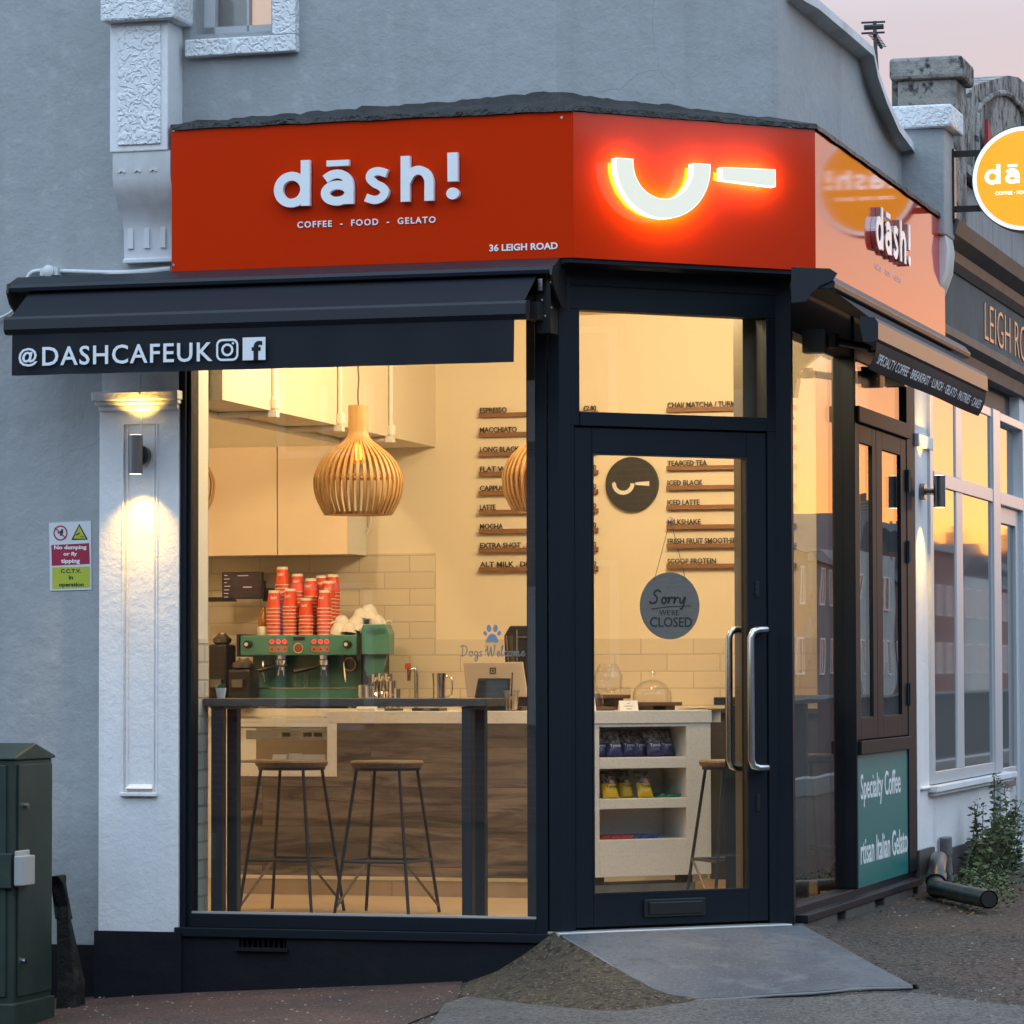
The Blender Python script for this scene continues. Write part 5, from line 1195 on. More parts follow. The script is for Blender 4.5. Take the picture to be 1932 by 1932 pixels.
# ================================================================ STREETS AROUND (seen only in the reflections)
def house(F, x0, x1, y0, y1, h, z0, wm, label, gable=False, lit=(), seed=0, front=1):
    t = thing('terraced_house', label, 'house', F, (x0+x1)/2, y0, z0, 'houses along the streets around'); r2 = random.Random(seed)
    mb = MB(F); mb.box(x0, x1, y0, y1, z0, z0+h); mb.build('wall', wm, t)
    mb = MB(F); ym = (y0+y1)/2
    if gable: mb.pxz([(x0, z0+h), (x1, z0+h), ((x0+x1)/2, z0+h+1.8)], y0, y1)
    else: mb.pyz([(y0-.2, z0+h), (y1+.2, z0+h), (ym, z0+h+1.7)], x0, x1)
    rf = mb.build('roof', M['roof'], t)
    mb = MB(F); cx = x0+.5; mb.box(cx-.35, cx+.35, ym-.4, ym+.4, z0+h+.6, z0+h+2.5)
    for k in (-.18, .18): mb.lathe(cx+k, ym, [(.12, 0), (.10, .35)], 8, z0+h+2.5)
    mb.build('chimney', M['brick'], rf)
    nwin = max(2, int((x1-x0)/2.6))
    for side, yy in ((front, y1 if front > 0 else y0),):
        for fl in range(2 if h < 7 else 3):
            for k in range(nwin):
                wx = x0+(x1-x0)*(k+.5)/nwin; wz = z0+.9+fl*2.8
                if wz+1.5 > z0+h: continue
                fr = MB(F); pn = MB(F); fr.box(wx-.6, wx+.6, yy-.05, yy+.05, wz, wz+.07); fr.box(wx-.6, wx+.6, yy-.05, yy+.05, wz+1.43, wz+1.5); fr.box(wx-.6, wx-.5, yy-.05, yy+.05, wz, wz+1.5); fr.box(wx+.5, wx+.6, yy-.05, yy+.05, wz, wz+1.5); fr.box(wx-.04, wx+.04, yy-.05, yy+.05, wz, wz+1.5)
                pn.box(wx-.5, wx+.5, yy-.02, yy+.02, wz+.07, wz+1.43)
                w = fr.build('window', M['wht'], t); pn.build('pane', M['dglass'], w)
    return t
x = -14; i = 0
wms = [M['brick'], M['rend1'], M['brick'], M['rend2'], M['rend1'], M['brick']]
lbl = ['red brick', 'pale rendered', 'brick fronted', 'grey rendered', 'cream rendered', 'dark brick']
while x < 300:
    wd = 8.0+3.0*((i*37) % 5)/4; h_ = (5.4, 6.2, 5.0, 6.8, 5.8)[i % 5]
    if not (-6 < x < 2): house(R, x, x+wd-.05, -33, -26, h_, zr, wms[i % 6], '%s house in the row across the side street' % lbl[i % 6], gable=i % 3 == 1, seed=i)
    x += wd; i += 1
x = -46; j = 0
while x < 46:
    wd = 6.2; house(WF, x, x+wd-.05, -9, -2.5, 6.4+(j % 3)*.5, 0, wms[(j+1) % 6], '%s house in the row across the main road' % lbl[(j+1) % 6], gable=j % 2 == 0, seed=100+j)
    x += wd; j += 1
# ================================================================ SHOP INTERIOR
YB = 3.8                                              # back wall
Pc = corner(L, .31, D, .31)
room = [L.w(-3.2, .31)[:2], corner(L, .10, D, .10), corner(D, .10, R, .10), R.w(3.3, .10)[:2], L.w(-3.2, YB+.02)[:2]]
def lx(u, v, y): return L.at(u, v, y)
mb = MB(); mb.pxy([L.w(-3.2, .10)[:2]]+room[1:], IZ-.08, IZ); struct(mb.build('floor', M['floor']))
mb = MB(); mb.pxy([L.w(-3.2, .10)[:2]]+room[1:], 3.36, 3.42); struct(mb.build('ceiling', M['cream']))
xr_end = .817
ztile = L.z(1000, 1206, YB); ztile2 = L.z(760, 1044, YB); xt = L.x(822, YB, 1100); xdp = L.x(1342, YB-.02, 1400)
mb = MB(L); mb.box(-3.2, xr_end-.07, YB, YB+.12, IZ-.05, 3.42); mb.box(-3.32, -3.2, .31, YB+.12, IZ-.05, 3.42); struct(mb.build('interior_wall', M['cream']))
mb = MB(L); mb.box(-3.2, xt, YB-.012, YB-.0005, IZ, ztile2); mb.box(xt, xr_end-.12, YB-.012, YB-.0005, IZ, ztile); tag(mb.build('wall_tiles', M['tile']), 'cream handmade brick tiles across the lower back wall', 'tiles')
mb = MB(L); mb.box(xdp, xr_end-.12, YB-.06, YB-.0125, IZ, L.z(1370, 1345, YB-.06)); mb.box(xdp, xr_end-.12, YB-.10, YB-.013, L.z(1370, 1345, YB-.06)+.001, L.z(1370, 1337, YB-.06)); tag(mb.build('wall_panel', M['dpanel']), 'charcoal dado panel on the back wall right of the counter', 'wall panel')
# reveal beside the window: plain above, white brick tiles below
rx1 = .16+.05
zr = L.z(380, 1205, .12)
mb = MB(L); mb.box(xl-.02, gx0-.004, .095, .21, zr, 3.3); struct(mb.build('interior_wall', M['trim']))
mb = MB(L); mb.box(xl-.02, gx0-.002, .095, .212, IZ, zr); tag(mb.build('reveal_tiles', M['tilew']), 'white brick tiles on the window reveal behind the glass edge', 'tiles')
# tall dark cupboard added to keep the lit room from showing through the casements
mb = MB(R); mb.box(R.x(1618, .12), 3.15, .11, .32, IZ, 3.3); tag(mb.build('tall_backing', mat('maroon_backing', (.035, .012, .010), .35)), 'added tall dark maroon cupboard behind the side-street casements', 'cupboard')
# bulkhead beam with surface conduit
bx = -1.61; bz = 2.685; bw = .42
bxb = -1.73; mb = MB(L); mb.pxy([(bx-bw, .32), (bx, .32), (bxb, YB-.001), (bxb-bw, YB-.001)], bz, 3.36); bm_ = tag(mb.build('ceiling_beam', M['cream']), 'cream boxed ceiling beam running back from the window over the cabinets', 'beam')
t = thing('electrical_conduit', 'white surface conduit with drop pipes along the ceiling beam', 'conduit', L, bx, .5, bz)
mb = MB(L)
bxo = bx
def bxa(yy): return bxo+(bxb-bxo)*(yy-.32)/(YB-.32)
DR = [min(lin(.3, 3.8, 400), key=lambda q_: abs(proj(L.w(bxa(q_), q_, bz))[0]-u_)) for u_ in (513, 636, 733)]
for yy in DR:
    bx = bxa(yy); mb.tube([(bx+.014, yy, 3.36), (bx+.014, yy, bz+.03)], .011, 8); mb.tube([(bx+.014, yy, 3.36), (bx+.014, yy+.0001, bz+.35)], .013, 8)


for yy in DR: mb.tube([(bxa(yy)-.01, yy, bz-.014), (bxa(yy)-.26, yy, bz-.014)], .013, 8); mb.tube([(bxa(yy)-.11, yy, bz-.014), (bxa(yy)-.14, yy, bz-.014)], .018, 8)
mb.tube([(bxo-.27, .33, bz-.014), (bxa(2.9)-.27, 2.9, bz-.014)], .013, 8); mb.build('pipe', M['trim'], t, smooth=True)
mb = MB(L)
for yy in DR: bx = bxa(yy); mb.lathe(bx+.018, yy, [(.016, 0), (.022, .01), (.022, .05), (.014, .06)], 10, bz+.0); mb.box(bx-.01, bx+.03, yy-.02, yy+.02, bz-.03, bz+.0)
mb.build('junction_box', M['trim'], t)
# wall cabinets
YC = YB-.34
cz0 = L.z(640, 1046, YC); cxr_ = L.x(655, YC, 900); cxm = L.x(523, YC, 900)
t = thing('wall_cabinet', 'cream handleless wall cabinets over the coffee machine', 'cabinet', L, cxm, YC, cz0)
mb = MB(L); mb.box(-3.0, cxr_-.002, YC+.02, YB-.013, cz0+.004, bz-.002); mb.build('carcass', M['trim'], t)
for a, b in ((-3.0, cxm-.006-.62), (cxm-.62, cxm-.003), (cxm+.003, cxr_)): mb = MB(L); mb.box(a, b, YC, YC+.018, cz0, bz-.003); mb.build('door', M['cab'], t, bevel=.002)
# loop of cable hanging below the lamp on the wall
mb = MB(L); x, z = lx(690, 970, YB-.03); pts = smooth_path([(x-.02, YB-.02, z+.05), (x-.03, YB-.03, z-.03), (x, YB-.03, z-.11), (x+.03, YB-.03, z-.03), (x+.015, YB-.02, z+.05), (x-.01, YB-.03, z-.04), (x+.012, YB-.03, z-.09)], 5); mb.tube(pts, .005, 6); tag(mb.build('cable_loop', M['trim']), 'pale coiled cable hanging on the wall beneath the whole pendant', 'cable')
# ---- menu rails
menu_l = [('ESPRESSO', 955, '2.80'), ('MACCHIATO', 974, '2.90'), ('LONG BLACK', 979, '3.00'), ('FLAT WHITE', 982, '3.20'), ('CAPPUCCINO', 985, '3.20'), ('LATTE', 934, '3.20'), ('MOCHA', 948, '3.40'), ('EXTRA SHOT . SYRUP', 1030, '0.60'), ('ALT MILK . DECAF', 1026, '0.40')]
vl = [782, 819, 856, 893, 929, 965, 1001, 1037, 1073]
menu_r = [('CHAI/ MATCHA / TURMERIC', 1412, 772), ('HOT CHOCOLATE', 1340, 809), ('BABYCCINO', 1320, 846), ('TEA/ICED TEA', 1333, 882), ('ICED BLACK', 1325, 919), ('ICED LATTE', 1319, 956), ('MILKSHAKE', 1321, 993), ('FRESH FRUIT SMOOTHIES', 1393, 1029), ('SCOOP PROTEIN', 1350, 1067)]
def rail(s, u0, u1, v, ue, price=None, up=None):
    y = YB-.035
    x0, z = L.at(u0, v, y); x1 = L.at(u1, v, y)[0]; zb = L.z(u0, v+5.5, y); zt_ = L.z(u0, v-2.5, y)
    t = thing('menu_rail', 'wooden menu rail lettered %s on the cream back wall' % s.replace('£', ''), 'menu rail', L, x0, y, zb, 'menu rails on the back wall')
    mb = MB(L); mb.box(x0, x1, y, YB-.0005, zb, zt_); mb.build('rail', M['bar'], t)
    mb = MB(L); xe = L.at(ue, v, y)[0]; text(mb, s, x0+.004, xe, zt_+.0005, zt_+.029, y+.012, .004, .022)
    if price: xp = L.at(up, v, y)[0]; text(mb, price, xp-.07, xp, zt_+.0005, zt_+.027, y+.012, .004, .022)
    mb.build('lettering', M['blkl'], t)
for (s, ue, p), v in zip(menu_l, vl): rail(s, 903, 1126, v, ue, '£'+p, 1124)
for s, ue, v in menu_r: rail(s, 1257, 1500, v, ue)
# round logo board
t = thing('logo_board', 'round charcoal wall board with cut-out cup-and-dash emblem between the menu lists', 'sign', L, L.x(1192, YB, 913), YB-.02, L.z(1192, 963, YB-.02))
y = YB-.03; xc, zc2 = L.at(1191.5, 913.5, y); rr = (L.x(1241, y, 913)-L.x(1142.5, y, 913))/2; rz_ = (L.z(1191, 862, y)-L.z(1191, 965, y))/2
mb = MB(L); mb.disc(xc, zc2, rr, y, YB-.001, 56, rz_); mb.build('board', M['disc'], t)
mb = MB(L); s = rr/49.3
def LP(a, b): return (xc+(a-1191.5)*s, zc2-(b-913.5)*rz_/51.5)
P = [(1159, 912)]+[(1176+17.5*math.cos(R_(a)), 912-0-17.5*math.sin(R_(a))) for a in range(180, 361, 12)]+[(1193.5, 912)]
mb.ribbon([LP(*p) for p in P], .021, y-.002, y-.0002); mb.pxz([LP(1199, 910.5), LP(1199, 915), LP(1225, 917.5), LP(1225, 908.5)], y-.002, y-.0002); mb.build('emblem', M['ctop'], t)
# ---- rear worktop
ZW = 1.31
mb = MB(L); t = thing('worktop_unit', 'low cream worktop along the tiled back wall', 'counter', L, -1.2, YB-.3, IZ)
xbk = L.x(1335, YB, 1400); mb.box(-3.1, xbk, YB-.62, YB-.013, ZW-.04, ZW); mb.build('worktop', M['ctop'], t)
mb = MB(L); mb.box(-3.1, xbk, YB-.58, YB-.02, IZ, ZW-.04); mb.build('cupboards', M['trim'], t)
# ---- front counter
YF = 2.0
t = thing('serving_counter', 'serving counter of grey-brown planks with white top and a shelved end facing the door', 'counter', L, -.6, YF, IZ)
xL0 = -2.2; xCr = L.x(1112, YF, 1500)
zct1 = L.z(800, 1342, YF); zct0 = L.z(800, 1365, YF); zpb = L.z(800, 1655, YF)
dx0, dz1 = L.at(380, 1366, YF); dx1 = L.x(617, YF); dz0 = L.z(560, 1441, YF); fr1 = L.x(635, YF); zfr = L.z(560, 1465, YF)
mb = MB(L); mb.box(xL0, xCr, YF+.004, YF+.03, zpb, zfr); mb.box(fr1, xCr, YF+.004, YF+.03, zfr, zct0); mb.build('front_panel', M['wood'], t)
mb = MB(L); mb.box(xL0, xCr, YF+.02, YF+.06, IZ, zpb-.02); mb.build('kickboard', M['floor'], t)
# shelved end unit (facing the door)
ye = 0
E0 = L.w(xCr, YF); # its left edge
EF = Frame(E0.x, E0.y, 26.8); ew = EF.x(1341.5, 0, 1500)
ez0 = EF.z(1118, 1656, 0); ez1 = EF.z(1118, 1342, 0)
zct1 = ez1
topo = [(L.w(fr1-.07, YF)[0], L.w(fr1-.07, YF)[1]), L.w(xCr, YF)[:2], EF.w(ew, 0)[:2], EF.w(ew, .58)[:2], L.w(.08, YF+.62)[:2], L.w(fr1-.07, YF+.62)[:2]]
mb = MB(); mb.pxy(topo, zct0, zct1)
mb2 = MB(L); mb2.box(dx1, fr1, YF-.0, YF+.05, zfr, zct0-.0005); mb2.box(xL0, dx1, YF, YF+.05, zfr, dz0); mb2.box(xL0, dx1, YF+.42, YF+.62, zfr, zct1-.03); mb2.box(dx1+.001, fr1, YF+.05, YF+.62, zfr+.01, zct0-.0005)
mb.raw([tuple(p) for p in mb2.v], mb2.f); mb.build('worktop', M['ctop'], t, bevel=.002)
hx = [EF.x(u, 0, 1450) for u in (1131, 1295.5)]
hz_ = [(EF.z(1131, 1430, 0), EF.z(1131, 1372, 0)), (EF.z(1131, 1508, 0), EF.z(1131, 1451, 0)), (EF.z(1131, 1585.5, 0), EF.z(1131, 1527, 0))]
mb = MB(EF); dp = .24
mb.box(.0, hx[0], .0, dp, ez0, zct0-.001); mb.box(hx[1], ew, .0, dp, ez0, zct0-.001)
zs_ = [ez0]+[z for pr in reversed(hz_) for z in pr]+[zct0-.001]
for k in range(0, len(zs_), 2): mb.box(hx[0], hx[1], .0, dp, zs_[k], zs_[k+1])
mb.box(.0, ew, dp, dp+.02, ez0, zct0-.001); mb.box(ew-.02, ew, dp+.02, .56, ez0, zct0-.001)
mb.box(-.002, ew+.003, -.006, dp, zct0, zct1+.001)
mb.build('shelf_unit', M['quartz'], t, bevel=.002)
mb = MB(EF); mb.box(.02, EF.x(1312, .05, 1670), .05, .3, IZ, ez0-.04); mb.build('kickboard', mat('scuffed_grey_kickboard', (.20, .20, .19), .5, var=[(6, (.11, .11, .105), .4, .7)]), t)
mb = MB(EF)
for x in (.06, ew-.12): mb.box(x, x+.05, .06, .14, ez0-.045, ez0)
mb.build('foot', M['blk'], t)
# glazed display built into the counter
t = thing('display_case', 'glass-fronted stainless cake display let into the counter behind the stools', 'display case', L, -1.4, YF, dz0)
mb = MB(L); mb.box(xL0, dx1, YF+.34, YF+.36, dz0+.004, dz1-.02); mb.box(xL0, dx1, YF+.02, YF+.34, dz0+.002, dz0+.012); mb.build('lining', mat('beige_steel_lining', (.36, .29, .21), .4, metal=.3), t)
mb = MB(L); mb.box(xL0, dx1, YF+.20, YF+.22, L.z(500, 1395, YF+.2), L.z(500, 1378, YF+.2)); mb.box(xL0, dx1, YF+.10, YF+.13, dz1-.022, dz1-.002); mb.build('control_strip', M['steel'], t)
mb = MB(L)
for u in (540, 580, 600): x, z = L.at(u, 1386, YF+.198); mb.box(x-.02, x+.02, YF+.195, YF+.2, z-.010, z+.010)
mb.build('controls', M['blk'], t)
mb = MB(L); mb.box(xL0, dx1, YF-.004, YF+.012, dz1-.012, dz1+.006); mb.box(xL0, dx1, YF-.002, YF+.06, dz1+.012, dz1+.024); mb.build('rail', M['trim'], t)
mb = MB(L); mb.box(xL0, dx1-.004, YF+.004, YF+.010, dz0+.004, dz1-.012); mb.build('glass', M['thin'], t)
mb = MB(L); mb.box(xL0, dx1, YF+.0, YF+.40, dz1+.030, dz1+.036); mb.build('lid', M['thin'], t)
for (u0, u1, h_, lab) in ((513, 541, 13, 'left white price card standing in the glass display case'), (543, 569, 15, 'middle white price card standing in the glass display case'), (570, 612, 13, 'wide white price card standing in the glass display case')):
    mb = MB(L); xa, za = L.at(u0, 1433, YF+.06); xb2 = L.x(u1, YF+.06, 1433); mb.raw([(xa, YF+.06, dz0+.012), (xb2, YF+.06, dz0+.012), (xb2, YF+.075, dz0+.012+h_*.0024), (xa, YF+.075, dz0+.012+h_*.0024), (xa, YF+.09, dz0+.012), (xb2, YF+.09, dz0+.012)], [(0, 1, 2, 3), (3, 2, 5, 4), (0, 3, 4), (1, 5, 2)]); tag(mb.build('price_card', M['card']), lab, 'price card', 'price cards in the display case')
# ---- window bar table
t = thing('bar_table', 'narrow dark timber bar table standing behind the big window', 'table', L, -1.0, .4, IZ)
ty0, ty1 = .14, .42
tzt = L.z(600, 1318, ty0); tzb = L.z(600, 1333, ty0); tx0_, tx1_ = gx0+.0, L.x(917, ty0, 1322)
mb = MB(L); mb.box(tx0_, tx1_, ty0, ty1, tzb, tzt); mb.build('tabletop', M['twood'], t, bevel=.003)
for u0, u1, y in ((398, 419, ty0+.02), (428, 447, ty1-.10), (871, 890, ty0+.02), (893, 914, ty1-.10)):
    mb = MB(L); mb.box(L.x(u0, y, 1500), L.x(u1, y, 1500), y, y+.05, IZ, tzb-.012); mb.build('leg', M['tleg'], t, bevel=.002)
mb = MB(L)
for u0, u1 in ((398, 447), (871, 914)): mb.box(L.x(u0, ty0+.02, 1500), L.x(u1, ty1-.10, 1500), ty0+.02, ty1-.05, tzb-.012, tzb-.001)
mb.build('top_plate', M['tleg'], t)
t = thing('bar_table', 'dark bar table along the side-street window beyond the door', 'table', R, .6, .25, IZ)
mb = MB(R); mb.box(.08, R.x(1576, .1, 1316), .10, .36, tzb, tzt); mb.build('tabletop', M['twood'], t, bevel=.003)
for x in (.12, .98):
    mb = MB(R); mb.box(x, x+.05, .14, .32, IZ, tzb-.002); mb.build('leg', M['tleg'], t)
# ---- stools
def make_stool(F, x, y, label, phi):
    t = thing('bar_stool', label, 'stool', F, x, y, IZ, 'wire-legged bar stools'); h = .675
    mb = MB(F); mb.lathe(x, y, [(.150, h-.030), (.160, h-.022), (.163, h-.008), (.158, h), (.0, h+.001)], 40, IZ); mb.build('seat', M['seat'], t, smooth=True, sharp=35)
    mb = MB(F); mb.lathe(x, y, [(.142, h-.042), (.150, h-.042), (.150, h-.0305), (.142, h-.0305)], 32, IZ, closed=True); mb.build('seat_ring', M['tleg'], t, smooth=True, sharp=35)
    A = [R_(phi+90*k) for k in range(4)]
    pt = lambda a, z: (x+math.cos(a)*(.145+(.250-.145)*(h-.04-z)/(h-.04)), y+math.sin(a)*(.145+(.250-.145)*(h-.04-z)/(h-.04)), IZ+z)
    for a in A: mb = MB(F); mb.tube([pt(a, h-.04), pt(a, 0)], .0075, 8); mb.build('leg', M['tleg'], t, smooth=True)
    mb = MB(F)
    for k in range(4): mb.tube([pt(A[k], .235), pt(A[(k+1) % 4], .235)], .0065, 8)
    mb.build('footrest', M['tleg'], t, smooth=True)
    mb = MB(F)
    for k in (1, 3): mb.tube([pt(A[k], .235), pt(A[(k+1) % 4], .03)], .006, 8)
    mb.build('brace', M['seat'], t, smooth=True); return t
ys = .80
st1 = make_stool(L, L.x(550, ys, 1440), ys, 'left of the two bar stools standing before the display case', 24-L.deg+(-0))
xs2 = L.x(730, ys, 1440)
dup(st1, L, xs2, ys, IZ, 'bar stool standing before the plank counter, next to the table leg')
for (u, dY, lab) in ((1388, 16.05, 'bar stool half hidden behind the steel door handles'), (1508, 17.15, 'bar stool glimpsed through the first side-street pane')):
    d = ray(u, 1440); px_, py_ = d.x*dY, dY; a, b = L.loc((px_, py_)); dup(st1, L, a, b, IZ, lab, rot=40)
# ---- pendants
def pendant(F, x, y, zt_, label, sc=1.0):
    t = thing('pendant_lamp', label, 'pendant lamp', F, x, y, zt_-.51*sc, 'slatted oak pendant lamps')
    prof = smooth_path([(.047, 0), (.047, -.09), (.049, -.135), (.070, -.165), (.122, -.205), (.172, -.255), (.202, -.315), (.208, -.365), (.198, -.425), (.172, -.480), (.156, -.506)], 4)
    mb = MB(F); n = 40
    for k in range(n):
        a = 2*math.pi*k/n; ca, sa = math.cos(a), math.sin(a); P = []
        for i, (r, z) in enumerate(prof):
            w = (.0036+.0034*min(1, max(0, (r-.047)/.15))); q = prof[min(i+1, len(prof)-1)]; p_ = prof[max(i-1, 0)]
            for (dr, dw) in ((0, -w), (0, w), (-.011, w), (-.011, -w)): P.append((x+(r+dr)*ca*sc-dw*sa*sc, y+(r+dr)*sa*sc+dw*ca*sc, zt_+z*sc))
        m_ = len(prof); mb.raw(P, [(4*i+j, 4*i+(j+1) % 4, 4*i+4+(j+1) % 4, 4*i+4+j) for i in range(m_-1) for j in range(4)]+[(0, 3, 2, 1), tuple(4*(m_-1)+j for j in range(4))])
    mb.build('shade', M['oak'], t)
    mb = MB(F)
    for r, z in ((.150, -.50), (.043, -.01), (.19, -.33)): mb.lathe(x, y, [(r*sc-.012, -.006), (r*sc, -.006), (r*sc, .006), (r*sc-.012, .006)], 40, zt_+z*sc, closed=True)
    mb.build('hoop', M['oak'], t)
    mb = MB(F); mb.lathe(x, y, [(.0, -.275), (.022, -.268), (.034, -.245), (.036, -.22), (.026, -.19), (.014, -.165), (.013, -.15)], 20, zt_); b = mb.build('bulb', M['bulb'], t, smooth=True, sharp=60)
    mb = MB(F)
    for k in range(6): a = k*math.pi/3; mb.tube([(x+.011*math.cos(a), y+.011*math.sin(a), zt_-.175), (x+.013*math.cos(a), y+.013*math.sin(a), zt_-.25)], .0016, 5)
    mb.build('filament', M['fil'], b)
    mb = MB(F); mb.lathe(x, y, [(.016, -.15), (.018, -.06), (.005, -.05)], 12, zt_); mb.tube([(x+.002*math.sin(i), y+.002*math.cos(i), zt_-.05+i*(3.36-zt_+.05)/30) for i in range(31)], .004, 6); mb.build('cord', M['string'], t)
    return t
yp_ = 1.35
xp, zp = L.at(676, 765, yp_); zp2 = L.z(676, 969, yp_)
p1 = pendant(L, xp, yp_, zp, 'whole slatted oak pendant lamp hanging over the plank counter')
dxp = L.x(1033, yp_, 900)-xp
dup(p1, L, xp+dxp, yp_, zp-.51, 'slatted oak pendant lamp half hidden by the corner post')
dup(p1, L, L.x(322, yp_, 900), yp_, zp-.51, 'slatted oak pendant lamp of which only a sliver shows at the window edge')
# ---- ceiling lights
def clight(x, y, e, label, size=.5, col=(1, .735, .425)):
    t = thing('ceiling_light', label, 'ceiling light', L, x, y, 3.30, 'ceiling lights of the cafe')
    mb = MB(L); mb.lathe(x, y, [(.10, 0), (.12, .005), (.12, .055), (.0, .056)], 24, 3.30); mb.build('housing', M['trim'], t)
    mb = MB(L); mb.lathe(x, y, [(.0, -.001), (.095, -.001), (.095, .003), (.0, .003)], 20, 3.30); mb.build('diffuser', M['lens'], t)
    ld = bpy.data.lights.new('ceiling_lamp', 'POINT'); ld.energy = e; ld.color = col; ld.shadow_soft_size = .06
    lo = bpy.data.objects.new('ceiling_lamp', ld); COL.objects.link(lo); lo.parent = t; lo.location = (0, 0, -.07)
IE = 76
clight(-.10, 1.7, IE, 'ceiling light above the counter end near the door')
clight(-.95, .55, IE*.55, 'ceiling light just inside the big window')
clight(.30, .75, IE*.75, 'unseen ceiling light added inside the cafe door to brighten the shelves')  # added lamp, lifts the dark shelves of the counter end
clight(-2.45, 1.5, IE*.7, 'ceiling light left of the ceiling beam in front of the wall cabinets')
clight(.35, 2.05, IE*.8, 'ceiling light over the back corner by the side street')
# ---- espresso machine on the rear worktop
q4 = lambda cx: 375.5+.2036*cx
r4 = lambda cy: 1019.2+.2036*cy
YM = 3.26
def mx_(cx, cy, y=YM): return L.at(q4(cx), r4(cy), y)
t = thing('espresso_machine', 'green enamelled two-group espresso machine crowded with red cup stacks', 'coffee machine', L, mx_(930, 1440)[0], YM, ZW)
MT = L.z(600, 1198, YM)
x0, zt_ = mx_(380, 880); x1, zb = mx_(1470, 1065)
mb = MB(L); mb.box(x0, x1, YM, YM+.42, zb, MT); body = mb.build('body', M['green'], t, bevel=.006)
mb = MB(L); xa, za = mx_(350, 880, YM-.005); mb.box(xa, x0-.001, YM-.01, YM+.42, zb-.005, MT+.006); mb.box(x1+.001, mx_(1508, 900)[0], YM-.01, YM+.42, zb-.005, MT+.006); mb.build('side_trim', M['blk'], t)
xa, za = mx_(500, 1365, YM+.14); xb2 = mx_(1500, 1365, YM+.14)[0]
mb = MB(L); mb.box(xa, xb2, YM+.14, YM+.42, ZW+.05, zb); mb.build('back_panel', M['greend'], t)
xa, za = mx_(415, 1440, YM-.03); xb2, zd = mx_(1480, 1376, YM-.03)
mb = MB(L); mb.box(xa, xb2, YM-.03, YM+.42, ZW+.01, zd); mb.build('drip_tray', M['greend'], t, bevel=.004)
mb = MB(L); mb.box(xa, xb2, YM-.034, YM+.14, zd+.001, zd+.006); mb.build('tray_grid', M['steel'], t)
mb = MB(L)
for cx in (385, 1400): xx = mx_(cx, 1420)[0]; mb.lathe(xx, YM+.02, [(.018, 0), (.018, .05)], 12, ZW)
mb.build('foot', M['steel'], t)
wl, wr = mx_(1510, 900, YM+.02)[0], mx_(1765, 900, YM+.02)[0]
pts = [mx_(cx, cy, YM+.035) for cx, cy in ((1545, 1064), (1738, 1064), (1722, 1150), (1690, 1262), (1560, 1262), (1530, 1180))]
mb = MB(L); mb.pxz(pts, YM+.035, YM+.055); mb.build('lower_side', M['greend'], t)
pts = [mx_(cx, cy, YM+.02) for cx, cy in ((1505, 862), (1530, 778), (1735, 778), (1768, 865), (1768, 1058), (1510, 1058))]
mb = MB(L); mb.pxz(pts, YM+.0, YM+.10); mb.build('side_panel', M['green'], t, bevel=.004)
mb = MB(L); a = mx_(1545, 815, YM+.018); b = mx_(1740, 815, YM+.018)
for k in range(3): z = a[1]-.004-.012*k; mb.ribbon([(a[0]+.008, z), (a[0]+.04, z+.004), ((a[0]+b[0])/2, z-.002), (b[0]-.02, z+.003), (b[0], z)], .004, YM-.004, YM-.0002)
mb.build('louvres', M['greend'], t)
mb = MB(L); xa, za = mx_(1490, 1066, YM+.02); mb.box(xa, xa+.035, YM+.05, YM+.4, ZW+.04, MT); mb.build('side_trim', M['blk'], t)
for g in (735, 1125):
    mb = MB(L)
    for k in (-1, 0, 1): a, b = mx_(g+60*k, 940, YM-.002); mb.ring(a, b, .0115, .0065, YM-.006, YM-.0005, 18)
    mb.build('button_ring', M['redl'], t)
    mb = MB(L); a, b = mx_(g-85, 1038); c, d = mx_(g+85, 980); mb.box(a, c, YM-.004, YM-.0003, b, d); mb.build('plate', M['copper'], t)
    mb = MB(L)
    for k in (-1, 0, 1): a, b = mx_(g+60*k, 1010, YM-.004); mb.box(a-.003, a+.005, YM-.0055, YM-.0041, b-.004, b+.003)
    mb.build('icon', M['ink'], t)
    # group head and portafilter
    gx, gz_ = mx_(g+30, 1075, YM+.06); mb = MB(L); mb.lathe(gx, YM+.07, [(.018, -.075), (.020, -.06), (.034, -.05), (.036, -.025), (.028, -.02), (.028, 0)], 18, zb); mb.tube([(gx-.012, YM+.06, zb-.075), (gx-.016, YM+.06, zb-.105)], .006, 8); mb.tube([(gx+.012, YM+.06, zb-.075), (gx+.016, YM+.06, zb-.105)], .006, 8); mb.build('group_head', M['chrome'], t, smooth=True, sharp=40)
    mb = MB(L); mb.tube([(gx-.02, YM+.05, zb-.055), (gx-.06, YM-.01, zb-.068), (gx-.125, YM-.06, zb-.085)], [.008, .013, .015], 10); mb.build('portafilter_handle', M['blk'], t, smooth=True)
mb = MB(L); a, b = mx_(925, 1000, YM-.001); mb.disc(a, b, .028, YM-.010, YM-.0003, 24); mb.build('gauge_rim', M['chrome'], t)
mb = MB(L); mb.disc(a, b, .022, YM-.0115, YM-.0101, 24); mb.build('gauge', mat('gauge_face', (.28, .08, .06), .4), t)
mb = MB(L); a, b = mx_(875, 930); c, d = mx_(982, 895); mb.box(a, c, YM-.003, YM-.0003, b, d); mb.build('screen', M['scr'], t)
for cx in (450, 1372):
    mb = MB(L); a, b = mx_(cx, 965, YM-.02); mb.tube([(a, YM, b), (a, YM-.03, b)], .020, 16); mb.build('steam_knob', M['blk'], t, smooth=True, sharp=40)
    mb = MB(L); mb.tube([(a-.003, YM-.0305, b), (a-.003, YM-.034, b)], .010, 12); mb.build('knob_cap', M['cupw'], t)
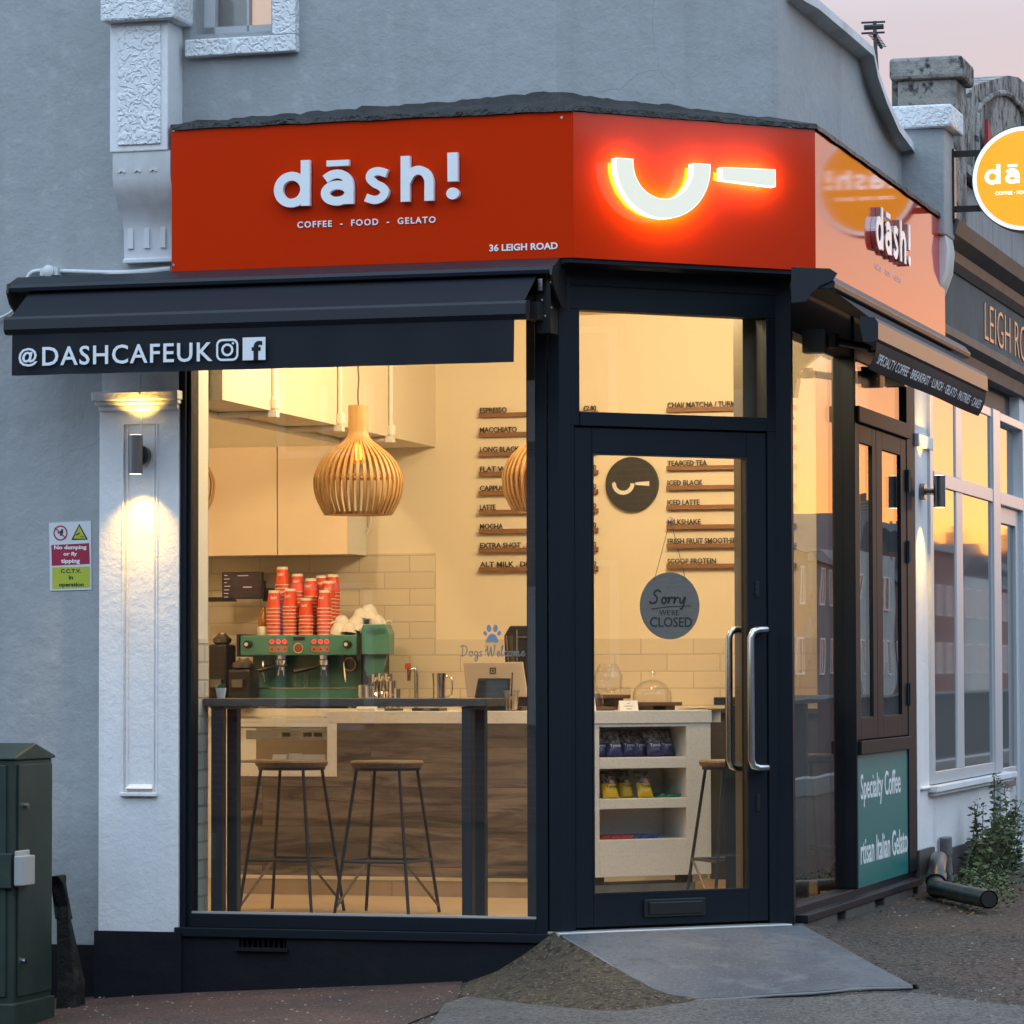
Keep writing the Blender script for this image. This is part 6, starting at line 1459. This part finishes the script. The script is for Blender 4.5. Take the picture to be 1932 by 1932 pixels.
for cx in (600, 1350):
    mb = MB(L); a, b = mx_(cx, 1100, YM+.03); mb.tube(smooth_path([(a, YM+.05, zb), (a, YM+.02, zb-.03), (a+.01, YM, zb-.09), (a+.02, YM-.01, zb-.14)], 4), .005, 8); mb.build('steam_wand', M['chrome'], t, smooth=True)
mb = MB(L); a, b = mx_(1395, 1150, YM+.12); mb.ring(a, b, .036, .030, YM+.12, YM+.13, 24); mb.build('hook_ring', M['copper'], t)
# shot glasses on the tray
for cx, lab in ((880, 'left'), (992, 'right')):
    mb = MB(L); a, b = mx_(cx, 1360, YM+.06); mb.lathe(a, YM+.06, [(.018, .0), (.021, .07), (.0195, .07), (.017, .004), (.0, .004)], 16, zd+.0065); tag(mb.build('shot_glass', M['thin'], smooth=True, sharp=40), '%s of two small clear glasses on the espresso machine tray' % lab, 'glass')
# ---- red paper cups, each an object of its own
def cup_proto(x, y, z, label, group):
    t = thing('paper_cup', label, 'cup', L, x, y, z, group)
    mb = MB(L); mb.lathe(x, y, [(.0385, .004), (.0292, .083)], 20, z); mb.build('sleeve', M['cup'], t, smooth=True, sharp=50)
    mb = MB(L); mb.lathe(x, y, [(.038, .0), (.0405, .0), (.0408, .0035), (.0388, .0045)], 20, z, closed=True); mb.build('rim', M['cupw'], t, smooth=True, sharp=50)
    mb = MB(L); mb.lathe(x, y, [(.0292, .0831), (.0284, .096), (.0275, .0965), (.0268, .092), (.0, .092)], 20, z); mb.build('base', M['cupw'], t, smooth=True, sharp=50)
    mb = MB(L)
    def wrap(px, py, pz):
        r = .0385-(pz-.004)/.079*.0093+.0006-py; a = px/r; return (x+r*math.sin(a), y-r*math.cos(a), z+pz)
    text(mb, 'dash!', -.017, .017, .050, .066, 0, .0003, .02, fn=wrap)
    mb.build('print', M['cupw'], t); return t
stacks = [(695, 465, 3.31, 1, 'front stack nearest the order screen'), (845, 450, 3.31, 1, 'front stack second from the order screen'), (992, 535, 3.30, 1, 'shortest front stack'), (1162, 463, 3.31, 1, 'front stack beside the white cups'),
          (772, 248, 3.40, 0, 'tallest rear stack'), (912, 312, 3.40, 0, 'rear stack next to the tallest one'), (1036, 355, 3.39, 0, 'rear stack behind the shortest front one'), (1200, 378, 3.39, 0, 'rear stack behind the white cups'), (1240, 318, 3.47, 0, 'hindmost stack nearest the white cups'), (1135, 328, 3.47, 0, 'shaded hindmost stack')]
proto = None; PIT = .0182
for cx, cyt, y, fr_, nm in stacks:
    x, ztop_ = L.at(q4(cx), r4(cyt), y)
    n = max(3, round((ztop_-.0965-MT-.001)/PIT)+1)
    pit = (ztop_-.0965-MT-.001)/(n-1)
    for k in range(n):
        lab = ('topmost red cup of the %s on the machine' if k == n-1 else 'red paper cup nested lower in the %s') % nm
        z = MT+.001+k*pit; jx, jy = (rnd.uniform(-.0012, .0012), rnd.uniform(-.0012, .0012))
        if proto is None: proto = cup_proto(x, y, z, lab, 'red paper cups stacked on the espresso machine')
        else: dup(proto, L, x+jx, y+jy, z, lab, rot=rnd.choice((-18, -8, 0, 8, 15)), skip=() if k == n-1 else ('base', 'print'))
# ---- white cups tumbled on the machine
t0 = thing('white_cup', 'white cup lying at the front of the tumbled pile on the espresso machine', 'cup', L, 0, 0, 0, 'white cups piled on the espresso machine')
mb = MB(L); mb.lathe(0, 0, [(.0, .058), (.022, .058), (.030, .050), (.042, .022), (.046, .0), (.043, .0), (.039, .022), (.028, .045), (.0, .05)], 24, 0); mb.build('bowl', M['china'], t0, smooth=True, sharp=50)
mb = MB(L); mb.tube(smooth_path([(.040, 0, .015), (.062, 0, .014), (.066, 0, .034), (.048, 0, .045), (.034, 0, .040)], 4), .005, 8); mb.build('handle', M['china'], t0, smooth=True)
pile = [(1290, 870, 3.31, 0), (1385, 872, 3.30, 30), (1470, 870, 3.33, 120), (1330, 800, 3.36, 200), (1440, 800, 3.36, 70), (1500, 740, 3.40, 10), (1590, 760, 3.42, 150), (1660, 790, 3.43, 90), (1580, 700, 3.46, 60), (1690, 850, 3.46, 20)]
words = ['at the front left', 'at the front middle', 'beside the machine side panel', 'leaning on the red stacks', 'in the middle', 'high in the middle', 'topmost on the right', 'on the right slope', 'at the very top', 'at the far right']
for k, (cx, cy, y, a) in enumerate(pile):
    x, z = L.at(q4(cx), r4(cy), y); z = max(z, MT+.001)
    lab = 'white cup %s of the pile on the espresso machine' % words[k]
    if k == 0: t0.location = L.w(x, y, z); t0['label'] = lab; t0.rotation_euler = (.15, .1, R_(a)); o = t0
    else:
        o = dup(t0, L, x, y, z, lab, rot=a)
        o.rotation_euler = (rnd.uniform(-.5, .5), rnd.uniform(-.5, .5), R_(a))
def simple(name, label, cat, m, F, x, y, prof, z, seg=20, group=None):
    mb = MB(F); mb.lathe(x, y, prof, seg, z); return tag(mb.build(name, m, smooth=True, sharp=40), label, cat, group)
x, z = mx_(590, 870, 3.31); simple('sugar_jar', 'small cream jar at the left end of the red cup stacks', 'jar', M['cupw'], L, x, 3.31, [(.024, 0), (.026, .01), (.026, .04), (.02, .046), (.0, .046)], MT+.001)
x, z = mx_(600, 870, 3.45); simple('syrup_bottle', 'amber syrup bottle behind the left cup stack', 'bottle', M['amber'], L, x, 3.45, [(.028, 0), (.030, .01), (.030, .09), (.012, .12), (.010, .15), (.0, .15)], MT+.001)
# KDS screen on wall arm
t = thing('order_screen', 'dark wall-arm order screen left of the cup stacks', 'screen', L, mx_(400, 420, 3.5)[0], 3.5, mx_(400, 550, 3.5)[1])
x0, z0 = mx_(212, 547, 3.5); x1, z1 = mx_(585, 292, 3.5)
mb = MB(L); mb.box(x0, x1, 3.5, 3.53, z0, z1); mb.build('case', M['blk'], t, bevel=.004)
mb = MB(L); mb.box(x0+.008, x1-.008, 3.497, 3.4995, z0+.008, z1-.008); mb.build('display', M['scr'], t)
mb = MB(L)
for k, w in enumerate((.02, .03, .016, .034, .028, .024, .022)): z = z1-.02-.019*k; mb.box(x0+.014, x0+.014+w, 3.4955, 3.4968, z, z+.004)
mb.box(x0+.12, x0+.17, 3.4955, 3.4968, (z0+z1)/2-.012, (z0+z1)/2-.006); mb.box(x0+.09, x0+.15, 3.4955, 3.4968, z1-.022, z1-.018); mb.build('screen_text', mat('screen_text', (.4, .3, .3), .5, emit=(1, .8, .7), es=.25), t)
mb = MB(L); mb.box(x0-.10, x0+.06, 3.53, 3.56, z0-.012, z0+.012); mb.box((x0+x1)/2-.03, (x0+x1)/2+.03, 3.53, YB-.013, (z0+z1)/2-.03, (z0+z1)/2+.03); mb.build('arm', M['blk'], t)
x0, z0 = mx_(588, 570, 3.56); x1, z1 = mx_(648, 442, 3.56); mb = MB(L); mb.box(x0, x1, 3.56, 3.70, z0, z1); mb.box((x0+x1)/2-.01, (x0+x1)/2+.01, 3.70, YB-.013, z0+.02, z0+.04); tag(mb.build('ticket_printer', M['blk'], bevel=.005), 'small black printer mounted beside the order screen', 'printer')
# grinders, plant
def grinder(cx0, cx1, cyt, cyb, y, lab):
    xa, zt_ = mx_(cx0, cyt, y); xb2, zb_ = mx_(cx1, cyb, y); xm = (xa+xb2)/2; w = (xb2-xa)/2
    t = thing('coffee_grinder', lab, 'grinder', L, xm, y, ZW)
    mb = MB(L); mb.box(xm-w, xm+w, y-.05, y+.10, ZW, zt_-.06); mb.build('body', M['blk'], t, bevel=.012)
    mb = MB(L); mb.lathe(xm, y+.02, [(w*.7, -.06), (w*.95, -.05), (w*.98, -.03), (w*.5, -.01), (w*.45, .0), (0, .0)], 20, zt_); mb.build('lid', M['dsteel'], t, smooth=True, sharp=40)
    mb = MB(L); mb.box(xm-.03, xm+.03, y-.075, y-.05, ZW+.11, ZW+.15); mb.build('spout', M['dsteel'], t)
grinder(118, 285, 860, 1300, 3.3, 'tall black coffee grinder tight against the window edge'); grinder(300, 500, 1090, 1400, 3.12, 'squat black coffee grinder left of the espresso machine')
x, z = L.at(417, 1312, .24); t = thing('potted_plant', 'tiny green succulent in a pale pot on the window bar', 'plant', L, x, .24, tzt)
mb = MB(L); mb.lathe(x, .24, [(.017, 0), (.024, .045), (.021, .045), (.019, .038), (.0, .038)], 20, tzt); mb.build('pot', mat('pale_blue_pot', (.55, .60, .63), .5), t, smooth=True, sharp=40)
lf = MB(L)
for k in range(60):
    a, e = rnd.random()*6.28, rnd.uniform(.2, 1.4); d = Vector((math.cos(a)*math.cos(e), math.sin(a)*math.cos(e), math.sin(e))); c = Vector((x, .24, tzt+.04)); s = d.orthogonal().normalized()*.005; r = rnd.uniform(.02, .035)
    lf.face([tuple(c), tuple(c+d*r*.5+s), tuple(c+d*r), tuple(c+d*r*.5-s)])
lf.build('leaves', M['plantg'], t, fix=False)
# steel tins, tap, pitcher on the rear worktop
q5 = lambda cx: 679.4+.2036*cx
r5 = lambda cy: 1162.2+.2036*cy
tins = [(25, 640, .030, 'first low'), (85, 655, .026, 'second low'), (140, 540, .024, 'first tall'), (200, 530, .024, 'second tall'), (262, 535, .024, 'third tall'), (300, 600, .022, 'mid-height'), (345, 675, .020, 'rightmost short')]
for cx, cyt, r, nm in tins:
    y = 3.3 if 'tall' in nm else 3.22; x, zt_ = L.at(q5(cx), r5(cyt), y); h = max(.05, zt_-ZW)
    mb = MB(L); mb.lathe(x, y, [(r, 0), (r, h*.45), (r*.9, h*.47), (r*.9, h*.5), (r, h*.52), (r, h), (r*.85, h+.002), (r*.8, h-.01), (0, h-.01)], 18, ZW); tag(mb.build('milk_jug', M['chrome'], smooth=True, sharp=35), '%s polished steel jug right of the espresso machine' % nm, 'jug', 'steel jugs on the rear worktop')
t = thing('water_tap', 'slim steel swan tap with red lever on the rear worktop', 'tap', L, L.x(q5(520), 3.35, 1290), 3.35, ZW)
xt_, ztp = L.at(q5(522), r5(490), 3.35); xo = L.x(q5(450), 3.35, 1270)
mb = MB(L); mb.tube([(xt_, 3.35, ZW), (xt_, 3.35, ztp-.03)], .011, 12); mb.tube(smooth_path([(xt_, 3.35, ztp-.04), (xt_-.005, 3.35, ztp), (xt_-.03, 3.34, ztp-.005)], 4), .010, 10); mb.build('spout', M['steel'], t, smooth=True, sharp=50)
mb = MB(L); zlo = L.z(q5(450), r5(600), 3.35); mb.tube([(xt_-.03, 3.34, ztp-.005), (xt_-.034, 3.34, zlo), (xo, 3.34, zlo), (xo, 3.34, ztp)], .005, 8); mb.build('loop', M['swood'], t)
mb = MB(L); mb.box(xo-.012, xo+.012, 3.325, 3.355, ztp, ztp+.03); mb.build('lever', M['snackr'], t)
x, zt_ = L.at(q5(735), r5(530), 3.25); h = zt_-ZW; t = thing('pitcher', 'tall polished steel pitcher left of the tablet till', 'pitcher', L, x, 3.25, ZW)
mb = MB(L); mb.lathe(x, 3.25, [(.036, 0), (.037, .01), (.033, h*.4), (.034, h*.7), (.037, h), (.034, h), (.03, h*.5), (.0, .01)], 24, ZW); mb.build('body', M['chrome'], t, smooth=True, sharp=50)
mb = MB(L); mb.tube(smooth_path([(x+.034, 3.25, ZW+h*.9), (x+.065, 3.25, ZW+h*.85), (x+.065, 3.25, ZW+h*.4), (x+.034, 3.25, ZW+h*.3)], 4), .006, 8); mb.build('handle', M['chrome'], t, smooth=True)
# till tablet
YT = 2.22
ZC = zct1
def q5p(cx, cy, y=YT): return L.at(q5(cx), r5(cy), y)
t = thing('tablet_till', 'beige tablet till with square logo on its back, on the white counter', 'till', L, q5p(1240, 740)[0], YT, ZC)
pts = [q5p(*p) for p in ((938, 432), (1488, 425), (1545, 735), (1530, 752), (985, 752))]
mb = MB(L); mb.prism([(x, YT-.0+.12*(z-ZC), z) for x, z in pts], [(x, YT+.018+.12*(z-ZC), z) for x, z in pts]); mb.build('shell', M['sand'], t, bevel=.004)
mb = MB(L); c, e = q5p(1218, 508); yy = YT+.12*(e-ZC)-.003; s = .0145
for a, b, c2, d2 in ((-s, -s+.004, -s, s), (s-.004, s, -s, s), (-s, s, s-.004, s), (-s, s, -s, -s+.004), (-.004, .004, -.004, .004)): mb.box(c+a, c+b, yy, yy+.002, e+c2, e+d2)
mb.build('logo', M['ink'], t)
x0, z0 = q5p(1060, 742, YT-.06); x1, z1 = q5p(1385, 578, YT-.06); mb = MB(L); mb.box(x0-.05, x1+.06, YT-.06, YT+.1, ZC, ZC+.02); mb.box(x0+.04, x1-.04, YT+.005, YT+.03, ZC+.02, z0+.03); mb.build('stand', M['blk'], t, bevel=.003)
t2 = thing('card_reader', 'black customer terminal leaning in front of the tablet till', 'card reader', L, (x0+x1)/2, YT-.1, ZC+.02)
mb = MB(L); x0, z0 = q5p(1060, 745, YT-.08); x1, z1 = q5p(1385, 576, YT-.08); mb.prism([(x0-.006, YT-.09, ZC+.0205), (x1-.006, YT-.09, ZC+.0205), (x1, YT-.07, z1), (x0+.014, YT-.07, z1)], [(x0-.006, YT-.07, ZC+.0205), (x1-.006, YT-.07, ZC+.0205), (x1, YT-.055, z1), (x0+.014, YT-.055, z1)]); mb.build('case', M['blk'], t2, bevel=.004)
mb = MB(L); mb.prism([(x0+.008, YT-.0905, ZC+.035), (x1-.016, YT-.0905, ZC+.035), (x1-.010, YT-.0735, z1-.012), (x0+.02, YT-.0735, z1-.012)], [(x0+.008, YT-.089, ZC+.035), (x1-.016, YT-.089, ZC+.035), (x1-.010, YT-.072, z1-.012), (x0+.02, YT-.072, z1-.012)]); mb.build('screen', M['dglass'], t2)
# plastic cup with straw
x, zt_ = L.at(q5(1402), r5(690), 2.07); t = thing('plastic_cup', 'clear plastic takeaway cup with a straw at the counter edge', 'cup', L, x, 2.07, ZC)
h = zt_-ZC; mb = MB(L); mb.lathe(x, 2.07, [(.027, 0), (.036, h-.012), (.040, h-.010), (.040, h), (.037, h), (.034, h-.012), (.026, .004), (.0, .004)], 24, ZC+.0005); mb.build('cup', M['plastic'], t, smooth=True, sharp=40)
mb = MB(L); mb.lathe(x+.006, 2.075, [(.0, .006), (.017, .006), (.021, h*.7), (.0, h*.7)], 20, ZC+.001); mb.build('drink', M['latte'], t, smooth=True, sharp=40)
mb = MB(L); mb.tube([(x+.004, 2.05, ZC+.008), (x+.002, 2.08, zt_+.085)], .0035, 8); mb.build('straw', M['blk'], t)
# black blender behind the till
x0, zt_ = q5p(1352, 92, 3.3); x1 = x0+.19; t = thing('blender', 'black hooded blender behind the tablet till', 'blender', L, x0+.1, 3.3, ZW)
mb = MB(L); P = [(x0-.02, ZW), (x1+.03, ZW), (x1+.03, ZW+.20), (x1, ZW+.22), (x1, zt_), (x0+.03, zt_), (x0, zt_-.05), (x0+.005, ZW+.22), (x0-.02, ZW+.20)]; mb.pxz(P, 3.26, 3.46); mb.build('housing', M['blk'], t, bevel=.008)
mb = MB(L); mb.lathe(x0+.09, 3.22, [(.05, 0), (.065, .19), (.062, .19), (.047, .005), (.0, .005)], 20, ZW+.18); mb.build('jug', M['thin'], t, smooth=True, sharp=40)
mb = MB(L); mb.box(x0+.07, x0+.075, 3.25, 3.258, ZW+.24, ZW+.40); mb.box(x0+.07, x0+.13, 3.25, 3.258, ZW+.36, ZW+.365); mb.build('trim', M['chrome'], t)
# oddments on the counter edge
for cx0, cx1, lab in ((240, 380, 'black marker pen on the white counter left of the notebook'), (590, 700, 'black pen with a cap lying right of the notebook')):
    xa, _ = q5p(cx0, 870, 2.07); xb2, _ = q5p(cx1, 870, 2.07); mb = MB(L); mb.tube([(xa, 2.05, ZC+.007), (xb2, 2.10, ZC+.007)], .006, 8); tag(mb.build('pen', M['blk'], smooth=True, sharp=50), lab, 'pen')
xa, _ = q5p(495, 870, 2.1); xb2, _ = q5p(750, 870, 2.1); mb = MB(L); mb.box(xa, xb2, 2.07, 2.2, ZC+.0005, ZC+.014); tag(mb.build('notebook', M['blk'], bevel=.003), 'flat black notebook lying on the white counter', 'notebook')
xa, za = mx_(1450, 1585, 2.06); xb2, _ = mx_(1640, 1585, 2.06); mb = MB(L); mb.tube([(xa, 2.10, ZC+.013), (xb2, 2.06, ZC+.013)], .012, 12); tag(mb.build('paper_roll', M['card'], smooth=True, sharp=40), 'white paper roll at the left end of the counter top', 'roll')
# ---- domes, stands, cards through the door
qd = lambda cx: 1054.97+.2406*cx
rd = lambda cy: 1233.8+.2406*cy
def EP(cx, cy, y): return EF.at(qd(cx), rd(cy), y)
def dome(x, y, z, r, h, lab, cake=None):
    t = thing('cake_dome', lab, 'cake dome', EF, x, y, z, 'glass domes on the counter')
    prof = [(r, 0)]+[(r*math.cos(R_(a)), .03+(h-.03)*math.sin(R_(a))) for a in range(0, 85, 12)]+[(.006, h)]
    prof = prof+[(p[0]-.003 if p[0] > .01 else p[0], p[1]-.003) for p in reversed(prof)]
    mb = MB(EF); mb.lathe(x, y, prof, 32, z); d = mb.build('dome', M['thin'], t, smooth=True, sharp=60)
    mb = MB(EF); mb.lathe(x, y, [(.004, 0), (.006, .012), (.016, .018), (.018, .03), (.012, .042), (.0, .045)], 16, z+h); mb.build('knob', M['thin'], t, smooth=True, sharp=60)
    if cake: mb = MB(EF); mb.lathe(x, y, [(.0, .0), (cake[0], 0), (cake[0], cake[1]), (0, cake[1])], 20, z+.002); mb.build('cake', M['cake'], t)
def stand(xa, xb, y0, y1, z, lab, legs=True):
    t = thing('cake_stand', lab, 'stand', EF, (xa+xb)/2, (y0+y1)/2, ZC)
    mb = MB(EF); mb.box(xa, xb, y0, y1, z-.018, z); mb.build('board', M['swood'], t, bevel=.003)
    for x in (xa+.03, xb-.08): mb = MB(EF); mb.box(x, x+.05, y0+.02, y1-.02, ZC+.0012, z-.0185); mb.build('foot', M['swood'], t)
ZC2 = ZC+.0012
xa, zs1 = EP(625, 378, .12); xb2 = EP(950, 378, .12)[0]; stand(xa, xb2, .10, .34, zs1, 'dark wooden riser carrying the large glass dome')
x, zt_ = EP(730, 200, .22); dome(x, .22, zs1+.0005, .095, zt_-zs1, 'large glass cake dome on the wooden riser by the right of the counter end')
xa, zs2 = EP(150, 320, .40); xb2 = EP(500, 320, .40)[0]; stand(xa, xb2, .32, .52, zs2, 'taller walnut stand under the rear glass jar')
x, zt_ = EP(385, 80, .42); t_ = thing('glass_jar', 'tall round glass jar on the walnut stand', 'jar', EF, x, .42, zs2)
mb = MB(EF); h = zt_-zs2; mb.lathe(x, .42, [(.05, 0), (.066, .03), (.07, h*.6), (.045, h), (.042, h), (.066, h*.6), (.06, .03), (.0, .006)], 28, zs2+.0005); mb.build('body', M['thin'], t_, smooth=True, sharp=60)
x, zt_ = EP(290, 235, .14); xa = EP(200, 420, .12)[0]; xb2 = EP(405, 420, .12)[0]; t_ = thing('serving_board', 'low dark board under the small dome with brown cake', 'board', EF, x, .15, ZC2)
mb = MB(EF); mb.box(xa-.05, xb2, .08, .26, ZC2, ZC2+.018); mb.build('board', M['swood'], t_, bevel=.002)
dome(x-.02, .16, ZC2+.0185, .062, max(.09, zt_-ZC2-.0185), 'small glass dome over brown cake at the door edge', cake=(.045, .06))
for cx0, cx1, cyt, y, lab in ((478, 622, 366, .05, 'white folded price card before the wooden riser'), (200, 290, 345, .05, 'white price card half hidden by the door frame')):
    xa, zt_ = EP(cx0, cyt, y); xb2 = EP(cx1, cyt, y)[0]; t_ = thing('price_card', lab, 'price card', EF, (xa+xb2)/2, y, ZC2)
    mb = MB(EF); mb.raw([(xa, y, ZC2), (xb2, y, ZC2), (xb2, y+.012, zt_), (xa, y+.012, zt_), (xa, y+.026, ZC2), (xb2, y+.026, ZC2)], [(0, 1, 2, 3), (3, 2, 5, 4), (0, 3, 4), (1, 5, 2)]); mb.build('card', M['card'], t_)
    mb = MB(EF)
    for k, w in enumerate((.012, .045, .03)): xm = (xa+xb2)/2; z = zt_-.012-.013*k; mb.box(xm-w/2, xm+w/2, y+.006-.004*(k > 5)+.006-(.012*(.012+.013*k)/(zt_-ZC2))-.0012, y+.012-(.012*(.012+.013*k)/(zt_-ZC2))-.0002, z-.003, z)
    mb.build('print', M['vinylg'], t_)
x, zt_ = EP(520, 270, .46); simple('small_tumbler', 'small clear tumbler between the jar and the large dome', 'glass', M['thin'], EF, x, .46, [(.022, 0), (.026, .11), (.024, .11), (.020, .006), (.0, .006)], ZC2)
# ---- crisp bags and wrapped bars in the shelves
def bag(x, y, z, w, h, mb_, label, group, tilt=0, lean=.06):
    t = thing('crisp_bag', label, 'crisp bag', EF, x, y, z, group); n, m_ = 8, 12; r2 = random.Random(int(x*1e4))
    def surf(sgn, z0, z1, mname, part, extra=0.0):
        mb = MB(EF); P = []
        for j in range(m_+1):
            tz = z0+(z1-z0)*j/m_
            for i in range(n+1):
                s = i/n*2-1; bul = (1-s*s)**.6*(math.sin(math.pi*min(1, max(0, tz)))**.5)*.032
                cr = .003*noise.noise(Vector((s*3+x*20, tz*7, sgn*4)))
                xx = s*w/2*(1-.10*math.sin(math.pi*tz)); P.append((x+xx+tilt*tz*h, y+lean*tz+sgn*(bul+cr+extra), z+tz*h))
        mb.raw(P, [(j*(n+1)+i, j*(n+1)+i+1, (j+1)*(n+1)+i+1, (j+1)*(n+1)+i) for j in range(m_) for i in range(n)]); return mb.build(part, M[mname], t, smooth=True, sharp=70, fix=False)
    surf(-1, 0, .54, mb_, 'lower_wrap'); surf(-1, .54, 1, 'crispp', 'upper_wrap'); surf(1, 0, 1, mb_, 'back_wrap')
    mb = MB(EF)
    def onb(px, py, pz):
        s = px*2; bul = (1-s*s)**.6*(math.sin(math.pi*pz)**.5)*.032; return (x+px*w*(1-.1*math.sin(math.pi*pz))+tilt*pz*h, y+lean*pz-bul-.0035-py, z+pz*h)
    text(mb, 'Tyrrells', -.36, .36, .36, .50, 0, 0, .02, fn=onb); mb.build('print', M['crispt'] if mb_ == 'crispb' else M['ink'], t)
    if mb_ == 'crispy':
        mb = MB(EF); P = [onb(.16*math.cos(a*math.pi/8), .001, .60+.08*math.sin(a*math.pi/8)) for a in range(16)]; mb.face(P); mb.build('picture', M['potato'], t, fix=False)
    return t
zf = [h[0]+.001 for h in hz_]
for k, (cx, lab) in enumerate(((330, 'navy crisp bag cut off at the left of the top shelf'), (445, 'navy crisp bag second from the left on the top shelf'), (550, 'navy crisp bag tucked at the middle back of the top shelf'), (645, 'partly hidden navy crisp bag right of the middle on the top shelf'), (760, 'front navy crisp bag showing its whole name on the top shelf'), (845, 'last navy crisp bag at the right of the top shelf'))):
    y = (.09, .06, .11, .10, .055, .10)[k]; bag(EP(cx, 700, y)[0], y, zf[0], .092, .125, 'crispb', lab, 'navy crisp bags on the top shelf', tilt=(.05, -.03, .04, .0, -.04, .03)[k])
for k, (cx, lab) in enumerate(((410, 'yellow crisp bag standing at the left of the middle shelf'), (538, 'yellow crisp bag set back in the middle of its row'), (682, 'yellow crisp bag at the right of its row'))):
    y = (.05, .10, .06)[k]; bag(EP(cx, 1000, y)[0], y, zf[1], (.088, .075, .085)[k], .128, 'crispy', lab, 'yellow crisp bags on the middle shelf', tilt=(.03, -.02, .0)[k])
def bars(cx0, cx1, n, zf_, mname, colour, shelf, y=.05):
    xa = EP(cx0, 1100, y)[0]; xb2 = EP(cx1, 1100, y)[0]
    for k in range(n):
        x = xa+(xb2-xa)*(k+.5)/n; mb = MB(EF); w = (xb2-xa)/n*.9; P = [(x-w/2, zf_), (x+w/2, zf_), (x+w/2+.02, zf_+.016), (x-w/2+.024, zf_+.016)]; mb.pxz(P, y+rnd.uniform(0, .012), y+.15)
        tag(mb.build('snack_bar', M[mname], bevel=.002), 'flat %s wrapped bar in a row on the %s shelf' % (colour, shelf), 'snack bar', '%s bars on the %s shelf' % (colour, shelf))
bars(770, 955, 6, zf[1], 'snackg', 'green', 'middle'); bars(325, 575, 7, zf[2], 'snackr', 'red', 'bottom'); bars(590, 770, 4, zf[2], 'snackb', 'blue', 'bottom')
# ---- closed sign hanging inside the door glass
yS = .048
t = thing('closed_sign', 'round grey closed notice hanging by string from a clear suction hook on the door glass', 'sign', D, D.x(1264, yS, 1143), yS, D.z(1264, 1205, yS))
ys1 = .022
xc, zc3 = D.at(1264.3, 1143, ys1); rr = (D.x(1320, ys1, 1143)-D.x(1208.5, ys1, 1143))/2; rv = (D.z(1264, 1080, ys1)-D.z(1264, 1206.5, ys1))/2
mb = MB(D); mb.disc(xc, zc3, rr, ys1, ys1+.006, 56, rv); mb.build('board', M['closed'], t)
def S8(cx, cy): return D.at((1200+cx*.2174)*.894, (940+cy*.2174)*.894, ys1)
mb = MB(D)
x0, zb_ = S8(785, 1532); x1 = S8(1140, 1532)[0]
hand(mb, 'Sorry', x0, x1, zb_, S8(785, 1405)[1]-zb_, ys1-.0003, .0078, .0008, slant=.02, trk=-.02)
mb.ribbon([S8(800, 1588), S8(960, 1566), S8(1185, 1556)], .003, ys1-.0014, ys1-.0003)
x0, zb_ = S8(880, 1648); x1, zt_ = S8(1068, 1598); text(mb, "WE'RE", x0, x1, zb_, zt_, ys1-.0003, .0008, .0)
x0, zb_ = S8(790, 1762); x1, zt_ = S8(1198, 1668); text(mb, 'CLOSED', x0, x1, zb_, zt_, ys1-.0003, .0008, .01); mb.build('lettering', M['ink'], t)
mb = MB(D); hk = S8(985, 790); a = S8(828, 1310); b = S8(1135, 1305)
mb.tube([(a[0], ys1-.001, a[1]), (S8(840, 1270)[0], ys1-.002, S8(840, 1270)[1]), (S8(965, 790)[0], ys1-.003, S8(965, 790)[1]), (hk[0], ys1-.004, hk[1]+.004), (S8(1005, 800)[0], ys1-.003, S8(1005, 800)[1]), (S8(1125, 1268)[0], ys1-.002, S8(1125, 1268)[1]), (b[0], ys1-.001, b[1])], .0013, 6); mb.build('string', M['string'], t)
mb = MB(D); c = S8(995, 740); mb.lathe(0, 0, [(.0, 0)], 3) if False else mb.tube([(c[0], .0295, c[1]), (c[0], .024, c[1]), (c[0], .018, c[1])], [.021, .016, .006], 20); mb.tube([(c[0], .02, c[1]-.004), (c[0], .012, c[1]-.010), (c[0], .010, c[1]-.004)], .003, 8); mb.build('suction_hook', M['plastic'], t, smooth=True)
